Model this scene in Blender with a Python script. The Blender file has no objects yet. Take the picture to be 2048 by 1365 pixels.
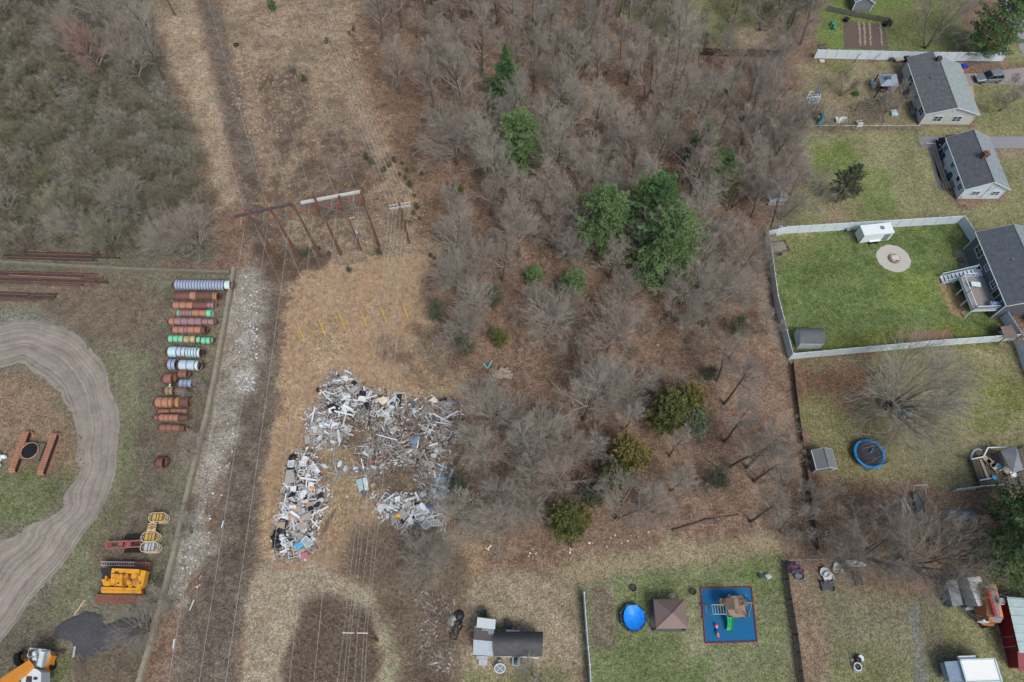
import bpy, bmesh, math, random
import numpy as np
from mathutils import Vector, Matrix

SC = bpy.context.scene
COL = SC.collection
PI = math.pi
# ---------------------------------------------------------------- camera
F, CX, CY, CAMH = 1365.0, 1024.0, 682.5, 85.0          # focal length and centre in photo pixels, drone height in metres
_d = np.array([(1040 - CX) / F, -(1380 - CY) / F, -1.0]); _d /= np.linalg.norm(_d)
_Z = -_d
_Y = np.array([0, 0, -1.0]); _Y = _Y - _Y.dot(_Z) * _Z; _Y /= np.linalg.norm(_Y)
_X = np.cross(_Y, _Z)
ROT = np.array([_X, _Y, _Z])
cam_d = bpy.data.cameras.new('camera')
cam = bpy.data.objects.new('camera', cam_d); COL.objects.link(cam)
cam_d.sensor_width = 36.0; cam_d.lens = 36.0 * F / 2048.0
cam_d.clip_start = 0.5; cam_d.clip_end = 3000
m4 = Matrix([list(ROT[0]) + [0], list(ROT[1]) + [0], list(ROT[2]) + [CAMH], [0, 0, 0, 1]])
cam.matrix_world = m4
SC.camera = cam
SC.render.resolution_x = 1024; SC.render.resolution_y = 682
# ---------------------------------------------------------------- light: overcast day
SUN_EL, SUN_AZ = math.radians(55), math.radians(150)
w = bpy.data.worlds.new('World'); SC.world = w; w.use_nodes = True
nt = w.node_tree; bg = nt.nodes['Background']
sky = nt.nodes.new('ShaderNodeTexSky'); sky.sky_type = 'NISHITA'; sky.sun_disc = False
sky.sun_elevation = SUN_EL; sky.sun_rotation = SUN_AZ
sky.air_density = 1.0; sky.dust_density = 4.0; sky.ozone_density = 1.0
nt.links.new(sky.outputs[0], bg.inputs[0]); bg.inputs[1].default_value = 0.11
sd = bpy.data.lights.new('sun', 'SUN'); sd.energy = 1.45; sd.angle = math.radians(20); sd.color = (1.0, .985, .955)
so = bpy.data.objects.new('sun', sd); COL.objects.link(so)
so.rotation_euler = (PI / 2 - SUN_EL, 0, PI - SUN_AZ)
SC.view_settings.view_transform = 'Standard'; SC.view_settings.look = 'None'
SC.view_settings.exposure = 0.55; SC.view_settings.gamma = 1
SC.cycles.max_bounces = 5; SC.cycles.diffuse_bounces = 2; SC.cycles.glossy_bounces = 2
SC.cycles.transparent_max_bounces = 6
# ---------------------------------------------------------------- helpers
def at(px, py, z=0.0):
    """the point of the place seen at photo pixel (px, py), at height z"""
    v = ROT @ np.array([(px - CX) / F, -(py - CY) / F, -1.0])
    t = (z - CAMH) / v[2]
    return Vector((v[0] * t, v[1] * t, z))
def mpp(px, py):
    v = ROT @ np.array([(px - CX) / F, -(py - CY) / F, -1.0])
    return (-CAMH / v[2]) / F
def lin(c):
    r = []
    for x in c[:3]:
        x = x / 255.0
        r.append(x / 12.92 if x <= .04045 else ((x + .055) / 1.055) ** 2.4)
    return r
ALB = 0.86
_mats = {}
def mat(name, c, rough=.75, metal=0.0, var=.18, scale=2.5, c2=None, bump=0.0, kind='noise', rnd=0.0, spec=.3, detail=5):
    if name in _mats: return _mats[name]
    m = bpy.data.materials.new(name); m.use_nodes = True; _mats[name] = m
    N = m.node_tree.nodes; L = m.node_tree.links
    b = N['Principled BSDF']; b.inputs['Roughness'].default_value = rough; b.inputs['Metallic'].default_value = metal
    b.inputs['Specular IOR Level'].default_value = spec
    a = [x * ALB for x in lin(c)]
    if c2 is None: lo = [x * (1 - var) for x in a]; hi = [min(.9, x * (1 + var)) for x in a]
    else: lo = a; hi = [x * ALB for x in lin(c2)]
    tc = N.new('ShaderNodeTexCoord'); src = tc.outputs['Object']
    if kind == 'shingle':
        mp = N.new('ShaderNodeMapping'); mp.inputs['Scale'].default_value = (1, 1, 2.2); L.new(src, mp.inputs[0]); src = mp.outputs[0]
    if kind == 'streak':
        mp = N.new('ShaderNodeMapping'); mp.inputs['Scale'].default_value = (.25, 2.5, 2.5); L.new(src, mp.inputs[0]); src = mp.outputs[0]
    n = N.new('ShaderNodeTexNoise'); n.inputs['Scale'].default_value = scale; n.inputs['Detail'].default_value = detail
    n.inputs['Roughness'].default_value = .7
    L.new(src, n.inputs['Vector'])
    r = N.new('ShaderNodeMapRange'); r.inputs[1].default_value = .3; r.inputs[2].default_value = .7
    L.new(n.outputs['Fac'], r.inputs[0])
    mx = N.new('ShaderNodeMix'); mx.data_type = 'RGBA'
    mx.inputs[6].default_value = (*lo, 1); mx.inputs[7].default_value = (*hi, 1); L.new(r.outputs[0], mx.inputs[0])
    out = mx.outputs[2]
    if kind == 'siding':
        sx = N.new('ShaderNodeSeparateXYZ'); L.new(tc.outputs['Object'], sx.inputs[0])
        ma = N.new('ShaderNodeMath'); ma.operation = 'MULTIPLY'; ma.inputs[1].default_value = 6.0; L.new(sx.outputs['Z'], ma.inputs[0])
        fr = N.new('ShaderNodeMath'); fr.operation = 'FRACT'; L.new(ma.outputs[0], fr.inputs[0])
        bp = N.new('ShaderNodeBump'); bp.inputs['Strength'].default_value = .5; bp.inputs['Distance'].default_value = .03
        L.new(fr.outputs[0], bp.inputs['Height']); L.new(bp.outputs[0], b.inputs['Normal'])
    elif bump:
        bp = N.new('ShaderNodeBump'); bp.inputs['Strength'].default_value = bump; bp.inputs['Distance'].default_value = .05
        L.new(n.outputs['Fac'], bp.inputs['Height']); L.new(bp.outputs[0], b.inputs['Normal'])
    if rnd:
        oi = N.new('ShaderNodeObjectInfo'); mr = N.new('ShaderNodeMapRange')
        mr.inputs[3].default_value = 1 - rnd; mr.inputs[4].default_value = 1 + rnd
        L.new(oi.outputs['Random'], mr.inputs[0])
        vm = N.new('ShaderNodeVectorMath'); vm.operation = 'SCALE'; L.new(out, vm.inputs[0]); L.new(mr.outputs[0], vm.inputs[3])
        out = vm.outputs[0]
    L.new(out, b.inputs['Base Color'])
    return m
def glass(name='window_glass', c=(45, 52, 58)): return mat(name, c, rough=.08, var=.1, spec=.6)
ROOT = {}
class MB:
    """collects shapes in world metres (or in a frame) and links them as ONE mesh object"""
    def __init__(s, fr=None): s.v = []; s.f = []; s.m = []; s.k = 0; s.fr = fr
    def add(s, vs, fs):
        n = len(s.v)
        if s.fr:
            O, u, vv = s.fr[:3]
            vs = [O + u * p[0] + vv * p[1] + Vector((0, 0, p[2])) for p in vs]
        s.v += [tuple(p) for p in vs]
        s.f += [tuple(i + n for i in f) for f in fs]; s.m += [s.k] * len(fs)
    def box(s, c, sz, rz=0.0, mtx=None):
        x, y, z = [q / 2 for q in sz]; cr, sr = math.cos(rz), math.sin(rz)
        vs = []
        for dz in (-z, z):
            for dx, dy in ((-x, -y), (x, -y), (x, y), (-x, y)):
                p = Vector((dx, dy, dz))
                p = mtx @ p if mtx is not None else Vector((dx * cr - dy * sr, dx * sr + dy * cr, dz))
                vs.append((p.x + c[0], p.y + c[1], p.z + c[2]))
        s.add(vs, [(3, 2, 1, 0), (4, 5, 6, 7), (0, 1, 5, 4), (1, 2, 6, 5), (2, 3, 7, 6), (3, 0, 4, 7)])
    def b2(s, a, b):
        s.box([(a[i] + b[i]) / 2 for i in range(3)], [abs(b[i] - a[i]) for i in range(3)])
    def bar(s, p, q, wd, hd=None, up=(0, 0, 1)):
        p = Vector(p); q = Vector(q); d = q - p; l = d.length
        if l < 1e-5: return
        d = d / l; up = Vector(up)
        if abs(d.dot(up)) > .98: up = Vector((1, 0, 0))
        y = up.cross(d).normalized(); z = d.cross(y)
        m = Matrix((d, y, z)).transposed()
        s.box((p + q) / 2, (l, wd, hd or wd), mtx=m)
    def tube(s, pts, rads, n=6, cap=True):
        pts = [Vector(p) for p in pts]; vs = []; ref = Vector((.31, .95, .02))
        for i, p in enumerate(pts):
            d = (pts[min(i + 1, len(pts) - 1)] - pts[max(i - 1, 0)])
            d = d.normalized() if d.length > 1e-9 else Vector((0, 0, 1))
            a = d.cross(ref)
            if a.length < .05: a = d.cross(Vector((1, 0, 0)))
            a.normalize(); b = d.cross(a); r = rads[i] if hasattr(rads, '__len__') else rads
            vs += [p + a * (r * math.cos(2 * PI * k / n)) + b * (r * math.sin(2 * PI * k / n)) for k in range(n)]
        fs = []
        for i in range(len(pts) - 1):
            for k in range(n):
                k2 = (k + 1) % n
                fs.append((i * n + k, i * n + k2, (i + 1) * n + k2, (i + 1) * n + k))
        if cap: fs += [tuple(range(n - 1, -1, -1)), tuple((len(pts) - 1) * n + k for k in range(n))]
        s.add(vs, fs)
    def cyl(s, p, q, r0, r1=None, n=14, cap=True): s.tube([p, q], [r0, r0 if r1 is None else r1], n, cap)
    def pipe(s, p, q, r, th=.04, n=22):
        """open hollow pipe"""
        p = Vector(p); q = Vector(q)
        s.tube([p, q], [r, r], n, False); s.tube([q, p], [r - th, r - th], n, False)
        for a, b in ((p, q), (q, p)):
            d = (b - a).normalized(); s.tube([a, a + d * .001], [r - th, r], n, False)
    def prism(s, poly, z0, z1):
        n = len(poly)
        ar = sum(poly[i][0] * poly[(i + 1) % n][1] - poly[(i + 1) % n][0] * poly[i][1] for i in range(n))
        if ar < 0: poly = poly[::-1]
        s.add([(p[0], p[1], z0) for p in poly] + [(p[0], p[1], z1) for p in poly],
              [tuple(range(n - 1, -1, -1)), tuple(range(n, 2 * n))] + [(i, (i + 1) % n, n + (i + 1) % n, n + i) for i in range(n)])
    def sheet(s, poly, z):
        n = len(poly); ar = sum(poly[i][0] * poly[(i + 1) % n][1] - poly[(i + 1) % n][0] * poly[i][1] for i in range(n))
        if ar < 0: poly = poly[::-1]
        s.add([(p[0], p[1], z) for p in poly], [tuple(range(n))])
    def slab(s, a, b, c, d, th):
        """plate through four corners (top face counter-clockwise), thickness th downwards"""
        P = [Vector(q) for q in (a, b, c, d)]; nrm = (P[1] - P[0]).cross(P[2] - P[0])
        nrm = nrm.normalized() if nrm.length > 1e-9 else Vector((0, 0, 1))
        if nrm.z < 0: P = P[::-1]; nrm = -nrm
        Q = [q - nrm * th for q in P]
        s.add(Q + P, [(3, 2, 1, 0), (4, 5, 6, 7), (0, 1, 5, 4), (1, 2, 6, 5), (2, 3, 7, 6), (3, 0, 4, 7)])
    def loft(s, secs):
        n = len(secs[0]); vs = [p for q in secs for p in q]; fs = []
        for i in range(len(secs) - 1):
            for k in range(n):
                fs.append((i * n + k, i * n + (k + 1) % n, (i + 1) * n + (k + 1) % n, (i + 1) * n + k))
        fs += [tuple(range(n - 1, -1, -1)), tuple((len(secs) - 1) * n + k for k in range(n))]
        s.add(vs, fs)
    def blob(s, c, r, seed=0, amp=.25, nu=9, nv=6):
        g = random.Random(seed); vs = [(c[0], c[1], c[2] - r[2])]; fs = []
        for j in range(1, nv):
            th = PI * j / nv
            for i in range(nu):
                ph = 2 * PI * i / nu; k = 1 + g.uniform(-amp, amp)
                vs.append((c[0] + r[0] * k * math.sin(th) * math.cos(ph), c[1] + r[1] * k * math.sin(th) * math.sin(ph), c[2] - r[2] * k * math.cos(th)))
        vs.append((c[0], c[1], c[2] + r[2])); top = len(vs) - 1
        for i in range(nu):
            fs.append((0, 1 + (i + 1) % nu, 1 + i)); fs.append((top, top - nu + i, top - nu + (i + 1) % nu))
        for j in range(nv - 2):
            for i in range(nu):
                a = 1 + j * nu; fs.append((a + i, a + (i + 1) % nu, a + nu + (i + 1) % nu, a + nu + i))
        s.add(vs, fs)
    def torus(s, c, R, r, n=24, k=6, sy=1.0):
        pts = [(c[0] + R * math.cos(2 * PI * i / n), c[1] + R * sy * math.sin(2 * PI * i / n), c[2]) for i in range(n + 1)]
        s.tube(pts, r, k, False)
    def build(s, name, mats, parent=None, smooth=False, origin=None):
        if not isinstance(mats, (list, tuple)): mats = [mats]
        if parent is not None: O = ROOT[parent.name]
        elif origin is not None: O = Vector(origin)
        else:
            a = np.array(s.v); O = Vector(((a[:, 0].min() + a[:, 0].max()) / 2, (a[:, 1].min() + a[:, 1].max()) / 2, a[:, 2].min()))
        me = bpy.data.meshes.new(name)
        me.from_pydata([(p[0] - O[0], p[1] - O[1], p[2] - O[2]) for p in s.v], [], s.f)
        for m in mats: me.materials.append(m)
        me.polygons.foreach_set('material_index', s.m)
        if smooth: me.polygons.foreach_set('use_smooth', [True] * len(s.f))
        o = bpy.data.objects.new(name, me); COL.objects.link(o)
        if parent is not None: o.parent = parent
        else: o.location = O
        ROOT[o.name] = O
        return o
def tag(o, label=None, cat=None, group=None, kind=None):
    if label: o['label'] = label
    if cat: o['category'] = cat
    if group: o['group'] = group
    if kind: o['kind'] = kind
    return o
def thing(name, label, cat, loc=(0, 0, 0), group=None):
    o = bpy.data.objects.new(name, None); COL.objects.link(o); o.location = loc; o.empty_display_size = .3
    ROOT[o.name] = Vector(loc)
    return tag(o, label, cat, group)
def copy_tree(o, loc, rz=0.0, sc=1.0, label=None, group=None, mats=None):
    r = o.copy(); COL.objects.link(r); r.location = loc; r.rotation_euler = (0, 0, rz)
    r.scale = (sc, sc, sc) if not hasattr(sc, '__len__') else sc
    ROOT[r.name] = Vector(loc)
    if label: r['label'] = label
    if group: r['group'] = group
    for ch in list(o.children):
        c = ch.copy(); COL.objects.link(c); c.parent = r
        if mats and ch.name.split('.')[0] in mats:
            c.material_slots[0].link = 'OBJECT'; c.material_slots[0].material = mats[ch.name.split('.')[0]]
        for g in ch.children:
            d = g.copy(); COL.objects.link(d); d.parent = c
    return r
def struct(o): o['kind'] = 'structure'; return o
def frame(A, B, C=None):
    """A corner, x towards B, y at right angles on C's side"""
    u = (B - A); W = u.length; u = u / W; v = Vector((-u.y, u.x, 0)); D = 0
    if C is not None:
        D = (C - A).dot(v)
        if D < 0: v = -v; D = -D
    return (Vector((A.x, A.y, 0)), u, v, W, D)
def vn(x, y, sc, seed):
    """value noise -1..1"""
    g = np.random.RandomState(seed).rand(256, 256) * 2 - 1
    X = x / sc + 1000; Y = y / sc + 1000; i = np.floor(X).astype(int); j = np.floor(Y).astype(int)
    fx = X - i; fy = Y - j; fx = fx * fx * (3 - 2 * fx); fy = fy * fy * (3 - 2 * fy)
    a = g[i % 256, j % 256]; b = g[(i + 1) % 256, j % 256]; c = g[i % 256, (j + 1) % 256]; d = g[(i + 1) % 256, (j + 1) % 256]
    return (a * (1 - fx) + b * fx) * (1 - fy) + (c * (1 - fx) + d * fx) * fy
def sdist(x, y, poly):
    """signed distance to polygon, positive inside"""
    n = len(poly); d = np.full(x.shape, 1e9); ins = np.zeros(x.shape, bool)
    for i in range(n):
        ax, ay = poly[i][0], poly[i][1]; bx, by = poly[(i + 1) % n][0], poly[(i + 1) % n][1]
        ex, ey = bx - ax, by - ay; t = np.clip(((x - ax) * ex + (y - ay) * ey) / (ex * ex + ey * ey + 1e-12), 0, 1)
        d = np.minimum(d, np.hypot(x - ax - t * ex, y - ay - t * ey))
        c = ((ay > y) != (by > y)) & (x < (bx - ax) * (y - ay) / (by - ay + 1e-12) + ax); ins ^= c
    return np.where(ins, d, -d)
def P(*px): return [at(a, b) for a, b in px]
def inpoly(p, poly): return sdist(np.array([p[0]]), np.array([p[1]]), poly)[0]
# ================================================================ GROUND
gx = np.concatenate([[-900, -400, -220, -150, -125], np.arange(-112, 112.1, .5), [125, 150, 220, 400, 900]])
gy = np.concatenate([[-600, -200, -80, -40], np.arange(-14, 126.1, .5), [140, 170, 240, 400, 1200]])
GX, GY = np.meshgrid(gx, gy); GXf, GYf = GX.ravel(), GY.ravel()
ZONES = [  # photo polygon on the ground, colour 1, colour 2, edge softness m, edge wander m
 ([(-400,-300),(330,-300),(318,60),(360,190),(400,300),(430,520),(200,545),(-400,540)], (104,98,84), (118,110,97), 1.5, 3),
 ([(300,-200),(390,-200),(392,0),(425,130),(452,260),(480,400),(440,420),(405,250),(370,190),(335,120),(310,40)], (172,148,127), (146,121,102), 1, 1.5),
 ([(432,-300),(690,-300),(720,60),(765,150),(800,300),(868,470),(850,560),(700,580),(560,600),(520,430),(470,200)], (166,140,117), (126,104,92), 1, 2),
 ([(520,150),(590,130),(620,200),(600,300),(560,330),(520,260)], (104,88,80), (134,113,99), 1.4, 3),
 ([(580,330),(680,290),(740,340),(720,420),(640,440),(560,430)], (108,91,83), (140,118,102), 1.4, 3),
 ([(600,250),(690,230),(740,290),(640,320)], (112,95,86), (156,130,110), 1.4, 3),
 ([(690,60),(760,100),(860,230),(870,470),(800,330),(740,190)], (138,108,90), (122,95,80), 1.5, 2.5),
 ([(386,-200),(430,-200),(432,0),(462,110),(492,240),(520,400),(560,640),(565,760),(535,950),(500,1150),(480,1420),(330,1420),(360,1280),(420,1080),(455,900),(500,720),(515,600),(500,430),(468,330),(440,190),(414,90)], (96,84,76), (126,110,100), .8, 1.6),
 ([(472,540),(526,545),(540,600),(516,700),(488,800),(466,900),(446,980),(424,1060),(394,1150),(365,1200),(335,1190),(360,1080),(400,900),(440,720)], (166,155,147), (136,122,113), .9, 2.2),
 ([(468,745),(515,748),(510,785),(480,788)], (172,164,160), (136,124,116), .8, 2),
 ([(600,545),(680,530),(790,520),(880,500),(840,560),(855,640),(850,700),(940,770),(920,820),(600,800),(560,780),(575,640)], (182,150,120), (156,128,103), 1, 2),
 ([(570,760),(640,790),(600,880),(650,1000),(640,1130),(530,1140),(520,1000),(540,880)], (182,150,118), (156,126,100), .8, 1.5),
 ([(640,880),(720,870),(760,950),(790,1060),(760,1130),(640,1140),(640,1000)], (172,142,112), (146,122,98), .8, 1.5),
 ([(760,690),(840,650),(890,690),(900,750),(850,790),(780,735)], (132,115,100), (146,126,108), 1.2, 2),
 ([(500,480),(600,500),(660,520),(600,560),(545,560)], (112,92,82), (132,108,95), 1.2, 2),
 ([(640,860),(900,800),(940,900),(860,1000),(800,1060),(760,980),(720,920)], (136,114,96), (120,102,86), 1.2, 2),
 ([(720,1060),(860,1050),(930,1100),(940,1180),(900,1230),(920,1300),(930,1420),(800,1420),(790,1260),(730,1180),(690,1120)], (122,107,94), (140,122,106), 1, 1.8),
 ([(510,1130),(620,1120),(730,1165),(790,1250),(812,1420),(470,1420),(490,1260)], (174,156,136), (156,140,120), .45, .6),
 ([(765,1230),(800,1300),(806,1420),(770,1420)], (138,132,106), (148,138,116), .8, 1),
 ([(505,1160),(560,1200),(560,1420),(490,1420)], (164,147,128), (150,134,116), .6, .8),
 ([(600,1215),(650,1196),(700,1205),(745,1250),(755,1330),(735,1420),(580,1420),(578,1290)], (112,96,84), (132,112,98), .5, .7),
 # left yard
 ([(-400,545),(468,548),(430,740),(395,900),(350,1100),(278,1365),(262,1450),(-400,1450)], (110,102,88), (128,119,102), .3, .6),
 ([(200,560),(350,570),(330,900),(300,1000),(260,1080),(240,860),(200,720)], (102,90,80), (122,110,94), 1.5, 2),
 ([(110,570),(320,580),(310,660),(200,700),(120,660)], (104,88,78), (128,112,96), 1.2, 2),
 ([(-300,600),(110,640),(160,690),(-300,700)], (132,130,124), (112,108,98), 1.2, 2),
 ([(150,690),(200,690),(215,740),(238,830),(245,900),(230,1000),(205,1060),(240,1060),(262,940),(258,800),(215,690)], (102,108,70), (118,114,88), 1, 1.6),
 ([(200,700),(300,720),(280,860),(245,900),(235,800)], (122,120,94), (108,104,84), 1.5, 2),
 ([(150,1090),(215,1040),(230,1070),(180,1140),(190,1200),(110,1260),(80,1230)], (124,122,96), (104,104,80), 1, 1.5),
 ([(-300,735),(60,745),(110,790),(148,850),(140,960),(60,930),(-300,900)], (150,122,101), (132,106,88), 1, 1.5),
 ([(-300,950),(60,945),(140,960),(130,1010),(60,1050),(-300,1075)], (116,114,88), (96,102,66), 1.2, 1.8),
 ([(-300,1290),(60,1230),(120,1250),(130,1300),(60,1400),(-300,1400)], (118,104,90), (100,94,78), 1.2, 1.8),
 ([(100,1290),(135,1300),(130,1420),(90,1420)], (96,104,66), (116,108,86), 1, 1.5),
 # clearing by the small cottage
 ([(920,1140),(1000,1135),(1100,1150),(1168,1150),(1178,1420),(915,1420),(935,1260)], (162,142,120), (140,123,104), .9, 1.5),
 ([(915,1095),(975,1100),(985,1140),(945,1165),(925,1160)], (146,116,92), (164,136,112), .6, 1.5),
 ([(930,1335),(1060,1335),(1168,1345),(1170,1420),(930,1420)], (112,112,78), (138,124,98), 1, 1.5),
 ([(1090,1135),(1200,1110),(1330,1090),(1480,1080),(1560,1070),(1570,1130),(1400,1140),(1160,1180)], (156,134,112), (140,126,100), .8, 1.5),
 # pool yard
 ([(1155,1180),(1200,1155),(1400,1125),(1558,1105),(1572,1140),(1604,1420),(1175,1420)], (112,118,84), (128,126,98), .7, 1),
 ([(1230,1270),(1400,1280),(1420,1400),(1200,1420),(1185,1310)], (98,110,70), (118,120,88), 1.4, 2),
 ([(1240,1180),(1400,1150),(1560,1120),(1560,1170),(1400,1180),(1300,1260),(1240,1230)], (98,110,70), (122,122,90), 1.4, 2),
 ([(1365,1200),(1400,1200),(1408,1290),(1370,1330)], (144,136,108), (128,124,94), .9, 1.2),
 ([(1184,1172),(1226,1170),(1228,1297),(1182,1299)], (132,116,102), (112,98,86), .35, .35),
 # right lower yard
 ([(1575,1140),(1700,1170),(1900,1180),(2300,1130),(2300,1450),(1606,1450)], (130,118,100), (116,110,86), .8, 1.5),
 ([(1690,1300),(1850,1270),(1860,1420),(1620,1420),(1630,1330)], (110,114,78), (132,122,98), 1.5, 2.5),
 ([(1880,1200),(1960,1220),(2050,1290),(2300,1300),(2300,1450),(1890,1320)], (120,118,84), (138,130,98), 1.2, 2),
 ([(1578,1160),(1640,1180),(1650,1365),(1608,1365)], (124,100,86), (140,120,102), .8, 1.4),
 ([(1815,1200),(1835,1200),(1860,1420),(1838,1420)], (112,114,110), (126,124,116), .4, .4),
 # tree belt between the yards: leaves
 ([(1600,960),(1820,980),(1960,1000),(1940,1180),(1700,1170),(1575,1135),(1560,1060)], (130,105,90), (116,95,82), 1, 2),
 ([(1860,985),(1930,985),(1945,1030),(1890,1035),(1862,1020)], (152,122,100), (138,110,90), .4, .6),
 # big-tree lawn
 ([(1595,725),(1800,700),(2030,680),(2300,760),(2300,960),(1960,985),(1800,960),(1640,950),(1605,850)], (122,116,82), (140,128,96), .6, 1.2),
 ([(1590,728),(1730,715),(1760,800),(1680,840),(1640,790),(1605,800)], (142,106,84), (126,98,78), 1, 2),
 ([(1930,740),(2040,780),(2048,850),(1950,860)], (108,114,62), (132,124,84), 1.5, 2.5),
 ([(1900,860),(1960,880),(1945,960),(1900,940)], (150,136,106), (132,124,90), 1, 2),
 ([(1600,830),(1660,800),(1720,880),(1700,960),(1640,950)], (114,112,70), (134,120,90), 1.5, 2.5),
 ([(1700,800),(1830,790),(1830,880),(1720,890)], (122,106,86), (108,100,74), 1.5, 2.5),
 # fenced lawn
 ([(1534,470),(1925,445),(1965,560),(2012,676),(1582,718),(1548,600)], (84,102,58), (114,122,80), .3, .4),
 ([(1534,470),(1600,465),(1640,480),(1560,540),(1545,530)], (106,110,68), (122,120,80), 1.2, 2),
 ([(1760,560),(1870,540),(1900,600),(1780,610)], (100,118,58), (122,128,80), 1.5, 2),
 ([(1865,560),(1895,560),(1925,605),(1930,640),(1905,625),(1885,585)], (172,142,104), (150,126,92), .4, .6),
 ([(1690,462),(1760,462),(1750,480),(1700,480)], (146,130,96), (128,124,82), .5, 1),
 ([(1600,680),(1900,650),(2000,670),(1990,686),(1590,716)], (98,98,52), (112,118,64), .8, 1.2),
 # dirt edge outside fenced lawn
 ([(1500,540),(1548,560),(1580,722),(1560,720),(1520,640)], (150,130,118), (132,110,96), .6, 1.2),
 # second yard
 ([(1615,268),(1835,264),(1870,300),(1905,400),(1925,440),(1538,462),(1600,380),(1600,310)], (126,124,86), (142,132,100), .8, 1.5),
 ([(1620,290),(1700,290),(1720,330),(1660,360),(1630,350)], (96,114,58), (122,124,80), 1.2, 2),
 ([(1700,340),(1770,330),(1800,420),(1730,430)], (102,116,64), (130,128,88), 1.5, 2.5),
 ([(1655,410),(1700,425),(1690,455),(1660,455)], (156,132,110), (140,116,96), .6, 1),
 ([(1540,420),(1600,380),(1610,440),(1560,460)], (126,112,94), (112,104,84), 1, 1.5),
 # first yard
 ([(1600,125),(1830,120),(1850,260),(1610,262),(1590,200)], (130,118,92), (144,128,102), .8, 1.5),
 ([(1640,120),(1720,122),(1700,150),(1640,140)], (104,110,66), (126,118,86), 1, 1.5),
 ([(1840,256),(2300,262),(2300,275),(1840,272)], (130,126,90), (142,134,98), .5, .8),
 ([(1790,135),(1815,140),(1830,180),(1800,190)], (150,116,104), (134,112,94), .6, 1),
 # front lawns
 ([(1940,170),(2300,165),(2300,275),(1955,268)], (138,132,96), (124,122,84), .6, 1),
 ([(1960,298),(2300,300),(2300,480),(1960,470),(1925,430),(2010,400)], (122,120,82), (138,130,96), .6, 1),
 ([(1985,298),(2048,300),(2048,325),(1990,320)], (150,130,112), (134,116,98), .6, 1),
 ([(1780,108),(2010,118),(2010,132),(1780,122)], (116,104,86), (104,96,76), .5, .8),
 # top yards
 ([(1645,-200),(1930,-200),(1925,40),(1905,108),(1630,108),(1640,40)], (98,118,62), (118,122,78), .8, 1.5),
 ([(1755,20),(1930,0),(1925,100),(1790,104)], (116,110,80), (106,112,66), 1.2, 2),
 ([(1170,-200),(1640,-200),(1640,0),(1600,60),(1480,90),(1340,95),(1250,70)], (124,120,92), (112,106,82), 1.5, 3),
 ([(1330,-50),(1640,-50),(1600,20),(1420,60)], (112,118,76), (128,124,92), 2, 3),
 ([(1470,60),(1560,50),(1590,90),(1500,110)], (158,138,118), (136,116,100), 1, 2),
 ([(2000,90),(2300,90),(2300,140),(2010,130)], (134,128,96), (120,116,80), .5, .8),
]
def soft_(c):
    y = .3 * c[0] + .59 * c[1] + .11 * c[2]; k = .02 if c[1] >= c[0] else .14
    c = [x + (y - x) * k for x in c]; return [c[0] * .965, c[1] * 1.0, c[2] * .965]
def blend_ground():
    n = GXf.size; ca = np.zeros((n, 3)); cb = np.zeros((n, 3))
    A0, B0 = (127, 108, 93), (109, 92, 79)                                  # leaf litter of the wood
    big = vn(GXf, GYf, 9, 5)[:, None] * .5 + .5; big2 = vn(GXf, GYf, 4, 15)[:, None] * .5 + .5
    ca[:] = np.array(lin(A0)) * (1 - .55 * big) + np.array(lin((152, 130, 112))) * .55 * big
    cb[:] = np.array(lin(B0)) * (1 - .4 * big2) + np.array(lin((119, 92, 75))) * .4 * big2
    wob = vn(GXf, GYf, 3.2, 7) * .6 + vn(GXf, GYf, 1.3, 8) * .4
    for poly, c1, c2, soft, wan in ZONES:
        q = [at(*p) for p in poly]
        xs = [p.x for p in q]; ys = [p.y for p in q]; pad = soft + wan + 1
        s = np.where((GXf > min(xs) - pad) & (GXf < max(xs) + pad) & (GYf > min(ys) - pad) & (GYf < max(ys) + pad))[0]
        if not s.size: continue
        t = np.clip((sdist(GXf[s], GYf[s], q) + wob[s] * wan + soft) / (2 * soft), 0, 1); t = (t * t * (3 - 2 * t))[:, None]
        ca[s] = ca[s] * (1 - t) + np.array(lin(soft_(c1))) * t; cb[s] = cb[s] * (1 - t) + np.array(lin(soft_(c2))) * t
    return ca * ALB, cb * ALB
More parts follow.
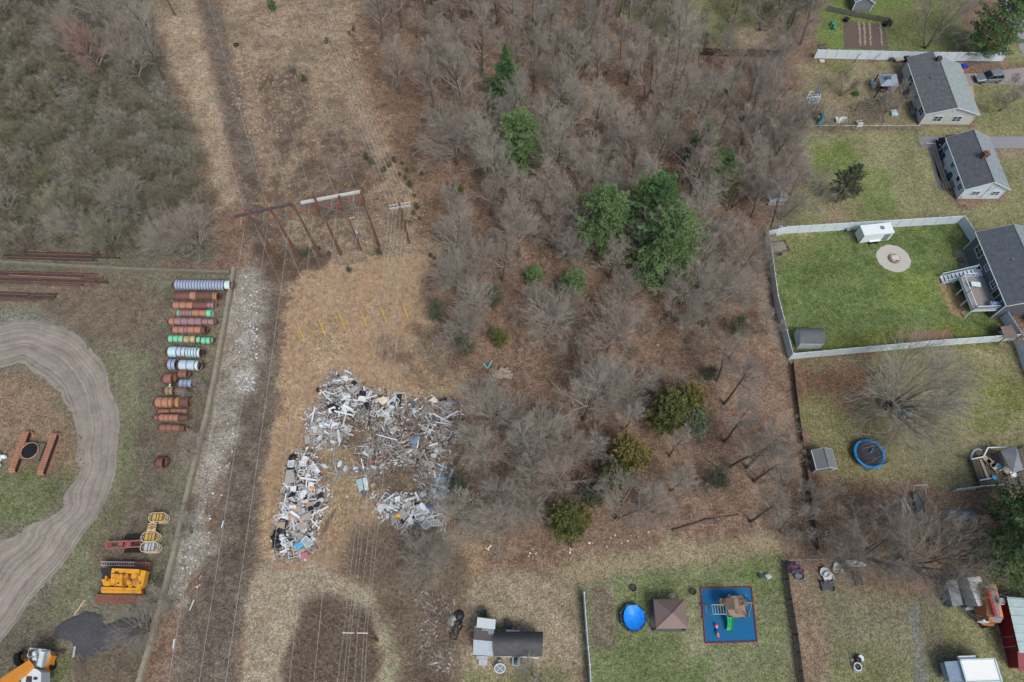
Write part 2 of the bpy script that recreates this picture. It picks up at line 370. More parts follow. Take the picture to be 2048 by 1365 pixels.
def ground_material():
    m = bpy.data.materials.new('ground_cover'); m.use_nodes = True; N = m.node_tree.nodes; L = m.node_tree.links
    b = N['Principled BSDF']; b.inputs['Roughness'].default_value = .95; b.inputs['Specular IOR Level'].default_value = .1
    tc = N.new('ShaderNodeTexCoord')
    def noise(sc, det=5, ro=.7):
        n = N.new('ShaderNodeTexNoise'); n.inputs['Scale'].default_value = sc; n.inputs['Detail'].default_value = det
        n.inputs['Roughness'].default_value = ro; L.new(tc.outputs['Object'], n.inputs[0]); return n
    a = N.new('ShaderNodeAttribute'); a.attribute_name = 'cover_a'; c = N.new('ShaderNodeAttribute'); c.attribute_name = 'cover_b'
    n1 = noise(.55, 8, .72)
    r = N.new('ShaderNodeMapRange'); r.inputs[1].default_value = .38; r.inputs[2].default_value = .62; L.new(n1.outputs[0], r.inputs[0])
    mx = N.new('ShaderNodeMix'); mx.data_type = 'RGBA'; L.new(r.outputs[0], mx.inputs[0]); L.new(a.outputs[0], mx.inputs[6]); L.new(c.outputs[0], mx.inputs[7])
    n2 = noise(5.5, 4, .8); r2 = N.new('ShaderNodeMapRange'); r2.inputs[1].default_value = .3; r2.inputs[2].default_value = .7
    r2.inputs[3].default_value = .42; r2.inputs[4].default_value = 1.58; L.new(n2.outputs[0], r2.inputs[0])
    vo = N.new('ShaderNodeTexVoronoi'); vo.inputs['Scale'].default_value = 6.5; L.new(tc.outputs['Object'], vo.inputs[0])
    sx = N.new('ShaderNodeSeparateColor'); L.new(vo.outputs['Color'], sx.inputs[0])
    r3 = N.new('ShaderNodeMapRange'); r3.inputs[3].default_value = .66; r3.inputs[4].default_value = 1.34; L.new(sx.outputs[0], r3.inputs[0])
    mm = N.new('ShaderNodeMath'); mm.operation = 'MULTIPLY'; L.new(r2.outputs[0], mm.inputs[0]); L.new(r3.outputs[0], mm.inputs[1])
    vm = N.new('ShaderNodeVectorMath'); vm.operation = 'SCALE'; L.new(mx.outputs[2], vm.inputs[0]); L.new(mm.outputs[0], vm.inputs[3])
    n3 = noise(.16, 4, .6); r4 = N.new('ShaderNodeMapRange'); r4.inputs[1].default_value = .35; r4.inputs[2].default_value = .65; r4.inputs[3].default_value = .84; r4.inputs[4].default_value = 1.16; L.new(n3.outputs[0], r4.inputs[0])
    n4 = noise(1.7, 5, .75); r5 = N.new('ShaderNodeMapRange'); r5.inputs[1].default_value = .36; r5.inputs[2].default_value = .58; r5.inputs[3].default_value = .72; r5.inputs[4].default_value = 1.1; L.new(n4.outputs[0], r5.inputs[0])
    m5 = N.new('ShaderNodeMath'); m5.operation = 'MULTIPLY'; L.new(r4.outputs[0], m5.inputs[0]); L.new(r5.outputs[0], m5.inputs[1])
    v2 = N.new('ShaderNodeVectorMath'); v2.operation = 'SCALE'; L.new(vm.outputs[0], v2.inputs[0]); L.new(m5.outputs[0], v2.inputs[3]); vm = v2
    L.new(vm.outputs[0], b.inputs['Base Color'])
    bp = N.new('ShaderNodeBump'); bp.inputs['Strength'].default_value = .6; bp.inputs['Distance'].default_value = .12
    L.new(n2.outputs[0], bp.inputs['Height']); L.new(bp.outputs[0], b.inputs['Normal'])
    return m
def make_ground():
    nx, ny = len(gx), len(gy); me = bpy.data.meshes.new('ground')
    zz = np.zeros_like(GXf)
    v = np.stack([GXf, GYf, zz], 1); idx = np.arange(nx * ny).reshape(ny, nx)
    q = np.stack([idx[:-1, :-1], idx[:-1, 1:], idx[1:, 1:], idx[1:, :-1]], -1).reshape(-1, 4)
    me.vertices.add(len(v)); me.vertices.foreach_set('co', v.ravel()); me.loops.add(q.size); me.loops.foreach_set('vertex_index', q.ravel())
    me.polygons.add(len(q)); me.polygons.foreach_set('loop_start', np.arange(len(q)) * 4); me.update(calc_edges=True)
    ca, cb = blend_ground()
    for nm, c in (('cover_a', ca), ('cover_b', cb)):
        at_ = me.attributes.new(nm, 'FLOAT_COLOR', 'POINT'); at_.data.foreach_set('color', np.concatenate([c, np.ones((len(c), 1))], 1).ravel())
    me.materials.append(ground_material())
    o = bpy.data.objects.new('ground', me); COL.objects.link(o); return struct(o)
make_ground()
# ---------------------------------------------------------------- sheets lying on the ground
def spl(pts, n):
    """smooth curve through points"""
    pts = [np.array(p[:2], float) for p in pts]; pts = [2 * pts[0] - pts[1]] + pts + [2 * pts[-1] - pts[-2]]; out = []
    m = len(pts) - 3
    for i in range(n):
        t = i / (n - 1) * m; k = min(int(t), m - 1); t -= k; a, b, c, d = pts[k:k + 4]
        out.append(.5 * ((2 * b) + (-a + c) * t + (2 * a - 5 * b + 4 * c - d) * t * t + (-a + 3 * b - 3 * c + d) * t ** 3))
    return out
def strip(name, left, right, z, m, n=90, k=14, jit=.25):
    """sheet between two curves, UV u across, v along in metres"""
    A = spl(left, n); B = spl(right, n); g = random.Random(4); vs = []; uv = []; s = 0
    for i in range(n):
        if i: s += float(np.linalg.norm((A[i] + B[i]) / 2 - (A[i - 1] + B[i - 1]) / 2))
        ja = g.uniform(-jit, jit) + .7 * float(vn(np.array([s]), np.array([3.0]), 3.5, 61)[0]); jb = g.uniform(-jit, jit) + .7 * float(vn(np.array([s]), np.array([9.0]), 3.0, 62)[0]); d = (B[i] - A[i]) / max(1e-6, np.linalg.norm(B[i] - A[i]))
        for j in range(k + 1):
            t = j / k; p = (A[i] + d * ja) * (1 - t) + (B[i] + d * jb) * t; vs.append((p[0], p[1], z)); uv.append((t * float(np.linalg.norm(B[i] - A[i])), s))
    fs = [(i * (k + 1) + j, i * (k + 1) + j + 1, (i + 1) * (k + 1) + j + 1, (i + 1) * (k + 1) + j) for i in range(n - 1) for j in range(k)]
    me = bpy.data.meshes.new(name); me.from_pydata(vs, [], fs); me.materials.append(m)
    u = me.uv_layers.new(name='UVMap')
    for li, l in enumerate(me.loops): u.data[li].uv = uv[l.vertex_index]
    me.update()
    if me.polygons[0].normal.z < 0: me.flip_normals()
    o = bpy.data.objects.new(name, me); COL.objects.link(o); return struct(o)
def rut_material(name, c1, c2, freq=2.2, stretch=.05, bs=.8):
    m = bpy.data.materials.new(name); m.use_nodes = True; N = m.node_tree.nodes; L = m.node_tree.links
    b = N['Principled BSDF']; b.inputs['Roughness'].default_value = .95; b.inputs['Specular IOR Level'].default_value = .1
    uv = N.new('ShaderNodeUVMap'); mp = N.new('ShaderNodeMapping'); mp.inputs['Scale'].default_value = (freq, stretch, 1); L.new(uv.outputs[0], mp.inputs[0])
    n = N.new('ShaderNodeTexNoise'); n.inputs['Scale'].default_value = 1; n.inputs['Detail'].default_value = 4; n.inputs['Roughness'].default_value = .6; L.new(mp.outputs[0], n.inputs[0])
    tc = N.new('ShaderNodeTexCoord'); n2 = N.new('ShaderNodeTexNoise'); n2.inputs['Scale'].default_value = .45; n2.inputs['Detail'].default_value = 9; n2.inputs['Roughness'].default_value = .8
    L.new(tc.outputs['Object'], n2.inputs[0])
    ad = N.new('ShaderNodeMath'); ad.operation = 'ADD'; L.new(n.outputs[0], ad.inputs[0]); L.new(n2.outputs[0], ad.inputs[1])
    r = N.new('ShaderNodeMapRange'); r.inputs[1].default_value = .75; r.inputs[2].default_value = 1.25; L.new(ad.outputs[0], r.inputs[0])
    mx = N.new('ShaderNodeMix'); mx.data_type = 'RGBA'; mx.inputs[6].default_value = (*[x * ALB for x in lin(c1)], 1); mx.inputs[7].default_value = (*[x * ALB for x in lin(c2)], 1)
    L.new(r.outputs[0], mx.inputs[0]); L.new(mx.outputs[2], b.inputs['Base Color'])
    bp = N.new('ShaderNodeBump'); bp.inputs['Strength'].default_value = bs; bp.inputs['Distance'].default_value = .12; L.new(n.outputs[0], bp.inputs['Height']); L.new(bp.outputs[0], b.inputs['Normal'])
    return m
OUT = P((-120,668),(-40,652),(40,646),(105,655),(165,688),(205,740),(230,815),(236,880),(231,940),(212,1005),(180,1065),(135,1130),(75,1200),(0,1285),(-60,1340))
INN = P((-120,745),(-40,735),(20,732),(70,748),(108,778),(138,820),(156,880),(160,925),(148,970),(120,1015),(70,1050),(10,1075),(-60,1090),(-100,1100),(-140,1120))
strip('dirt_track', OUT, INN, .006, rut_material('rutted_dirt', (112,106,98), (160,152,142), freq=3.4, stretch=.03), n=130, jit=.1)
def flat(name, px, c, z=.006, c2=None, rough=.9, scale=3, bump=.3, thick=0.0, kind='noise'):
    b = MB(); q = [(p.x, p.y) for p in P(*px)]
    if thick: b.prism(q, 0, thick)
    else: b.sheet(q, z)
    return struct(b.build(name, mat(name + '_surface_%d_%d_%d' % tuple(c), c, rough, c2=c2, scale=scale, bump=bump, spec=.15, kind=kind)))
flat('driveway', [(1898,150),(1960,146),(2060,134),(2140,130),(2140,176),(2060,172),(1985,168),(1943,172),(1925,165)], (134,131,128), c2=(150,146,142))
flat('driveway', [(1836,274),(1900,273),(2140,274),(2140,296),(1985,297),(1900,297),(1847,297),(1840,288)], (126,128,132), c2=(142,143,146))
flat('road', [(1985,-60),(2000,0),(2013,28),(2022,60),(2042,100),(2100,200),(2300,200),(2300,-60)], (128,131,134), c2=(142,144,147))
b = MB(); b.bar(at(2028,-20,.012), at(2052,30,.012), .12, .004); b.bar(at(2032,-20,.012), at(2056,30,.012), .12, .004)
struct(b.build('road_marking', mat('yellow_road_paint', (214,172,60))))
flat('walkway', [(1937,172),(1946,172),(1950,195),(1942,212),(1936,205),(1939,190)], (176,152,134))
flat('walkway', [(1857,298),(1862,298),(1890,378),(1877,382),(1868,350)], (92,94,100), c2=(106,107,110))
flat('patio', [(1863,298),(1885,298),(1908,378),(1892,378),(1876,352)], (118,110,100), c2=(136,126,112))
flat('garden_soil', [(1686,42),(1742,47),(1768,48),(1778,100),(1734,99),(1688,96)], (108,96,88), c2=(88,77,70), bump=.8)
for i, x in enumerate((1718, 1728, 1739, 1761)):
    b = MB(); g = random.Random(i)
    for k in range(14):
        p = at(x + g.uniform(-1, 1) + k * .18, 47 + k * 3.3 + g.uniform(-1, 1)); b.blob((p.x, p.y, .0), (.17, .42, .04), k, .5, 7, 4)
    struct(b.build('straw_row', mat('straw', (150,138,120), rough=.95)))
flat('garden_soil', [(1815,667),(1850,662),(1900,661),(1912,684),(1860,692),(1822,694)], (142,112,90), c2=(112,88,72), bump=.9, scale=2)
b = MB(); c = at(1787,517)
g = random.Random(3)
b.sheet([(c.x + 2.45 * math.cos(2 * PI * k / 32) * g.uniform(.97, 1.03), c.y + 2.4 * math.sin(2 * PI * k / 32) * g.uniform(.97, 1.03)) for k in range(32)], .006)
struct(b.build('gravel_circle', mat('pea_gravel', (178,174,166), rough=.95, scale=9, bump=.6)))
flat('concrete_pad', [(1909,503),(1923,500),(1940,532),(1926,540)], (150,146,134), c2=(120,116,100), scale=6)
# low heap of dark asphalt millings, a countless mass
def mound(name, px, h, m, label, cat, seed=1, n=46):
    q = P(*px); xs = [p.x for p in q]; ys = [p.y for p in q]
    X, Y = np.meshgrid(np.linspace(min(xs) - .5, max(xs) + .5, n), np.linspace(min(ys) - .5, max(ys) + .5, n))
    d = sdist(X, Y, q) + vn(X, Y, 1.4, seed) * .7
    Z = np.clip(d / 2.2, -.2, 1); Z = np.where(Z > 0, np.sqrt(np.abs(Z)), Z) * h * (1 + .35 * vn(X, Y, 1.7, seed + 1)) + vn(X, Y, .45, seed + 2) * .05
    vs = [(X[j, i], Y[j, i], max(-.1, Z[j, i])) for j in range(n) for i in range(n)]
    fs = [(j * n + i, j * n + i + 1, (j + 1) * n + i + 1, (j + 1) * n + i) for j in range(n - 1) for i in range(n - 1) if max(Z[j, i], Z[j, i + 1], Z[j + 1, i], Z[j + 1, i + 1]) > -.02]
    b = MB(); b.add(vs, fs); return tag(b.build(name, m, smooth=True), label, cat, kind='stuff')
mound('millings_heap', [(122,1245),(150,1236),(168,1228),(188,1232),(205,1245),(250,1240),(288,1232),(296,1245),(280,1285),(230,1296),(198,1298),(165,1318),(142,1300),(118,1278)], .3,
      mat('asphalt_millings', (62,64,68), rough=.95, c2=(86,86,88), scale=4, bump=.8), 'low black heap of asphalt millings beside the concrete wall', 'gravel heap')
0 and mound('sand_patch', [(925,1100),(965,1103),(985,1125),(975,1145),(945,1140),(940,1165),(928,1150)], .12, mat('orange_sand', (152,98,62), rough=.95, c2=(120,80,55), bump=.5), 'small orange-brown sand heap at the corner of the clearing', 'sand heap', 8, 30)
# ================================================================ FENCES, WALLS, BUILDINGS
WHITE = mat('white_vinyl', (206,220,228), .35, var=.05, scale=.8)
CONC = mat('weathered_concrete', (150,143,126), .9, c2=(122,118,104), scale=1.6, bump=.4)
def vinyl_fence(label, px, h=1.83, step=1.93, group='white vinyl fences of the yards'):
    q = P(*px); t = thing('vinyl_fence', label, 'fence', q[0], group)
    for a, b in zip(q[:-1], q[1:]):
        L = (b - a).length; n = max(1, round(L / step)); d = (b - a) / n; u = d.normalized(); s = Vector((-u.y, u.x, 0))
        for i in range(n):
            p0 = a + d * i; p1 = a + d * (i + 1); m = MB()
            m.bar(p0 + u * .06 + Vector((0, 0, h * .5)), p1 - u * .06 + Vector((0, 0, h * .5)), .035, h * .94)
            for z in (h * .97, .12): m.bar(p0 + u * .06 + Vector((0, 0, z)), p1 - u * .06 + Vector((0, 0, z)), .06, .14)
            k = int(d.length / .3)
            for j in range(1, k):
                c = p0 + d * (j / k); m.bar(c + s * .019 + Vector((0, 0, .2)), c + s * .019 + Vector((0, 0, h * .92)), .012, .006)
            m.build('panel', WHITE, t)
        for i in range(n + 1):
            c = a + d * i
            if i == n and b is not q[-1]: continue
            m = MB(); m.b2((c.x - .065, c.y - .065, 0), (c.x + .065, c.y + .065, h + .05))
            m.add([(c.x - .09, c.y - .09, h + .05), (c.x + .09, c.y - .09, h + .05), (c.x + .09, c.y + .09, h + .05), (c.x - .09, c.y + .09, h + .05), (c.x, c.y, h + .17)],
                  [(3, 2, 1, 0), (0, 1, 4), (1, 2, 4), (2, 3, 4), (3, 0, 4)])
            m.build('post', WHITE, t)
    return t
vinyl_fence('long white vinyl fence between the top vegetable garden and the grey-roofed house yard', [(1628,117),(1840,122),(2003,123),(1999,106)])
vinyl_fence('white vinyl fence along the upper edge of the green lawn turning toward the grey house', [(1530,477),(1568,468),(1916,447),(1940,483)])
vinyl_fence('white vinyl fence down the woods side of the green lawn, with a gate', [(1531,479),(1548,605),(1577,719)])
vinyl_fence('white vinyl fence along the lower edge of the green lawn above the big bare tree', [(1579,719),(1700,708),(1850,694),(2028,681)])
vinyl_fence('short white vinyl fence from the grey house past the brown lean-to roof', [(1997,632),(2028,681)])
vinyl_fence('white vinyl fence running down the right edge of the photo below the grey house', [(2030,690),(2046,738),(2075,800)])
vinyl_fence('narrow white vinyl fence seen from above, beside the tilled strip and the round pool', [(1166,1189),(1171,1262),(1177,1330),(1182,1410)], h=1.7, step=2.05)
vinyl_fence('low white picket fence near the cluttered deck at the right edge', [(1904,984),(1950,978),(1993,974)], h=1.2, step=1.6)
m_wood = mat('grey_fence_wood', (112,110,106), .9, c2=(86,84,80), kind='streak', scale=2)
def slat_fence(label, px, h=1.5, step=2.4, m=m_wood, boards=True, postm=None, name='wooden_fence', cat='fence'):
    q = P(*px); t = thing(name, label, cat, q[0])
    for a, b in zip(q[:-1], q[1:]):
        L = (b - a).length; n = max(1, round(L / step)); d = (b - a) / n; u = d.normalized()
        for i in range(n):
            p0 = a + d * i; p1 = p0 + d; mm = MB()
            if boards:
                for z in (.18 * h, .5 * h, .85 * h): mm.bar(p0 + Vector((0, 0, z)), p1 + Vector((0, 0, z)), .05, .12)
                k = int(d.length / .16); g = random.Random(i)
                for j in range(k): c = p0 + d * ((j + .5) / k); hh = h * g.uniform(.96, 1.03); mm.bar(c + Vector((0, 0, .05)), c + Vector((0, 0, hh)), .03, .125, up=u)
            else:
                mm.tube([p0 + Vector((0, 0, h)), p1 + Vector((0, 0, h))], .025, 5)
                k = int(d.length / .14)
                for j in range(k + 1):
                    c = p0 + d * (j / k); e = p0 + d * min(1, (j + 7) / k); e2 = p0 + d * max(0, (j - 7) / k)
                    mm.tube([c, Vector((e.x, e.y, h))], .003, 3, False); mm.tube([c, Vector((e2.x, e2.y, h))], .003, 3, False)
            mm.build('rail_panel', m, t)
        for i in range(n + 1):
            c = a + d * i; mm = MB(); mm.cyl((c.x, c.y, 0), (c.x, c.y, h + .08), .05 if boards else .03, n=8); mm.build('post', postm or m, t)
    return t
GALV = mat('galvanised_steel', (150,156,160), .45, .6, var=.12, scale=4)
slat_fence('grey wire fence between the first and second backyard lawns', [(1602,262),(1700,262),(1835,262)], 1.2, 2.6, GALV, False, name='wire_fence')
slat_fence('short grey wire fence with a gate by the lower driveway', [(1835,262),(1843,297),(1857,298),(1862,298)], 1.2, 1.6, GALV, False, name='wire_fence')
slat_fence('wire fence running along the small dark walkway behind the white house', [(1863,300),(1876,345),(1890,380)], 1.1, 2.0, GALV, False, name='wire_fence')
slat_fence('short wire fence from the white house corner to the vinyl fence', [(1915,402),(1932,436)], 1.1, 1.6, GALV, False, name='wire_fence')
slat_fence('old grey rail fence at the edge of the topmost green yard', [(1650,22),(1700,33),(1775,47),(1780,55)], 1.1, 2.4)
slat_fence('dark brown board fence behind the woods near the top lawn', [(1385,110),(1440,113),(1560,116)], 1.6, 2.4, mat('dark_brown_boards', (84,70,58), .9, c2=(66,56,48)))
slat_fence('dark grey slatted fence running down between the playset lawn and the cluttered yard', [(1568,1124),(1570,1160),(1576,1200),(1588,1270),(1602,1380)], 1.35, 2.2, mat('dark_slats', (92,95,94), .85, c2=(72,74,74)))
slat_fence('weathered wire fence behind the junk row at the foot of the trees', [(1572,1124),(1640,1122),(1700,1130)], 1.1, 2.4, GALV, False, name='wire_fence')
slat_fence('dark weathered board fence line through the trees from the vinyl corner to the junk yard', [(1582,730),(1590,800),(1600,880),(1612,960),(1622,1030),(1632,1100)], 1.0, 2.6, mat('dark_old_boards', (92,82,74), .95, c2=(72,66,60)))
def block_wall(label, px, wd, h, m, blk=4.2):
    q = P(*px); t = thing('concrete_wall', label, 'wall', q[0]); g = random.Random(2)
    for a, b in zip(q[:-1], q[1:]):
        L = (b - a).length; n = max(1, round(L / blk)); d = (b - a) / n; u = d.normalized()
        for i in range(n):
            mm = MB(); hh = h + g.uniform(-.03, .03); o = Vector((-u.y, u.x, 0)) * g.uniform(-.03, .03)
            p0, p1 = a + d * i + u * .02 + o, a + d * (i + 1) - u * .02 + o
            mm.bar(p0 + Vector((0, 0, hh * .35)), p1 + Vector((0, 0, hh * .35)), wd * 1.25, hh * .7); mm.bar(p0 + Vector((0, 0, hh * .85)), p1 + Vector((0, 0, hh * .85)), wd, hh * .3)
            mm.build('wall_block', m, t)
    return t
block_wall('long concrete barrier wall between the machine yard and the pale gravel strip', [(470,539),(453,640),(438,722),(417,830),(397,902),(373,1010),(352,1104),(331,1186),(303,1290),(279,1372),(262,1440)], .5, .7, CONC)
block_wall('low grey-green concrete wall along the top of the machine yard', [(-60,522),(10,527),(120,534),(240,540),(360,545),(462,548)], .4, .6, mat('mossy_concrete', (128,128,112), .9, c2=(104,106,92), scale=1.4, bump=.4))
# ---------------------------------------------------------------- houses
def shingle(name, c, c2): return mat(name, c, .9, c2=c2, scale=1.6, kind='shingle', bump=.5, detail=8)
def window_at(root, fr, side, pos, z, w, h, W, D, fm, gm, mull=1):
    """window centred at pos along the side, z its sill"""
    def pt(s, zz, out):
        if side == 'x0': return (-out, s, zz)
        if side == 'x1': return (W + out, s, zz)
        if side == 'y0': return (s, -out, zz)
        return (s, D + out, zz)
    m = MB(fr); a, b = pos - w / 2, pos + w / 2; e = .09
    def rect(s0, s1, z0, z1, o0, o1):
        p, q = pt(s0, z0, o0), pt(s1, z1, o1); m.b2(p, q)
    rect(a - e, b + e, z - e, z, 0.002, .06); rect(a - e, b + e, z + h, z + h + e, 0.002, .06)
    rect(a - e, a, z, z + h, 0.002, .06); rect(b, b + e, z, z + h, 0.002, .06)
    for i in range(mull): c = a + w * (i + 1) / (mull + 1); rect(c - .03, c + .03, z, z + h, .022, .05)
    if h > .7: rect(a, b, z + h * .5 - .025, z + h * .5 + .025, .022, .045)
    wo = m.build('window', fm, root)
    ROOT[wo.name] = ROOT[root.name]
    m2 = MB(fr); p, q = pt(a, z, .004), pt(b, z + h, .02); m2.b2(p, q); m2.build('pane', gm, wo)
def gable(label, A, B, C, wh, rise, wm, rm, ov=.3, wins=(), rm2=None, name='house', cat='house', trim=None, D=None, z0=.25, group=None, vents=(), W=None):
    O, u, v, W0, D0 = frame(A, B, C); W = W or W0; D = D or D0; fr = (O, u, v, W, D); t = thing(name, label, cat, O, group)
    m = MB(fr); m.b2((.03, .03, 0), (W - .03, D - .03, z0)); m.build('foundation', CONC, t)
    m = MB(fr); m.add([(0, 0, z0), (W, 0, z0), (W, 0, wh), (W / 2, 0, wh + rise), (0, 0, wh), (0, D, z0), (W, D, z0), (W, D, wh), (W / 2, D, wh + rise), (0, D, wh)],
                      [(0, 1, 2, 3, 4), (9, 8, 7, 6, 5), (0, 4, 9, 5), (1, 6, 7, 2), (0, 5, 6, 1), (2, 7, 8, 3), (3, 8, 9, 4)])
    m.build('wall', wm, t)
    k = rise / (W / 2); th = .14; zr = wh + rise + th; dz = k * ov
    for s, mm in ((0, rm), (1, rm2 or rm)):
        e = -ov if s == 0 else W + ov; m = MB(fr)
        m.slab((e, -ov, wh + th - dz), (W / 2, -ov, zr), (W / 2, D + ov, zr), (e, D + ov, wh + th - dz), th - .01)
        m.build('roof', mm, t)
    m = MB(fr); m.bar((W / 2, -ov, zr + .02), (W / 2, D + ov, zr + .02), .22, .05); m.build('ridge_cap', rm2 or rm, t)
    tm = trim or WHITE
    for e in (-ov, W + ov): m = MB(fr); m.bar((e - .02, -ov, wh + th - dz - .1), (e - .02, D + ov, wh + th - dz - .1), .12, .12); m.build('gutter', tm, t)
    m = MB(fr)
    for yy in (-ov - .015, D + ov + .015):
        for e in (-ov, W + ov): m.bar((e, yy, wh + th - dz - .09), (W / 2, yy, zr - .09), .03, .16)
    m.build('fascia', tm, t)
    for c in ((0, 0), (W, 0), (0, D), (W, D)):
        m = MB(fr); m.b2((c[0] - .06, c[1] - .06, z0), (c[0] + .06, c[1] + .06, wh - .05)); m.build('corner_trim', tm, t)
    for wn in wins: window_at(t, fr, wn[0], wn[1], wn[2], wn[3], wn[4], W, D, tm, glass(), wn[5] if len(wn) > 5 else 1)
    for (x, y, r, h) in vents:
        z = wh + rise - abs(x - W / 2) * k; m = MB(fr); m.cyl((x, y, z), (x, y, z + h), r, n=8); m.cyl((x, y, z + h), (x, y, z + h + .05), r * 1.5, n=8); m.build('vent_pipe', GALV, t)
    return t, fr
# upper house, pale grey siding
SID1 = mat('pale_grey_siding', (196,200,196), .6, var=.06, scale=1.5, kind='siding')
RF1a = shingle('shaded_grey_shingles', (76,82,86), (104,110,112)); RF1b = shingle('lit_grey_shingles', (124,138,138), (152,162,160))  # one roof, its shaded and lit slopes put into two shingle colours
A1, B1, C1 = at(1837,251), at(1935,252), at(1810,156)
h1, f1 = gable('pale grey house with a grey roof coloured lit and shaded by slope beside the upper driveway', A1, B1, C1, 2.75, 1.35, SID1, RF1a, .35, rm2=RF1b,
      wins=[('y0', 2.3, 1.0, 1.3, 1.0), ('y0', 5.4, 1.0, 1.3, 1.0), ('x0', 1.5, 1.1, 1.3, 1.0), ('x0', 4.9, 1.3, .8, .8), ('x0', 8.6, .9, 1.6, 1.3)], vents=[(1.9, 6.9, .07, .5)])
W1, D1 = f1[3], f1[4]
m = MB(f1); m.b2((.02, D1 + .05, .2), (W1 * .42, D1 + 1.55, 2.72)); m.build('rear_bump_out', SID1, h1)
m = MB(f1); kk = 1.35 / (W1 / 2); m.slab((-.35, D1 + .355, 2.885 - .35 * kk), (W1 * .44, D1 + .355, 2.885 + W1 * .44 * kk), (W1 * .44, D1 + 1.8, 2.885 + W1 * .44 * kk), (-.35, D1 + 1.8, 2.885 - .35 * kk), .12); m.build('rear_roof', RF1a, h1)
m = MB(f1); m.b2((W1 * .42, D1 - .75, 3.7), (W1 * .42 + .7, D1 - .1, 4.75)); m.build('chimney', mat('dark_brick', (88,78,72), .9, c2=(70,64,62)), h1)
m = MB(f1); m.cyl((4.0, -.03, 3.35), (4.0, -.09, 3.35), .22, n=16); m.build('gable_vent', WHITE, h1)
m = MB(f1); m.b2((-.9, 6.6, 0), (-.02, 9.3, .5)); m.b2((-1.3, 7.2, 0), (-.95, 8.7, .25)); m.build('porch_step', mat('porch_wood', (120,112,102), .9), h1)
# middle white house
SID2 = mat('white_siding', (206,220,226), .5, var=.05, scale=1.2, kind='siding')
RF2a = shingle('shaded_charcoal_shingles', (74,79,84), (100,105,109)); RF2b = shingle('lit_charcoal_shingles', (112,122,128), (146,156,160))  # same shingles twice: left slope coloured as shaded, right slope as lit
A2, B2, C2 = at(1912.5,400), at(1993.5,400), at(1884.5,303)
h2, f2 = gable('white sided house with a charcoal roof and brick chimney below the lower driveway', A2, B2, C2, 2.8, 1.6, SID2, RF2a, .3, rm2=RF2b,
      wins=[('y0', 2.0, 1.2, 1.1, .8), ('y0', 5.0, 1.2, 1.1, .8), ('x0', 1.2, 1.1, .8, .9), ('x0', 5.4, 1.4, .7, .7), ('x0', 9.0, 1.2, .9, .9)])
W2, D2 = f2[3], f2[4]
m = MB(f2); m.b2((-.06, 2.1, .75), (-.01, 3.0, 2.75)); dd = m.build('door', WHITE, h2); ROOT[dd.name] = ROOT[h2.name]
m = MB(f2); m.b2((-.075, 2.2, 1.5), (-.062, 2.9, 2.6)); m.build('pane', glass(), dd)
m = MB(f2)
for i in range(4): m.b2((-1.5 + .3 * i, 2.0, 0), (-1.2 + .3 * i, 3.1, .2 * (i + 1)))
m.b2((-.3, 2.0, 0), (-.03, 3.1, .8)); m.build('porch_step', mat('porch_wood', (120,112,102), .9), h2)
BRICK = mat('red_brick', (122,90,80), .9, c2=(96,72,66), scale=5)
m = MB(f2); cx, cy = W2 * .47, D2 * .47; m.b2((cx - .35, cy - .35, 3.6), (cx + .35, cy + .35, 5.3)); m.b2((cx - .42, cy - .42, 5.3), (cx + .42, cy + .42, 5.4)); ch = m.build('chimney', BRICK, h2); ROOT[ch.name] = ROOT[h2.name]
m = MB(f2); m.cyl((cx, cy, 5.4), (cx, cy, 5.65), .16, n=10); m.build('flue', mat('clay_flue', (150,92,74)), ch)
m = MB(f2)
for p, q in (((3.4, -.03, .35), (3.4, -.03, 3.3)), ((3.4, -.03, 2.0), (4.6, -.03, 3.4)), ((2.6, -.03, .6), (3.4, -.03, .9))): m.bar(p, q, .03)
m.build('service_conduit', mat('dark_conduit', (70,74,78)), h2)
# lower grey house with the deck
SID3 = mat('slate_siding', (100,106,114), .6, var=.06, scale=1.2, kind='siding')
RF3a = shingle('slate_shingles', (68,74,82), (92,99,106)); RF3b = shingle('pale_slate_shingles', (112,124,130), (138,148,152))  # slate roof in two tones, the light on each slope painted in
B3a, A3 = at(1925,501), at(1980,637)
u3 = (B3a - A3).normalized(); n3 = Vector((u3.y, -u3.x, 0)); D3 = (B3a - A3).length
Bx = A3 + n3 * 8.2
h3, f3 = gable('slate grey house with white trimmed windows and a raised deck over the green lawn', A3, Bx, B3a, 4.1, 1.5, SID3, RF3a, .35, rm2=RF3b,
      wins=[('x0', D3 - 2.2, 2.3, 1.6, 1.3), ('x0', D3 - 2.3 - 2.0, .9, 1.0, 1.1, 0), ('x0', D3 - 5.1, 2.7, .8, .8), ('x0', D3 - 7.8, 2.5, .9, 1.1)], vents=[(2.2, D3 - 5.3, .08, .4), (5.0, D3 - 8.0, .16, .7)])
W3 = 8.2
m = MB(f3); m.b2((-.07, .9, 2.0), (-.01, 2.9, 4.05)); dd = m.build('sliding_door', WHITE, h3); ROOT[dd.name] = ROOT[h3.name]
m = MB(f3); m.b2((-.085, 1.0, 2.1), (-.071, 1.85, 3.95)); m.b2((-.085, 1.95, 2.1), (-.071, 2.8, 3.95)); m.build('pane', glass(), dd)
m = MB(f3); m.b2((W3 * .6, -1.6, .2), (W3 + .3, -.05, 2.4)); m.build('side_bump_out', mat('tan_siding', (150,136,122), .7, kind='siding'), h3)
m = MB(f3); m.slab((W3 * .6 - .2, -1.8, 2.4), (W3 + .5, -1.8, 2.4), (W3 + .5, 0, 3.0), (W3 * .6 - .2, 0, 3.0), .1); m.build('side_roof', RF3a, h3)
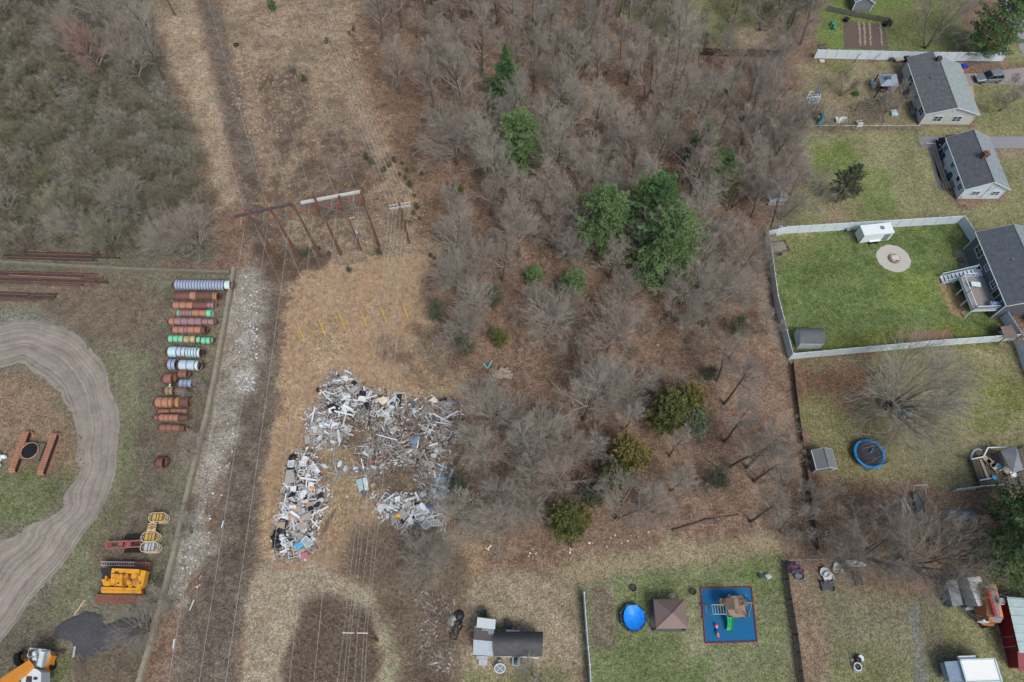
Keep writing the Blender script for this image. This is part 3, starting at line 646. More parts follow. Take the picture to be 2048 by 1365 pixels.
# deck
dk = thing('raised_deck', 'raised wooden deck with white railings and stairs behind the slate grey house', 'deck', A3)
DKW = mat('deck_boards', (148,144,140), .85, c2=(130,126,122), kind='streak', scale=3)
zd, x0, y0, y1 = 1.95, -3.5, .3, 5.8
m = MB(f3); k = int((y1 - y0) / .145)
for i in range(k): m.b2((x0, y0 + .145 * i, zd - .04), (-.1, y0 + .145 * i + .138, zd))
m.build('deck_floor', DKW, dk)
m = MB(f3); m.b2((x0 - .04, y0 - .04, zd - .3), (x0, y1 + .04, zd - .042)); m.b2((x0, y0 - .04, zd - .3), (-.1, y0, zd - .042)); m.b2((x0, y1, zd - .3), (-.1, y1 + .04, zd - .042)); m.build('rim_board', WHITE, dk)
for y in (y0, y0 + 1.83, y0 + 3.66, y1):
    m = MB(f3); m.b2((x0 - .12, y - .07, 0), (x0 + .02, y + .07, zd - .3)); m.build('post', WHITE, dk)
def rail(fr, pts, z, root, h=.95):
    m = MB(fr)
    for a, b in zip(pts[:-1], pts[1:]):
        za, zb = (a[2] if len(a) > 2 else z), (b[2] if len(b) > 2 else z)
        a3, b3 = Vector((a[0], a[1], za)), Vector((b[0], b[1], zb)); U = Vector((0, 0, 1))
        m.bar(a3 + U * h, b3 + U * h, .09, .07); m.bar(a3 + U * .12, b3 + U * .12, .05, .06)
        n = max(2, int((b3 - a3).length / .16))
        for i in range(n + 1):
            c = a3 + (b3 - a3) * (i / n); w_ = .1 if i in (0, n) else .03; m.bar(c + U * .0, c + U * (h + (.08 if i in (0, n) else -.03)), w_)
    m.build('railing', WHITE, root)
rail(f3, [(-.15, y0 + .08), (x0 + .08, y0 + .08)], zd, dk); rail(f3, [(x0 + .08, y0 + .08), (x0 + .08, 3.0), (x0 + .08, y1 - .08)], zd, dk)
rail(f3, [(x0 + .08, y1 - .08), (-1.6, y1 - .08)], zd, dk)
m = MB(f3)                                                     # stairs run down along the house end of the deck
for i in range(9): m.b2((-.9 - .45 * i - .42, y1 + .12, zd - .2 * (i + 1)), (-.9 - .45 * i, y1 + 1.2, zd - .2 * (i + 1) + .05))
for yy in (y1 + .08, y1 + 1.22): m.bar((-.7, yy, zd - .1), (-5.0, yy, .05), .05, .25)
m.b2((-.9, y1 + .1, zd - .06), (-.1, y1 + 1.2, zd - .01)); m.build('stair', WHITE, dk)
rail(f3, [(-.9, y1 + 1.24, zd), (-4.9, y1 + 1.24, .1)], zd, dk); rail(f3, [(-1.6, y1 + .06, zd - .3), (-4.9, y1 + .06, .1)], zd, dk)
# far top small cottage roof and lower-left cottage
SHG = shingle('blue_grey_shingles', (98,108,118), (112,122,132))
gable('small blue-grey roofed outbuilding cut by the top edge of the photo', at(1703,23), at(1738,26), at(1712,-12), 2.1, .9, mat('grey_siding', (132,138,142), .7, kind='siding'), SHG, .2, rm2=RF1a, name='garden_shed', cat='shed')
# small cottage bottom centre
RFB = shingle('black_roof_felt', (70,71,73), (92,92,92)); RFG = shingle('silver_shingles', (150,164,174), (168,180,188))
Z = 2.5
ctg = thing('cottage', 'small cottage at the bottom with dark curved roof, patched silver wing and white lean-to', 'cottage', at(1018,1290))
WW = mat('white_painted_boards', (214,218,218), .6, var=.06, scale=2)
def bx(px, z0, z1, name, m, root):
    b = MB(); b.prism([(p.x, p.y) for p in (at(x, y, z1) for x, y in px)], z0, z1); return b.build(name, m, root)
bx([(990,1270),(1082,1273),(1081,1309),(990,1307)], 0, 2.35, 'wall', WW, ctg); bx([(952,1257),(985,1262),(984,1309),(949,1307)], 0, 2.35, 'wall', WW, ctg)
b = MB(); n = 12; e0, e1 = [at(x, 1263.5, 2.35) for x in (987.5, 1086)], [at(x, 1313.5, 2.35) for x in (987.5, 1084.5)]
for i in range(n):                                             # gambrel-like curved roof
    for j in (0,):
        t0, t1 = i / n, (i + 1) / n; zz = lambda t: 2.38 + 1.25 * (1 - abs(2 * t - 1) ** 1.9)
        L0 = e0[0].lerp(e1[0], t0); L1 = e0[0].lerp(e1[0], t1); R0 = e0[1].lerp(e1[1], t0); R1 = e0[1].lerp(e1[1], t1)
        for q, t in ((L0, t0), (L1, t1), (R0, t0), (R1, t1)): q.z = zz(t)
        b.slab(L0, R0, R1, L1, .08)
b.build('main_roof', RFB, ctg)
b = MB(); e = [at(x, y, 2.35) for x, y in ((949,1252.5),(988.5,1257),(986,1312.5),(946.5,1310))]; rz = 3.25
r0 = (e[0] + e[3]) / 2; r1 = (e[1] + e[2]) / 2; r0.z = r1.z = rz
b.slab(e[0], e[1], r1, r0, .1); b.slab(r0, r1, e[2], e[3], .1); b.build('side_roof', RFG, ctg)
PATCH = mat('worn_brown_shingles', (126,116,112), .9, c2=(102,96,96), scale=3)
b = MB()
for (u0, u1, t0, t1) in ((0, .95, .50, .98), (0, .72, .28, .5), (0, .38, .12, .28)):
    f = lambda u, t: e[0].lerp(e[1], u).lerp(r0.lerp(r1, u), t)
    q = [f(u0, t0), f(u1, t0), f(u1, t1), f(u0, t1)]
    for p in q: p.z += .02
    b.slab(*q, .015)
b.build('roof_patch', PATCH, ctg)
b = MB(); b.slab(at(955,1235,2.3), at(991.5,1239.5,2.3), at(990,1258,2.75), at(953,1254,2.75), .1); b.build('lean_to_roof', mat('white_metal_sheet', (222,230,232), .4, var=.04), ctg)
bx([(957,1239),(989,1242),(988,1256),(955,1253)], 0, 2.15, 'lean_to', WW, ctg)
bx([(953,1311.5),(977,1313),(975.5,1319.5),(953,1319)], 0, .9, 'porch', mat('grey_porch_boards', (160,164,172), .8), ctg)
bx([(957.5,1319.7),(975,1320),(974.5,1331.5),(957,1331)], 0, .35, 'ramp', mat('grey_ramp_boards', (172,176,182), .8), ctg)
bx([(1025,1313.8),(1040,1314.5),(1039,1332.5),(1023,1332)], 0, .45, 'entry_step', mat('pale_blue_boards', (140,164,178), .7), ctg)
bx([(1028,1315),(1035.5,1315.5),(1034.5,1330),(1027.5,1329.5)], .452, .5, 'door_mat', mat('black_rubber', (30,32,36), .9), ctg)
for a_, c_ in (((987.5,1312.6),(1024,1314)), ((1040,1314.3),(1077,1316.5)), ((1085.5,1268),(1084,1306))): b = MB(); b.bar(at(*a_, 2.25), at(*c_, 2.25), .1, .12); b.build('gutter', WHITE, ctg)
# sheds
def barrel_shed(label, A, B, C, wh, rise, wm, rm, n=10):
    O, u, v, W, D = frame(A, B, C); fr = (O, u, v); t = thing('garden_shed', label, 'shed', O)
    pr = [(W * i / n, wh + rise * (1 - abs(2 * i / n - 1) ** 2.2)) for i in range(n + 1)]
    m = MB(fr); pts = [(0, 0)] + pr + [(W, 0)]
    # x along the curved span, y along the ridge
    N = len(pts); m.add([(p[0], 0, p[1]) for p in pts] + [(p[0], D, p[1]) for p in pts], [tuple(range(N)), tuple(range(2 * N - 1, N - 1, -1))] + [(i, i + N, (i + 1) % N + N, (i + 1) % N) for i in range(N)])
    m.build('wall', wm, t); m = MB(fr)
    for i in range(n):
        a, b = pr[i], pr[i + 1]; m.slab((a[0], -.1, a[1] + .05), (b[0], -.1, b[1] + .05), (b[0], D + .1, b[1] + .05), (a[0], D + .1, a[1] + .05), .04)
    m.build('roof', rm, t); m = MB(fr); m.b2((W * .3, -.03, .05), (W * .7, -.005, wh)); m.build('door', wm, t); return t
barrel_shed('small barrel-roofed grey shed in the corner of the green lawn', at(1593,698), at(1587,667), at(1638,692), 1.5, .7, mat('shed_white', (190,200,206), .6, kind='siding'), shingle('shed_shingles', (104,110,112), (88,92,96)))
gable('small grey garden shed beside the dark fence line near the trampoline', at(1624,946), at(1659,944), at(1624,912), 1.9, .7, mat('grey_shed_boards', (120,122,120), .8), shingle('grey_shed_roof', (124,126,130), (108,110,114)), .15, name='garden_shed', cat='shed')
gable('low grey shed half hidden by branches at the woods edge', at(1536,413), at(1566,411), at(1537,398), 1.5, .5, mat('pale_shed_boards', (176,184,188), .7), shingle('shed_roof_dark', (104,108,112), (120,122,126)), .1, name='garden_shed', cat='shed')
# red metal building at right edge
rb = thing('metal_building', 'dark red metal building with ribbed pale roof at the right edge', 'barn', at(2020,1270))
RED = mat('dark_red_metal', (122,32,44), .5, var=.08, scale=1.5)
E4 = [at(2017,1198,2.9), at(2041,1302,2.9)]; v4 = (E4[1] - E4[0]); v4.z = 0; l4 = v4.length; v4 /= l4; n4 = Vector((v4.y, -v4.x, 0)); n4 = -n4 if n4.x < 0 else n4
O4 = Vector((E4[0].x, E4[0].y, 0)); fr4 = (O4, v4, n4)
m = MB(fr4); m.b2((0, .15, 0), (l4, 6.5, 2.8)); m.build('wall', RED, rb)
m = MB(fr4); m.slab((-.2, -.15, 2.9), (l4 + .2, -.15, 2.9), (l4 + .2, 6.8, 3.6), (-.2, 6.8, 3.6), .06)
for i in range(int(l4 / .9) + 1): m.bar((i * .9, -.15, 2.93), (i * .9, 6.8, 3.63), .06, .08)
m.build('metal_roof', mat('pale_metal_roof', (176,196,196), .35, .3, var=.1, scale=1.5), rb)
m = MB(fr4); m.b2((l4 * .72, .11, .1), (l4 * .9, .148, 2.1)); m.build('door', mat('red_door', (132,36,48), .5), rb)
m = MB(fr4); m.b2((l4 * .72 - .06, .1, .05), (l4 * .72, .149, 2.16)); m.b2((l4 * .9, .1, .05), (l4 * .9 + .06, .149, 2.16)); m.build('door_frame', mat('tan_trim', (170,150,130)), rb)
m = MB(fr4); m.b2((l4 + .02, .2, 0), (l4 + 1.6, 6.3, 2.0)); m.slab((l4 + .02, 0, 2.4), (l4 + 1.9, 0, 1.9), (l4 + 1.9, 6.6, 1.9), (l4 + .02, 6.6, 2.4), .06); m.build('lean_to', RED, rb)
# ================================================================ TREES AND BRUSH
def rvec(g): return Vector((g.gauss(0, 1), g.gauss(0, 1), g.gauss(0, 1))).normalized()
def bare_mesh(seed, h, R, stems=1, limbs=13, sub=7, twig=6, fine=4, trunk_r=None, low=.25, wid=1.0, droop=0.0):
    """trunk and crown shapes of a leafless broadleaf tree standing at the origin"""
    g = random.Random(seed); T = MB(); C = MB(); tr = trunk_r or .016 * h + .02
    def twiglet(p, d, l, w):
        s = d.cross(rvec(g)); s = s.normalized() * w * .5 if s.length > 1e-4 else Vector((w, 0, 0)); q = p + d * l
        n = len(C.v); C.v += [tuple(p - s), tuple(p + s), tuple(q)]; C.f.append((n, n + 1, n + 2)); C.m.append(0)
    def grow(p, d, l, r, lev):
        n = (6, 4, 3)[lev - 1]; pts = [p.copy()]; q = p.copy(); dd = d.copy()
        for i in range(n):
            dd = (dd + rvec(g) * (.07, .09, .12)[lev - 1] + Vector((0, 0, (.05, .03, .02)[lev - 1] - droop))).normalized(); q = q + dd * (l / n); pts.append(q.copy())
        C.tube(pts, [max(.0085 * wid, r * (1 - .85 * i / n)) for i in range(n + 1)], (5, 3, 3)[lev - 1], False)
        k = (sub, twig, fine)[lev - 1]
        for i in range(k):
            t = .18 + .8 * (i + g.random()) / k; f = t * n; a = min(int(f), n - 1); pp = pts[a].lerp(pts[a + 1], f - a); ax = (pts[a + 1] - pts[a]).normalized()
            o = rvec(g); o = (o - ax * o.dot(ax)).normalized(); nd = (ax + o * g.uniform(.35, .85)).normalized()
            ll = l * g.uniform(.5, .8) * (1.0 - .45 * t)
            if lev < 3: grow(pp, nd, ll, r * .45 * (1.1 - .5 * t), lev + 1)
            else: twiglet(pp, nd, max(.35, ll), .02 * wid)
        if lev == 3: twiglet(q, dd, max(.3, l * .4), .02 * wid)
    for s in range(stems):
        lean = Vector((0, 0, 1)) if stems == 1 else (Vector((math.cos(2 * PI * s / stems + g.uniform(-.4, .4)), math.sin(2 * PI * s / stems + g.uniform(-.4, .4)), 0)) * g.uniform(.25, .6) + Vector((0, 0, 1))).normalized()
        hh = h * g.uniform(.8, 1.0); n = 8; pts = [Vector((0, 0, -.1)) + (lean * .1 if stems > 1 else Vector())]; d = lean.copy()
        for i in range(n): d = (d + rvec(g) * .07 + Vector((0, 0, .05))).normalized(); pts.append(pts[-1] + d * hh * .88 / n)
        r0 = tr / (stems ** .4); rr = [r0 * (1.25 if i == 0 else 1 - .88 * i / n) for i in range(n + 1)]; T.tube(pts, rr, 7, True)
        for i in range(max(3, limbs // stems)):
            t = low + (1 - low) * ((i + g.random()) / max(3, limbs // stems)); f = t * n; a = min(int(f), n - 1); p = pts[a].lerp(pts[a + 1], min(1, f - a))
            ang = g.uniform(0, 2 * PI) if stems == 1 else math.atan2(lean.y, lean.x) + g.uniform(-1.7, 1.7)
            el = g.uniform(.3, .8) + .5 * t; l = R * g.uniform(.8, 1.15) * (1.15 - .55 * t)
            grow(p, Vector((math.cos(ang) * math.cos(el), math.sin(ang) * math.cos(el), math.sin(el))), l, r0 * .5 * (1.1 - .75 * t), 1)
    return T, C
def conifer_mesh(seed, h, R, prof, whorl=.62, per=6, tufts=13, tl=.36, tw=.13, rise=.18, low=.12, fan=9, gap=.15):
    g = random.Random(seed); T = MB(); C = MB(); n = 7
    T.tube([Vector((g.uniform(-.06, .06) * i, g.uniform(-.06, .06) * i, h * .96 * i / n - .05)) for i in range(n + 1)], [max(.03, (.014 * h + .05) * (1 - .9 * i / n)) for i in range(n + 1)], 7)
    def tuft(p, d, s):
        for _ in range(fan):
            e = (d * .8 + rvec(g) * .85 + Vector((0, 0, .3))).normalized(); l = tl * s * g.uniform(.7, 1.25); w = e.cross(rvec(g)); w = w.normalized() * tw * s * .5 if w.length > 1e-3 else Vector((.05, 0, 0))
            q = p + e * l; m = p + e * l * .45; k = len(C.v); C.v += [tuple(p), tuple(m + w), tuple(q), tuple(m - w)]; C.f.append((k, k + 1, k + 2, k + 3)); C.m.append(0)
    z = low * h; off = 0
    while z < h * .98:
        t = z / h; L = R * prof(t); off += 1.1
        for i in range(per):
            if g.random() < gap: continue
            a = off + 2 * PI * i / per + g.uniform(-.35, .35); l = L * g.uniform(.7, 1.15); el = rise + .5 * t * t + g.uniform(-.15, .12)
            d = Vector((math.cos(a) * math.cos(el), math.sin(a) * math.cos(el), math.sin(el))); s = Vector((-math.sin(a), math.cos(a), 0)); p0 = Vector((0, 0, z))
            tip = p0 + d * l + Vector((0, 0, .06 * l)); T.tube([p0, p0 + d * l * .5 - Vector((0, 0, .02 * l)), tip], [.03 + .012 * l, .02 + .006 * l, .01], 4, False)
            k = max(4, int(tufts * l / R + 3))
            for j in range(k):
                u = (.22 + .78 * (j + g.random()) / k); wdt = .42 * l * (1.05 - u) + .12
                p = p0.lerp(tip, u) + s * g.uniform(-wdt, wdt) + Vector((0, 0, g.uniform(-.1, .16)))
                tuft(p, (d + s * g.uniform(-.8, .8)).normalized(), g.uniform(.8, 1.25))
        z += whorl * g.uniform(.8, 1.2) * (1.15 - .5 * t)
    for _ in range(5): tuft(Vector((g.uniform(-.1, .1), g.uniform(-.1, .1), h * g.uniform(.95, 1.0))), Vector((0, 0, 1)), 1)
    return T, C
BARKS = mat('grey_bark', (84,78,72), .95, c2=(108,101,93), scale=3, rnd=.15)
TWIG = mat('grey_twigs', (141,137,126), .95, c2=(163,158,147), scale=.5, rnd=.16)
TWIG_P = mat('pinkish_budding_twigs', (148,138,128), .95, c2=(166,154,144), scale=.5, rnd=.1)
TWIG_R = mat('red_budding_twigs', (156,124,116), .95, c2=(166,136,128), scale=.5)
TWIG_B = mat('brown_twigs', (132,126,116), .95, c2=(154,147,136), scale=.5, rnd=.14)
TWIG_G = mat('olive_twigs', (126,126,104), .95, c2=(146,144,122), scale=.5, rnd=.18)
def needles(name, c, c2, sc=.55): return mat(name, c, .7, c2=c2, scale=sc, rnd=.08, detail=3, spec=.2)
PINE = needles('pine_needles', (88,122,76), (138,164,108)); SPRUCE = needles('spruce_needles', (70,108,68), (116,150,94)); OLIVE = needles('cedar_foliage', (92,104,60), (132,134,82))
RUSTC = needles('bronze_cedar_foliage', (112,110,66), (150,136,84)); GREYC = needles('grey_green_foliage', (100,118,92), (134,148,120)); DARKC = needles('dark_dull_foliage', (84,94,74), (112,118,94))
PR = {}
def proto(key, builder, tm, cm, crown='crown'):
    T, C = builder; t = thing('tree', None, None, (0, 0, 0)); a = T.build('trunk', tm, t); b = C.build(crown, cm, t); PR[key] = t; return t
for i in range(5): proto('tall%d' % i, bare_mesh(20 + i, 12 + i * .4, 3.6 + .3 * i, 1, 22, 6, 6, 6, low=.3, wid=.86), BARKS, TWIG)
for i in range(3): proto('multi%d' % i, bare_mesh(40 + i, 10, 4.4, 3, 24, 6, 6, 6, low=.25, wid=.86), BARKS, TWIG)
for i in range(4): proto('round%d' % i, bare_mesh(50 + i, 7.5, 5.0, 1, 32, 6, 6, 7, low=.22, wid=.86), BARKS, TWIG)
for i in range(3): proto('small%d' % i, bare_mesh(60 + i, 5, 2.6, 2, 18, 6, 5, 5), BARKS, TWIG)
for i in range(2): proto('pole%d' % i, bare_mesh(66 + i, 11, 2.4, 1, 14, 6, 5, 5, trunk_r=.15, low=.4), BARKS, TWIG)
for i in range(2): proto('lean%d' % i, bare_mesh(74 + i, 15, 3.6, 1, 18, 6, 5, 5, trunk_r=.2, low=.42), BARKS, TWIG)
proto('spread', bare_mesh(70, 9.5, 8.0, 6, 44, 8, 6, 5, trunk_r=.5, low=.12), BARKS, TWIG)
proto('spread2', bare_mesh(71, 8.0, 6.8, 5, 30, 7, 5, 4, trunk_r=.4, low=.15), BARKS, TWIG)
for i in range(3): proto('bush%d' % i, bare_mesh(80 + i, 2.6, 1.5, 7, 21, 6, 5, 4, trunk_r=.05, low=.1, wid=1.0), BARKS, TWIG_B)
cone = lambda t: max(.05, 1 - t) ** 1.15
broad = lambda t: max(.12, math.sin(PI * min(1, .18 + .80 * t)) ** .7)
oval = lambda t: max(.1, math.sin(PI * min(1, .22 + .76 * t)) ** .9)
proto('spruce', conifer_mesh(1, 12.5, 5.0, cone, .46, 8, 32, .27, .07, .05, fan=11), BARKS, SPRUCE)
proto('pine0', conifer_mesh(2, 12, 4.2, broad, .58, 7, 40, .25, .055, .14, fan=15, gap=.24), BARKS, PINE)
proto('pine1', conifer_mesh(3, 13.5, 4.9, broad, .6, 7, 46, .26, .058, .12, fan=15, gap=.26), BARKS, PINE)
proto('pine2', conifer_mesh(4, 10, 3.0, broad, .58, 6, 22, .28, .07, .2, gap=.32, low=.22, fan=11), BARKS, PINE)
proto('pine3', conifer_mesh(5, 4.5, 1.7, oval, .36, 7, 17, .25, .07, .25, fan=10), BARKS, PINE)
proto('cedar0', conifer_mesh(6, 5.6, 2.5, oval, .4, 8, 21, .28, .065, .5, low=.05, gap=.26, fan=9), BARKS, OLIVE)
proto('cedar1', conifer_mesh(7, 4.8, 2.0, oval, .4, 7, 17, .27, .065, .55, low=.05, gap=.26, fan=9), BARKS, OLIVE)
proto('cedar2', conifer_mesh(8, 5, 2.2, oval, .5, 7, 13, .26, .06, .4, low=.08, gap=.35, fan=8), BARKS, DARKC)
used = set(); TREES = []
def plant(key, p, label, sc=1.0, rz=None, name='bare_tree', cat='tree', group=None, mats=None):
    g = random.Random(int(p.x * 97 + p.y * 131)); rz = g.uniform(0, 6.28) if rz is None else rz
    t = copy_tree(PR[key], (p.x, p.y, 0), rz, sc, label, group, mats); t.name = name; t['category'] = cat; ROOT[t.name] = Vector((p.x, p.y, 0)); TREES.append((p.x, p.y, key)); return t
W_P, W_R, W_B, W_G = {'crown': TWIG_P}, {'crown': TWIG_R}, {'crown': TWIG_B}, {'crown': TWIG_G}
# ---- evergreens
EV = [('spruce', (1014,215), 1.02, 'tall pointed dark spruce, the highest evergreen of the wood', None, 'spruce_tree'),
 ('pine0', (1040,345), 1.02, 'bushy green pine just below the tall pointed spruce', None, 'pine_tree'),
 ('pine0', (1200,500), 1.1, 'large dense pine, left one of the big pines in the middle of the wood', None, 'pine_tree'),
 ('pine1', (1290,480), 1.0, 'dark green pine at the back of the biggest pine clump', {'crown': SPRUCE}, 'pine_tree'),
 ('pine1', (1318,560), 1.1, 'largest broad pine with light green tips, front of the biggest clump', None, 'pine_tree'),
 ('pine0', (1428,395), .78, 'open-crowned pine between the big pine clump and the backyard', None, 'pine_tree'),
 ('pine0', (1392,332), .7, 'thin dark pine behind the open-crowned pine', {'crown': SPRUCE}, 'pine_tree'),
 ('pine3', (1144,588), 1.2, 'small bright green pine below and left of the big pines', None, 'pine_tree'),
 ('pine3', (1068,565), .8, 'tiny green pine left of the small bright pine', None, 'pine_tree'),
 ('cedar0', (1328,850), 1.4, 'dense olive-green cedar, tallest of the lower cedars', None, 'cedar_tree'),
 ('cedar1', (1368,818), 1.3, 'bronze-tipped cedar at the back of the lower cedar clump', {'crown': RUSTC}, 'cedar_tree'),
 ('cedar1', (1376,862), 1.2, 'grey-green juniper at the right of the lower cedar clump', {'crown': GREYC}, 'cedar_tree'),
 ('cedar0', (1250,932), 1.3, 'bronze and olive cedar left below the dense olive one', {'crown': RUSTC}, 'cedar_tree'),
 ('cedar1', (1222,966), 1.2, 'dull green cedar below the bronze and olive cedar', {'crown': OLIVE}, 'cedar_tree'),
 ('cedar1', (1182,1000), 1.05, 'dark cedar between bare trees near the lower wood edge', {'crown': DARKC}, 'cedar_tree'),
 ('cedar0', (1132,1058), 1.2, 'olive cedar at the lower edge of the wood, above the clearing', None, 'cedar_tree'),
 ('cedar1', (1160,1035), .8, 'small bronze cedar beside the olive cedar at the wood edge', {'crown': RUSTC}, 'cedar_tree'),
 ('cedar2', (1428,968), .75, 'lone dull green shrub-like cedar on the leafy slope', {'crown': DARKC}, 'cedar_tree'),
 ('cedar2', (1468,668), .85, 'loose dark green cedar near the dirt edge by the vinyl fence', {'crown': DARKC}, 'cedar_tree'),
 ('cedar2', (1240,760), .7, 'small dull olive cedar in the leaves above the round grey tree', {'crown': DARKC}, 'cedar_tree'),
 ('cedar2', (1415,755), .55, 'knee-high green cedar right of the lower cedar clump', {'crown': DARKC}, 'cedar_tree'),
 ('cedar2', (878,640), .9, 'dark grey-green cedar at the left edge of the wood by the tan grass', {'crown': DARKC}, 'cedar_tree'),
 ('cedar2', (930,705), .8, 'dull green cedar behind the grey tree near the log pile', {'crown': DARKC}, 'cedar_tree'),
 ('cedar2', (990,610), .9, 'olive cedar among bare trees left of the small pines', {'crown': DARKC}, 'cedar_tree'),
 ('cedar1', (1000,690), .8, 'olive cedar just above the log pile', {'crown': OLIVE}, 'cedar_tree'),
 ('cedar2', (920,985), .9, 'dark olive cedar beside the scrap heap at the wood edge', {'crown': DARKC}, 'cedar_tree'),
 ('cedar1', (880,250), .7, 'pale green young pine at the wood edge by the upper tan grass', {'crown': GREYC}, 'cedar_tree'),
 ('cedar1', (918,390), .6, 'small olive cedar right of the distribution pole', {'crown': OLIVE}, 'cedar_tree'),
 ('cedar2', (1165,70), .8, 'dark olive evergreen in the upper wood', {'crown': DARKC}, 'cedar_tree'),
 ('pine1', (1958,112), .98, 'big dark green pine behind the top white fence by the road', None, 'pine_tree'),
 ('pine1', (1985,1130), 1.0, 'big green pine at the right edge above the red building', None, 'pine_tree'),
 ('pine0', (2000,1040), .95, 'green pine at the right edge beside the cluttered deck', {'crown': SPRUCE}, 'pine_tree'),
 ('pine2', (1672,405), .8, 'dark loose spruce alone on the second backyard lawn', {'crown': DARKC}, 'spruce_tree'),
 ('cedar1', (548,22), .5, 'single dark green shrub on the tan strip at the top', {'crown': SPRUCE}, 'cedar_tree'),
 ('cedar2', (1405,95), .6, 'dark shrub at the end of the brown board fence', {'crown': DARKC}, 'cedar_tree')]
for k, p, s, lab, mt, nm in EV: plant(k, at(*p), lab, s, name=nm, group='evergreens', mats=mt)
# ---- bare trees one can point at
NB = [('spread', (1772,818), 1.0, 'wide spreading bare tree with many stems on the lawn below the vinyl fence', None),
 ('spread2', (1808,1128), .98, 'wide bare tree over the junk row, its twigs reaching the grey trailer', W_B),
 ('spread2', (1722,1112), .8, 'bare many-stemmed tree over the middle of the junk row', W_B),
 ('multi1', (1872,1118), .8, 'bare tree above the grey two-tone trailer roof', W_B),
 ('round1', (1660,1120), .8, 'bare tree over the corner of the dark slatted fence', W_B),
 ('round0', (980,850), 1.15, 'fuzzy round bare tree right of the scrap heaps', None),
 ('round2', (1196,800), 1.0, 'pale round bare tree above the lower cedars', None),
 ('round1', (930,690), .85, 'pale grey bare tree beside the log pile', None),
 ('round0', (866,1125), .85, 'bare tree with spreading limbs in brush right of the lower scrap heap', None),
 ('tall1', (799,188), .95, 'thin bare tree standing alone at the left edge of the upper wood', None),
 ('tall0', (766,82), 1.0, 'bare tree at the top of the wood beside the wires', None),
 ('round3', (915,330), 1.2, 'broad fuzzy bare tree left of the green pines at the wood edge', None),
 ('tall3', (1106,333), 1.0, 'tall fuzzy bare tree right of the bushy pine', None),
 ('round3', (1190,365), 1.0, 'round fuzzy bare tree above the big left pine', None),
 ('multi0', (1345,645), .85, 'pale branching bare tree below the big pine clump', None),
 ('round2', (1100,670), .95, 'rounded bare tree below the small bright pine', None),
 ('multi0', (1461,418), 1.0, 'dark forked bare tree near the low shed', W_B),
 ('tall2', (1332,74), 1.0, 'dark forked bare tree in front of the top lawn', W_B),
 ('multi2', (1560,440), 1.05, 'leaning bare tree at the woods edge over the low shed', W_B),
 ('multi1', (1850,98), 1.15, 'wide brownish bare tree on the topmost lawn left of the big pine', W_B),
 ('small0', (1680,192), .9, 'pruned bare tree on the first backyard lawn', W_B),
 ('small1', (1772,225), 1.0, 'bare tree between the gazebo and the pale grey house', W_B),
 ('small2', (1768,228), .8, 'dense dark bush under the bare tree by the pale grey house', W_B),
 ('small2', (1658,262), .8, 'small bare tree at the wire fence behind the garden arbour', W_B),
 ('small1', (1999,222), 1.1, 'thin leaning bare tree on the front lawn of the pale grey house', W_B),
 ('round0', (278,432), 1.0, 'grey-green bare tree at the lower right edge of the thicket', None),
 ('round1', (408,500), 1.05, 'pinkish-grey bare tree above the corner of the concrete walls', W_P),
 ('tall1', (220,165), 1.1, 'reddish budding tree at the edge of the left thicket', W_R),
 ('tall2', (300,190), 1.05, 'pinkish-grey bare tree beside the pale grassy strip', W_P),
 ('tall3', (322,106), 1.0, 'tall bare tree at the top of the pale grassy strip', None),
 ('tall0', (250,100), 1.05, 'dark stemmed bare tree behind the reddish budding tree', W_P),
 ('tall4', (205,60), 1.05, 'bare tree at the top left of the reddish tree', W_P),
 ('tall4', (1111,45), 1.0, 'thick trunked bare tree at the top centre of the wood', W_B),
 ('small0', (385,1064), .8, 'thin bare tree leaning over the wall by the striped hoppers', None),
 ('small1', (342,1204), .8, 'thin bare tree leaning over the wall by the yellow machine', None),
 ('spread2', (298,1262), .5, 'many-stemmed bare shrub over the black millings heap', None),
 ('small2', (398,905), .75, 'small bare tree at the wall below the rusty pipes', W_P),
 ('small1', (396,790), .7, 'small bare tree beside the wall at the lower rusty pipes', W_P),
 ('small0', (1065,1350), .8, 'pale bare tree at the bottom edge right of the cottage', None),
 ('tall3', (1010,1010), .7, 'bare tree at the lower wood edge, left of the olive cedar', None),
 ('round1', (1050,1040), .8, 'pale bare tree beside the olive cedar at the wood edge', None),
 ('lean0', (1450,884), 0.95, 'tall dark trunked bare tree standing alone on the leafy slope below the cedars', W_B),
 ('lean1', (1460,935), 0.95, 'tall thin bare tree leaning right, left of two others on the slope', W_B),
 ('lean0', (1494,936), 1.00, 'tall bare tree in the middle of the leafy slope by the dark fence line', W_B),
 ('lean1', (1509,964), 1.00, 'thick dark trunked bare tree on the slope, nearest the grey shed', W_B),
 ('lean0', (1448,809), 1.00, 'tall bare tree right of the lower cedar clump with a long dark trunk', W_B),
 ('lean1', (1433,762), 0.90, 'forked dark bare tree above the lower cedar clump, close to the green cedar', W_B),
 ('lean0', (1501,1044), 0.90, 'tall bare tree at the lower right corner of the wood', W_B),
 ('lean1', (1395,575), 0.95, 'dark double trunked bare tree right below the biggest pine clump', W_B),
 ('lean0', (1455,420), 1.00, 'blackish leaning bare tree below the open-crowned pine', W_B),
 ('lean1', (1535,470), 1.00, 'dark leaning bare tree at the corner of the vinyl fence', W_B),
 ('multi2', (2040,690), .6, 'dark bare tree trunk leaning over the fence corner by the lean-to roof', W_B)]
for k, p, s, lab, mt in NB: plant(k, at(*p), lab, s, group='single bare trees', mats=mt)
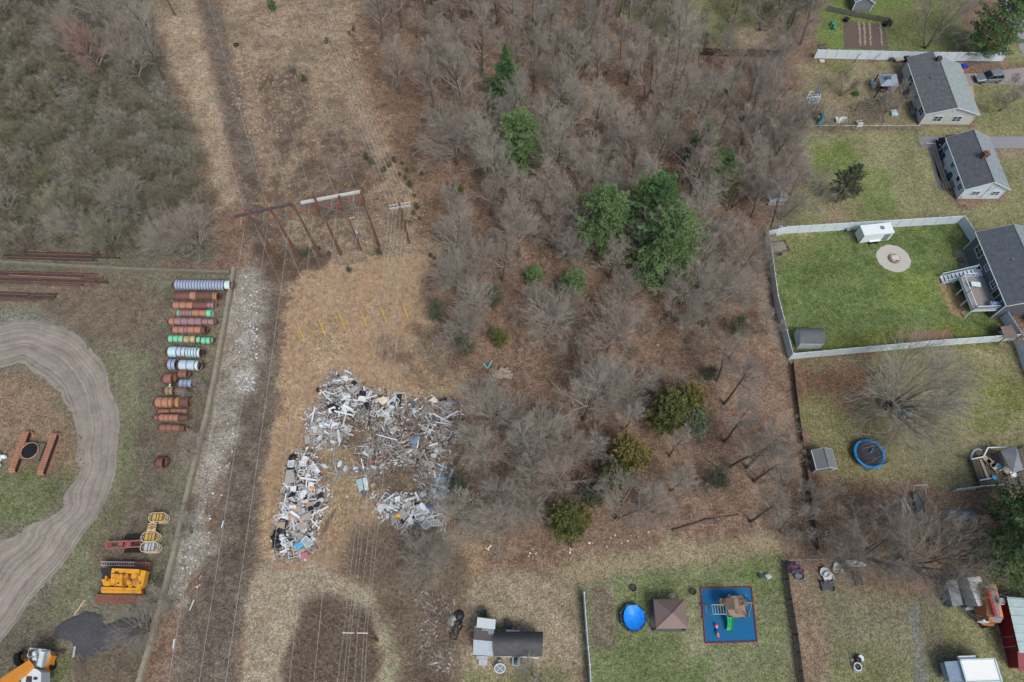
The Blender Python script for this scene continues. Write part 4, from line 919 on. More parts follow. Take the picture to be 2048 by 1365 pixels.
# ---- the rest of the wood: bare trees alike, told apart only by where they stand
MARKS = [('the tall pointed spruce', (1012,200)), ('the big pine clump', (1290,520)), ('the dense olive cedar', (1330,840)), ('the log pile', (1000,725)), ('the brown board fence', (1450,115)),
 ('the low shed at the woods edge', (1550,410)), ('the white fence side of the green lawn', (1550,620)), ('the dark fence line and grey shed', (1590,900)), ('the lower wood edge and clearing', (1150,1070)),
 ('the scrap heaps', (900,880)), ('the distribution pole', (850,470)), ('the upper edge of the photo', (1000,40)), ('the open-crowned pine', (1420,340))]
MK = [(n, at(*p)) for n, p in MARKS]
WOOD = P((735,-30),(790,60),(850,180),(890,330),(905,480),(890,600),(890,700),(960,770),(950,850),(920,930),(880,1010),(920,1060),(1010,1085),(1200,1060),(1380,1030),(1540,1040),(1625,1080),(1590,880),(1555,720),(1515,560),(1520,460),(1530,400),(1545,330),(1548,200),(1560,110),(1640,20),(1640,-40))
GAPS = [(at(1225,225), 4.5), (at(1320,705), 3.5), (at(1085,800), 3), (at(1140,345), 3), (at(1045,405), 3), (at(1425,905), 4.5), (at(1450,1000), 3.5), (at(1300,720), 3), (at(1180,690), 2), (at(1005,745), 5.0), (at(1000,790), 3.6), (at(1500,860), 6.5), (at(1535,965), 6), (at(1530,760), 4.5), (at(1420,965), 4), (at(1090,730), 2.5), (at(1170,880), 2.5), (at(1290,1080), 3.5), (at(1400,1060), 3), (at(1520,95), 4), (at(1420,40), 4), (at(1260,640), 2.5)]
g = random.Random(11); xs = [p.x for p in WOOD]; ys = [p.y for p in WOOD]; cand = [(g.uniform(min(xs), max(xs)), g.uniform(min(ys), max(ys))) for _ in range(5200)]
sd_ = sdist(np.array([c[0] for c in cand]), np.array([c[1] for c in cand]), WOOD); cnt = 0
for (x, y), s in zip(cand, sd_):
    if s < .3 or cnt >= 285: continue
    if any((x - p.x) ** 2 + (y - p.y) ** 2 < r * r for p, r in GAPS): continue
    if any((x - t[0]) ** 2 + (y - t[1]) ** 2 < ({'pine': 4.0, 'spru': 5.5, 'ceda': 3.6}.get(t[2][:4], 3.25 if y < 62 else 3.15)) ** 2 for t in TREES): continue
    if (y > 92 and x > 22 and g.random() < .55) or (y > 82 and x < 3 and g.random() < .55): continue
    far = y > 62; mk = min(MK, key=lambda q: (q[1].x - x) ** 2 + (q[1].y - y) ** 2)[0]
    k = g.choice(['tall0', 'tall1', 'tall2', 'tall3', 'tall4', 'multi0', 'multi1', 'pole0', 'pole1', 'pole1'] if far else ['tall1', 'tall3', 'round0', 'round1', 'round2', 'round3', 'multi2', 'small0', 'small1', 'small2', 'pole0'])
    ton = g.choice([None, None, None, W_B, W_P]); plant(k, Vector((x, y, 0)), 'leafless grey-brown tree in the crowded wood near ' + mk, g.uniform(.58, 1.08), group='bare trees of the wood near ' + mk, mats=ton); cnt += 1
for i, p in enumerate([(1560,300),(1572,340),(1580,390),(1540,330),(1540,180),(1565,120),(1610,60),(1580,60),(1615,20),(1548,240),(1530,250),(1600,90)]):
    plant(['tall1', 'multi0', 'pole0', 'tall3'][i % 4], at(*p), 'bare tree at the wood edge left of the upper backyards', .95, group='bare trees along the backyards', mats=W_B if i % 2 else None)
for i, p in enumerate([(1640,1000),(1680,1040),(1760,1050),(1860,1090),(1600,1000),(1560,1065)]):
    plant(['small0', 'small1', 'round1', 'multi2', 'small2'][i % 5], at(*p), 'bare brown tree in the leafy belt between trampoline lawn and junk row', .75, group='bare trees of the leafy belt', mats=W_B)
for i, p in enumerate([(120,30),(60,10),(160,110),(350,30),(280,20),(20,40),(330,160)]):
    plant(['tall2', 'tall4', 'multi0'][i % 3], at(*p), 'grey bare tree rising from the far end of the left thicket', .95, group='bare trees of the left thicket', mats=W_P if i % 2 else None)
for i, p in enumerate([(30,430),(90,470),(180,480),(240,500),(330,470),(150,440),(350,515)]):
    plant(['round2', 'small1', 'round3'][i % 3], at(*p), 'grey bare tree along the near edge of the left thicket above the wall', .8, group='bare trees at the thicket edge', mats=W_G if i % 2 else None)
for i, (x, y) in enumerate([(805,330),(815,345),(790,325),(822,375),(830,395),(812,360),(780,335),(835,420),(800,352),(845,352),(770,345),(745,330),(840,440),(828,430),(620,508),(612,515),(640,500),(660,512),(590,150),(610,165),(700,70),(708,62),(655,88),(735,320),(870,520),(862,515),(700,545),(760,510)]):
    plant('cedar2', at(x, y), 'low dark green shrub dotted in the tan power line strip', .16 + .05 * (i % 4), name='low_shrub', cat='shrub', group='low shrubs of the power line strip')
for k, t in PR.items():
    for ch in list(t.children): bpy.data.objects.remove(ch)
    bpy.data.objects.remove(t)
# ---- masses nobody could count, built as one object each
def arr(mb): 
    f = [t for q in mb.f for t in ([q] if len(q) == 3 else [(q[0], q[i], q[i + 1]) for i in range(1, len(q) - 1)])]
    return np.array(mb.v, float), np.array(f, int)
def mass(name, protos, places, mats_, label, cat, mi=None):
    V = []; Fc = []; MI = []; n = 0
    for k, (x, y, s, rz) in enumerate(places):
        v, f, m = protos[k % len(protos)]; c, si = math.cos(rz) * s, math.sin(rz) * s
        q = np.stack([v[:, 0] * c - v[:, 1] * si + x, v[:, 0] * si + v[:, 1] * c + y, v[:, 2] * s], 1); V.append(q); Fc.append(f + n); n += len(v); MI.append(np.full(len(f), m))
    V = np.concatenate(V); Fc = np.concatenate(Fc); me = bpy.data.meshes.new(name)
    me.vertices.add(len(V)); me.vertices.foreach_set('co', V.ravel()); me.loops.add(Fc.size); me.loops.foreach_set('vertex_index', Fc.ravel().astype(np.int32))
    me.polygons.add(len(Fc)); me.polygons.foreach_set('loop_start', np.arange(len(Fc), dtype=np.int32) * 3)
    for m in mats_: me.materials.append(m)
    me.polygons.foreach_set('material_index', np.concatenate(MI).astype(np.int32)); me.update(calc_edges=True)
    o = bpy.data.objects.new(name, me); COL.objects.link(o); return tag(o, label, cat, kind='stuff')
def scatter(px, n, seed, smin, smax, pat=-9, soft=0):
    q = P(*px); g = random.Random(seed); xs = [p.x for p in q]; ys = [p.y for p in q]; m = n * 4
    X = np.array([g.uniform(min(xs), max(xs)) for _ in range(m)]); Y = np.array([g.uniform(min(ys), max(ys)) for _ in range(m)]); d = sdist(X, Y, q) + vn(X, Y, 2.5, seed) * soft; d = np.where(vn(X, Y, 5, seed + 3) + .5 * vn(X, Y, 2, seed + 4) < pat, -1, d); out = []
    for x, y, dd in zip(X, Y, d):
        if dd > 0: out.append((x, y, g.uniform(smin, smax), g.uniform(0, 6.28)))
        if len(out) >= n: break
    return out
def shrub_arr(seed, h=2.6, leaf=0):
    T, C = bare_mesh(seed, h, 1.9, 5, 15, 5, 4, 3, trunk_r=.05, low=.12, wid=1.1); T.v += []; n = len(T.v); T.f += [tuple(i + n for i in f) for f in C.f]; T.v += C.v
    g = random.Random(seed)
    for _ in range(leaf):
        p = Vector(g.choice(C.v)) + rvec(g) * .15; a, b = rvec(g) * .1, rvec(g) * .07; k = len(T.v); T.v += [tuple(p), tuple(p + a), tuple(p + b)]; T.f.append((k, k + 1, k + 2))
    return arr(T)
sh = [(*shrub_arr(90 + i, 2.4 + .3 * i, 90 if i % 2 else 30), i) for i in range(5)]
THM = [mat('thicket_grey', (126,124,108), .95, c2=(148,144,128), scale=.25), mat('thicket_olive', (120,118,98), .95, c2=(138,136,114), scale=.3), mat('thicket_brown', (120,110,98), .95, c2=(140,130,116), scale=.25), mat('thicket_green', (116,118,92), .95, c2=(136,138,112), scale=.3), mat('thicket_pale', (142,140,128), .95, c2=(158,154,142), scale=.25)]
mass('thicket', sh, scatter([(-160,-40),(120,-40),(180,60),(330,170),(370,230),(405,330),(430,440),(400,505),(200,512),(-160,515)], 640, 3, .6, 1.1, soft=2), THM, 'dense grey-green thicket of shrubs filling the upper left', 'thicket')
BRM = [mat('brown_brush', (156,142,126), .95, c2=(176,160,142), scale=.4), mat('dark_brush', (138,124,110), .95, c2=(160,146,130), scale=.4), mat('tan_brush', (168,152,132), .95, c2=(184,166,146), scale=.4)]
DBM = [mat('bramble_brown', (116,98,88), .95, c2=(136,116,104), scale=.4), mat('bramble_dark', (104,88,80), .95, c2=(124,106,96), scale=.4), mat('bramble_tan', (132,112,98), .95, c2=(150,130,114), scale=.4)]
def stalks(seed, n=34, h=.9, R=.7, w=.03):
    g = random.Random(seed); b = MB()
    for _ in range(n):
        a, r = g.uniform(0, 6.28), R * math.sqrt(g.random()); p = Vector((r * math.cos(a), r * math.sin(a), 0)); e = (Vector((math.cos(a), math.sin(a), 0)) * g.uniform(.0, .9) + rvec(g) * .4 + Vector((0, 0, 1))).normalized(); q = p + e * h * g.uniform(.5, 1.1); s = e.cross(rvec(g)).normalized() * w * .5
        k = len(b.v); b.v += [tuple(p - s), tuple(p + s), tuple(q)]; b.f.append((k, k + 1, k + 2))
        for _ in range(2):
            m = p.lerp(q, g.uniform(.4, .8)); e2 = (e + rvec(g) * .8).normalized(); k = len(b.v); b.v += [tuple(m - s * .7), tuple(m + s * .7), tuple(m + e2 * h * .4)]; b.f.append((k, k + 1, k + 2))
    return arr(b)
st = [(*stalks(i, 34, .9 + .15 * (i % 3)), i % 3) for i in range(6)]
mass('brush_island', st, scatter([(600,1215),(650,1196),(700,1205),(745,1250),(755,1330),(735,1420),(580,1420),(578,1290)], 420, 5, .7, 1.2, soft=1), BRM, 'round island of dark brown brush inside the bottom grass loop', 'brush')
mass('roadside_brush', st, scatter([(720,1060),(860,1050),(930,1100),(940,1180),(900,1230),(920,1300),(930,1420),(800,1420),(790,1260),(730,1180),(690,1120)], 620, 6, .6, 1.2, soft=1), BRM, 'brown brush between the bottom grass loop and the cottage clearing', 'brush')
mass('dark_brambles', st, scatter([(760,690),(840,650),(890,690),(900,750),(850,790),(780,735)], 60, 7, .6, 1.1, soft=1) + scatter([(500,490),(600,500),(660,520),(600,560),(545,560)], 160, 8, .5, .9, soft=1) + scatter([(640,860),(900,800),(940,900),(860,1000),(800,1060),(760,980),(720,920)], 260, 9, .5, .9, soft=1)
     + scatter([(520,130),(600,120),(630,220),(590,330),(540,300)], 150, 41, .4, .8, soft=1.5) + scatter([(600,260),(740,290),(750,400),(640,440),(560,420)], 260, 42, .4, .8, soft=2) + scatter([(500,330),(560,330),(600,460),(520,480)], 130, 43, .4, .8, soft=1.5) + scatter([(690,20),(760,80),(860,230),(870,400),(800,330)], 170, 44, .3, .7, soft=1.5)
     + scatter([(400,60),(430,60),(500,380),(560,640),(530,900),(480,1200),(430,1340),(350,1340),(440,960),(520,640),(480,360)], 420, 45, .3, .7, soft=1) + scatter([(690,330),(770,330),(870,470),(800,470),(720,420)], 120, 28, .4, .8, soft=1), DBM, 'low dark brambles scattered over the dry tan grass', 'brush')
mass('wood_undergrowth', sh[:1] + sh[2:3] + sh[4:5], scatter([(760,-20),(1640,-20),(1600,300),(1520,560),(1590,900),(1620,1090),(1200,1060),(1000,1090),(880,1010),(950,800),(890,650),(900,400)], 400, 31, .3, .75, soft=1),
     THM[:1] * 1 + [BRM[0], BRM[2], BRM[0], BRM[2]], 'low bare undergrowth on the leafy floor of the wood', 'undergrowth')
mass('yard_brush', st, scatter([(270,560),(345,575),(330,720),(310,880),(330,960),(300,1010),(350,1000),(420,760),(450,600),(440,560)], 330, 12, .5, .9, soft=1) + scatter([(0,545),(240,545),(320,620),(220,690),(110,640),(0,600)], 260, 13, .4, .8, soft=1)
     + scatter([(200,1010),(350,1000),(320,1130),(180,1220),(190,1110)], 200, 14, .4, .8, soft=1) + scatter([(150,1310),(290,1290),(270,1400),(130,1400)], 160, 18, .5, .9, soft=1), BRM, 'dry brown weeds among the pipes and machines of the yard', 'weeds')
YGM = [mat('yard_grass_tan', (150,134,114), .95, c2=(164,148,128), scale=.3), mat('yard_grass_green', (112,118,78), .95, c2=(128,132,92), scale=.3), mat('yard_grass_grey', (132,124,110), .95, c2=(146,138,122), scale=.3)]
def tuft_arr(seed, n=26, h=.5):
    g = random.Random(seed); b = MB()
    for _ in range(n):
        a = g.gauss(0, .9); e = Vector((math.cos(a) * .8, math.sin(a) * .8, g.uniform(.35, 1.0))).normalized(); p = Vector((g.uniform(-.25, .25), g.uniform(-.25, .25), 0)); q = p + e * h * g.uniform(.6, 1.2); q.z = max(.06, q.z * .8); s = Vector((-math.sin(a), math.cos(a), 0)) * .018
        k = len(b.v); b.v += [tuple(p - s), tuple(p + s), tuple(q)]; b.f.append((k, k + 1, k + 2))
    return arr(b)
tf = [(*tuft_arr(i), i % 3) for i in range(6)]
GRM = [mat('dry_grass_tan', (180,152,124), .95, c2=(196,170,140), scale=.2), mat('dry_grass_orange', (178,148,116), .95, c2=(192,162,130), scale=.2), mat('dry_grass_pale', (194,174,150), .95, c2=(180,158,132), scale=.2)]
mass('dry_grass', tf, scatter([(600,545),(680,530),(790,520),(880,500),(840,560),(855,640),(830,700),(880,770),(790,790),(640,745),(600,900),(640,1000),(760,950),(750,1080),(700,1130),(540,1140),(520,1000),(560,780),(575,640)], 4200, 15, .6, 1.2, pat=-.45, soft=1)
     + scatter([(432,-20),(690,-20),(720,60),(765,150),(800,300),(868,470),(850,560),(700,580),(560,560),(520,430),(470,200)], 2300, 16, .35, .75, pat=.0, soft=1), GRM, 'long dry tan grass under the power lines', 'grass')
mass('verge_grass', tf, scatter([(150,690),(215,690),(245,860),(240,960),(205,1060),(150,1140),(90,1210),(130,1250),(210,1120),(262,960),(262,820),(225,700)], 900, 51, .4, .8, soft=1) + scatter([(20,735),(110,770),(160,870),(165,940),(120,1020),(20,1080),(20,1060),(100,1010),(140,930),(130,860),(90,790),(10,760)], 420, 52, .3, .6, soft=1), YGM, 'rough grass along both edges of the looped dirt track', 'grass')
mass('path_edge_grass', tf, scatter([(500,1150),(560,1120),(640,1128),(740,1160),(800,1240),(820,1380),(800,1380),(780,1260),(720,1190),(620,1160),(560,1200),(500,1380)], 500, 53, .3, .7, soft=1), [GRM[0], YGM[0], GRM[2]], 'dry grass bordering the bottom grass loop', 'grass')
# ================================================================ MACHINE YARD
RUST = mat('rusty_steel', (150,104,88), .8, c2=(124,86,74), scale=2.2, bump=.2); DRUST = mat('dark_rust', (112,82,72), .85, c2=(90,70,62), scale=2.5); ORUST = mat('orange_rust', (176,128,106), .8, c2=(152,108,88), scale=2)
MAROON = mat('maroon_primer', (124,82,78), .7, c2=(106,70,68), scale=2); MAUVE = mat('mauve_primer', (156,124,128), .7, c2=(140,108,112), scale=2); GREEN = mat('mint_paint', (108,192,152), .6, c2=(124,204,168), scale=1.5)
PATCHG = mat('rust_spotted_pale_green', (186,200,152), .7, c2=(150,104,70), scale=1.1); LBLUE = mat('light_blue_paint', (164,204,214), .5, c2=(184,212,222), scale=1.5); WBLUE = mat('scuffed_blue_white', (186,204,218), .6, c2=(164,184,200), scale=2)
BGREY = mat('blue_grey_paint', (138,158,184), .5, c2=(150,172,196), scale=1.5); GOLD = mat('ochre_rust', (182,138,92), .7, c2=(150,104,70), scale=2); TANGR = mat('tan_green_paint', (150,142,116), .7, c2=(132,112,80), scale=2); PALE = mat('pale_steel', (206,226,224), .5, c2=(180,204,204), scale=2)
BLACK = mat('black_rubber', (30,32,36), .9); DARK = mat('dark_steel', (52,54,56), .7, c2=(70,66,62))
def casing(label, segs, group='steel casings laid in a row by the wall'):
    """steel pipe lying along the photo's x; segs: (x0, x1, yc, diameter in photo pixels, material, ribs)"""
    a = segs[0]; t = None
    for i, (x0, x1, yc, dp, m, ribs) in enumerate(segs):
        r = dp * mpp((x0 + x1) / 2, yc) * .5 * .95; zc = max(s[3] for s in segs) * mpp(a[0], a[2]) * .5 * .95 if dp > 8 else r
        zc = max(r, zc * .98) if i else r
        tilt = 1.2 * (x1 - x0) / 90
        p, q = at(x0, yc, zc), at(x1, yc + tilt, zc)
        if t is None: t = thing('steel_casing', label, 'steel pipe', (p.x, p.y, 0), group)
        b = MB(); b.pipe(p, q, r, .05); b.build('pipe_section', m, t, smooth=False)
        if ribs:
            for k in range(ribs + 1):
                c = p.lerp(q, k / ribs); d = (q - p).normalized() * .045; b = MB(); b.tube([c - d, c - d, c + d, c + d], [r - .01, r + .03, r + .03, r - .01], 22, False)
                b.build('rib_band', DRUST, t)
    return t
casing('longest blue-grey ribbed casing with a white cap, at the wall corner', [(353.5,451,570,22.5,BGREY,17),(451,463,570.5,18.5,PALE,1)])
casing('dark maroon and rust casing just below the blue-grey ribbed one', [(349,355,592,16,DRUST,0),(355,382,592,17.5,MAROON,1),(382,395,592,17.5,ORUST,0),(395,428,592,18,DRUST,5),(428,437,593,18,GOLD,2)])
casing('half salmon half maroon casing, third from the wall corner', [(348,388,611,15,ORUST,3),(388,416,611,15,MAROON,1),(416,430,611,13,MAUVE,2)])
casing('rusty casing with green ends, fourth from the wall corner', [(357,361,626.5,14.5,GREEN,0),(361,386,626.5,14,MAUVE,4),(386,415,626.5,14,ORUST,2),(415,424,627,15,GREEN,0)])
casing('mauve casing with a narrower right end and orange left end', [(341,351,643,16,ORUST,1),(351,406,643,16,MAUVE,4),(406,430,644,13,MAUVE,2)])
casing('short orange-brown casing just above the mint green pipes', [(348,371,660,15,ORUST,2),(371,377,660,15,MAUVE,0),(377,405,660,15,ORUST,2),(405,412,661,16,DRUST,1)])
casing('mint green pipe with smooth paint, leftmost of the green row', [(339,369,678,15,GREEN,3)])
casing('pale green casing with big rust spots between mint pipes', [(370,393,679,15,PATCHG,2)])
casing('short mint ring pipe in the middle of the green row', [(394.5,403,680,13.5,GREEN,1)])
casing('mint green pipe at the right end of the green row', [(404.5,423,681.5,14.5,GREEN,2)])
casing('fat light blue casing with white ribs and open right end', [(340,357,704,22.5,LBLUE,1),(357,375,704,21.5,WBLUE,2),(375,397,705,22,LBLUE,4),(397,403,706,20,PALE,1)])
casing('short blue-grey ring with rusty bands left of the scuffed white casing', [(339.5,354.5,729.5,22.5,BGREY,2)])
casing('scuffed white-blue casing with cream rims', [(361,393,730.5,21.5,WBLUE,2),(393,400,731.5,21,PALE,1)])
casing('short rusty red drum at the left, below the blue-grey ring', [(331.5,347,757.5,22,RUST,1)])
casing('rusty drum tucked under the scuffed white casing', [(360,376,748,17,RUST,2)])
casing('short blue-grey banded drum among branches', [(361,386,767,17,BGREY,3)])
casing('short tan and green drum beside a leaning pale bar', [(334,349,781.5,20,TANGR,2)])
casing('small rusty pipe at the right below the banded drum', [(353,359,784,10,DRUST,0),(359,373,784,13,ORUST,0)])
casing('thick rust casing with two ochre bands', [(315,340,804.5,22,ORUST,2),(340.5,349,804.5,22.5,GOLD,1),(349,354,804.5,19,RUST,0),(354,362,804.5,22,GOLD,1),(362,380,804,21,DRUST,0)])
casing('thin rusty pipe at the left below the ochre banded casing', [(318,340,822.5,9,RUST,1)])
casing('thin rusty pipe at the right below the ochre banded casing', [(343,376,821.5,9.5,RUST,3)])
casing('long rust-red casing with stepped ends, second from the bottom', [(311,321,835.5,10.5,RUST,1),(321,359,835.5,15,ORUST,4),(359,377,836,13,DRUST,2)])
casing('lowest rust-red casing with an open rim at its right end', [(322,346,855.5,14.5,RUST,2),(346.5,362,856,14.5,RUST,1),(362,371,857,14.5,DRUST,1)])
casing('single rusty drum half hidden by branches below the row', [(318,329,925,22,MAROON,1)])
b = MB(); b.bar(at(331,792,.3), at(341,768,1.5), .16, .1); tag(b.build('steel_bar', PALE), 'pale steel bar leaning on the tan and green drum', 'steel bar')
for (p, q, r, mm, lab, z) in [((10,549),(205,556),.13,DRUST,'uppermost rusty pipe of the pile under the wall',.15),((15,554),(212,561),.13,DRUST,'second rusty pipe of the pile under the wall',.15),((8,559),(215,565),.13,DARK,'third rusty pipe of the pile under the wall',.15),((12,563),(190,567),.12,DRUST,'fourth rusty pipe of the pile under the wall',.15),
      ((20,551),(160,557),.13,RUST,'upper rusty pipe lying on top of the pile under the wall',.4),((25,557),(170,562),.12,DARK,'lower dark pipe lying on top of the pile under the wall',.38),
      ((-20,582),(165,585),.1,RUST,'thin rusty rod above the lower pipe pile',.11),((-20,590),(110,592),.14,DRUST,'upper pipe of the lower rusty pile at the left edge',.14),((-20,595),(106,597.5),.14,DARK,'middle pipe of the lower rusty pile at the left edge',.14),((-20,600),(104,601),.14,DRUST,'lowest pipe of the lower rusty pile at the left edge',.14),
      ((-20,546),(120,552),.13,DARK,'dark pipe at the back of the pile under the wall',.15),((-20,566),(150,569),.12,DRUST,'lowest rusty pipe of the pile under the wall',.12),((-20,553),(190,561),.13,DRUST,'rusty pipe in the middle of the top layer under the wall',.42),((-20,557),(140,562),.13,DARK,'dark pipe at the front of the top layer under the wall',.42),((-20,586),(112,589),.12,DARK,'dark pipe at the back of the lower rusty pile',.14),((-20,592.5),(108,594.5),.12,DARK,'dark pipe lying on the lower rusty pile',.4),
      ((10,508),(238,516),.12,DARK,'long rusty pipe behind the mossy wall',.12),((95,503),(230,511),.12,DRUST,'upper dark pipe behind the mossy wall',.12),((15,513),(150,519),.11,DRUST,'dark pipe close behind the mossy wall',.11)]:
    b = MB(); b.tube([at(*p, z), at(*q, z)], r, 10); b.tube([at(*q, z), at(q[0] + 1.5, q[1], z)], r * 1.25, 10); tag(b.build('rusty_pipe', mm), lab, 'pipe', 'long rusty pipes in piles')
q = random.Random(31)
for (x0, x1, y0, y1, n, nm, zz) in ((-30, 200, 541, 568, 15, 'large pile under the mossy wall', .14), (-30, 100, 584, 600, 8, 'lower pile at the left edge', .14), (5, 225, 503, 517, 7, 'row behind the mossy wall', .12)):
    for i in range(n):
        y = y0 + (y1 - y0) * (i + .5) / n; xa, xb = x0 + q.uniform(0, 25), x1 - q.uniform(0, 50); z = zz + .24 * (i % 2); b = MB(); b.tube([at(xa, y, z), at(xb, y + (xb - xa) * .03, z)], q.uniform(.1, .14), 9)
        tag(b.build('rusty_pipe', [DARK, DRUST, DRUST][i % 3]), 'dark rusty pipe packed in the ' + nm, 'pipe', 'pipes packed in the ' + nm)
# crawler undercarriage with slewing ring
def tracks(b, p0, p1, wd, h, pads=20, up=(0, 0, 1)):
    """crawler track: rounded belt with pads between p0 and p1 (ground points)"""
    p0 = Vector((*p0[:2], 0)); p1 = Vector((*p1[:2], 0)); u = (p1 - p0).normalized(); s = Vector((-u.y, u.x, 0)); L = (p1 - p0).length; r = h / 2; n = pads
    for i in range(n):
        c = p0 + u * (r + (L - 2 * r) * (i + .5) / n); l = (L - 2 * r) / n * .72
        for z in (h - .04, .04): b.bar(c - u * l / 2 + Vector((0, 0, z)), c + u * l / 2 + Vector((0, 0, z)), wd, .08)
    for e, sg in ((p0 + u * r, -1), (p1 - u * r, 1)):
        for k in range(5):
            a = -PI / 2 + PI * (k + .5) / 5; c = e + u * (sg * (r - .04) * math.cos(a)) + Vector((0, 0, r + (r - .04) * math.sin(a))); t = Vector((u.x * -math.sin(a) * sg, u.y * -math.sin(a) * sg, math.cos(a)))
            b.bar(c - t * .12, c + t * .12, wd, .08, up=(u * math.cos(a) * sg + Vector((0, 0, math.sin(a)))))
def track_core(b, p0, p1, wd, h):
    p0 = Vector((*p0[:2], h / 2)); p1 = Vector((*p1[:2], h / 2)); u = (p1 - p0).normalized(); b.bar(p0 + u * h * .4, p1 - u * h * .4, wd * .7, h * .7)
cu = thing('crawler_undercarriage', 'rusty crawler undercarriage with two tracks and a dark round slewing ring', 'undercarriage', at(65,905))
TH = .95
for a, c in (((21,944),(53,860)), ((78,949),(109,864))):
    p, q = at(*a, TH), at(*c, TH); b = MB(); tracks(b, p, q, .82, TH, 22); o = b.build('track', ORUST, cu); ROOT[o.name] = ROOT[cu.name]
    b = MB(); track_core(b, p, q, .8, TH); b.build('track_frame', DARK, o)
c = at(60,902,1.0); b = MB(); b.prism([(p.x, p.y) for p in (at(49,884,.9), at(90,887,.9), at(76,922,.9), at(37,917,.9))], .35, .85); b.build('cross_frame', mat('grey_dusty_steel', (104,104,96), .8, c2=(88,86,80)), cu)
b = MB(); b.tube([(c.x, c.y, .86), (c.x, c.y, 1.08)], 1.08, 28, False); b.torus((c.x, c.y, 1.08), 1.08, .07, 30, 6); b.build('slewing_ring', GOLD, cu)
b = MB(); b.sheet([(c.x + 1.07 * math.cos(2 * PI * k / 28), c.y + 1.07 * math.sin(2 * PI * k / 28)) for k in range(28)], .95); b.build('rain_water', mat('dark_rain_water', (22,26,30), .05, var=.2, spec=.8), cu)
b = MB(); c = at(4,920)
for i, (dx, dy, r, rz) in enumerate([(-.5,.1,.75,.6),(.35,.3,.4,.4),(-.2,-.8,.6,.5),(-1.2,-.5,.7,.6)]): b.blob((c.x + dx, c.y + dy, rz * .8), (r, r * .8, rz), i, .18)
tag(b.build('plastic_bundle', mat('white_plastic', (214,226,230), .4, var=.06), smooth=True), 'white plastic-wrapped bundle at the left edge beside the undercarriage', 'bundle')
# yellow crane upper works on tracks
YEL = mat('machine_yellow', (230,172,50), .55, c2=(188,130,44), scale=2.4); YEL2 = mat('rusted_yellow', (208,146,44), .6, c2=(150,104,70), scale=1.0)
cr = thing('crawler_crane', 'yellow crawler crane house on rusty tracks with a black counterweight', 'crane', at(245,1165))
for a, c in (((201,1132),(297,1132)), ((186,1197),(284,1198))):
    p, q = at(*a, 1.0), at(*c, 1.0); b = MB(); tracks(b, p, q, .9, 1.0, 20); o = b.build('track', RUST, cr); ROOT[o.name] = ROOT[cr.name]; b = MB(); track_core(b, p, q, .85, 1.0); b.build('track_frame', DARK, o)
def blk(px, z0, z1, name, m, root, bevel=0):
    b = MB(); b.prism([(p.x, p.y) for p in (at(x, y, z1) for x, y in px)], z0, z1); return b.build(name, m, root)
blk([(205,1146),(287,1146),(283,1187),(202,1186)], 1.1, 1.75, 'deck_plate', DARK, cr)
blk([(203,1174),(281,1177),(283,1187),(202,1186)], 1.76, 2.3, 'side_box', YEL, cr)
blk([(222,1147.5),(245,1149),(243,1173),(221,1170)], 1.76, 2.9, 'engine_cover', YEL, cr)
blk([(224,1137),(278,1139),(278,1147),(222,1146)], 1.76, 3.0, 'roof_panel', YEL, cr)
blk([(278.5,1139.5),(292,1142),(286,1170),(277,1178),(270,1174)], 1.76, 2.6, 'rear_housing', YEL, cr)
blk([(245.5,1149),(276,1149.5),(272,1173),(244,1172)], 1.76, 2.15, 'inner_bay', YEL2, cr)
for i, (x, y, r) in enumerate([(252,1153,.28),(268,1152,.34),(270,1163,.36),(258,1166,.26)]):
    c = at(x, y, 2.7); b = MB(); b.cyl((c.x, c.y, 2.15), (c.x, c.y, 2.72), r, n=14); b.cyl((c.x, c.y, 2.72), (c.x, c.y, 2.8), r * .5, n=10); b.build('winch_housing', YEL if i % 2 else YEL2, cr)
blk([(203,1159),(221,1158),(220,1172),(207,1172)], 1.76, 2.45, 'cab_floor', YEL, cr); blk([(210,1152),(214,1152),(213,1161),(209,1161)], 2.46, 2.9, 'control_stand', YEL2, cr)
blk([(201,1137),(222,1135),(221,1152),(214,1154),(203,1147)], .9, 2.7, 'counterweight', mat('black_counterweight', (44,48,54), .8), cr)
for (x0, y0, x1, y1) in ((222.5,1158,243,1159), (230,1148,230,1171), (205,1180,280,1182)):
    b = MB(); b.bar(at(x0, y0, 2.93 if y0 < 1175 else 2.32), at(x1, y1, 2.93 if y0 < 1175 else 2.32), .03, .05); b.build('seam_rib', YEL2, cr)
q = random.Random(6)
for i in range(26):
    x, y = q.uniform(208, 284), q.uniform(1142, 1184); zz = 3.0 if y < 1147 and x > 224 else 2.9 if 223 < x < 243 and y < 1172 else 2.3 if y > 1178 else 2.6 if x > 279 else 2.15
    c = at(x, y, zz); b = MB(); b.box((c.x, c.y, zz + .05), (q.uniform(.1, .5), q.uniform(.06, .25), .1), rz=q.choice([0, .05, 1.57])); b.build('fitting', [YEL2, DARK, YEL, RUST][i % 4], cr)
ld = MB(); z = 1.1
for y in (1124, 1131.5): ld.bar(at(202, y, z), at(270, y + .9, z), .09, .1)
for i in range(14): x = 205 + i * 4.75; ld.bar(at(x, 1124.3, z), at(x - .4, 1131.6, z), .05, .05)
tag(ld.build('ladder', mat('aluminium', (200,196,188), .4, .4)), 'pale metal ladder lying on the upper track of the yellow crane', 'ladder')
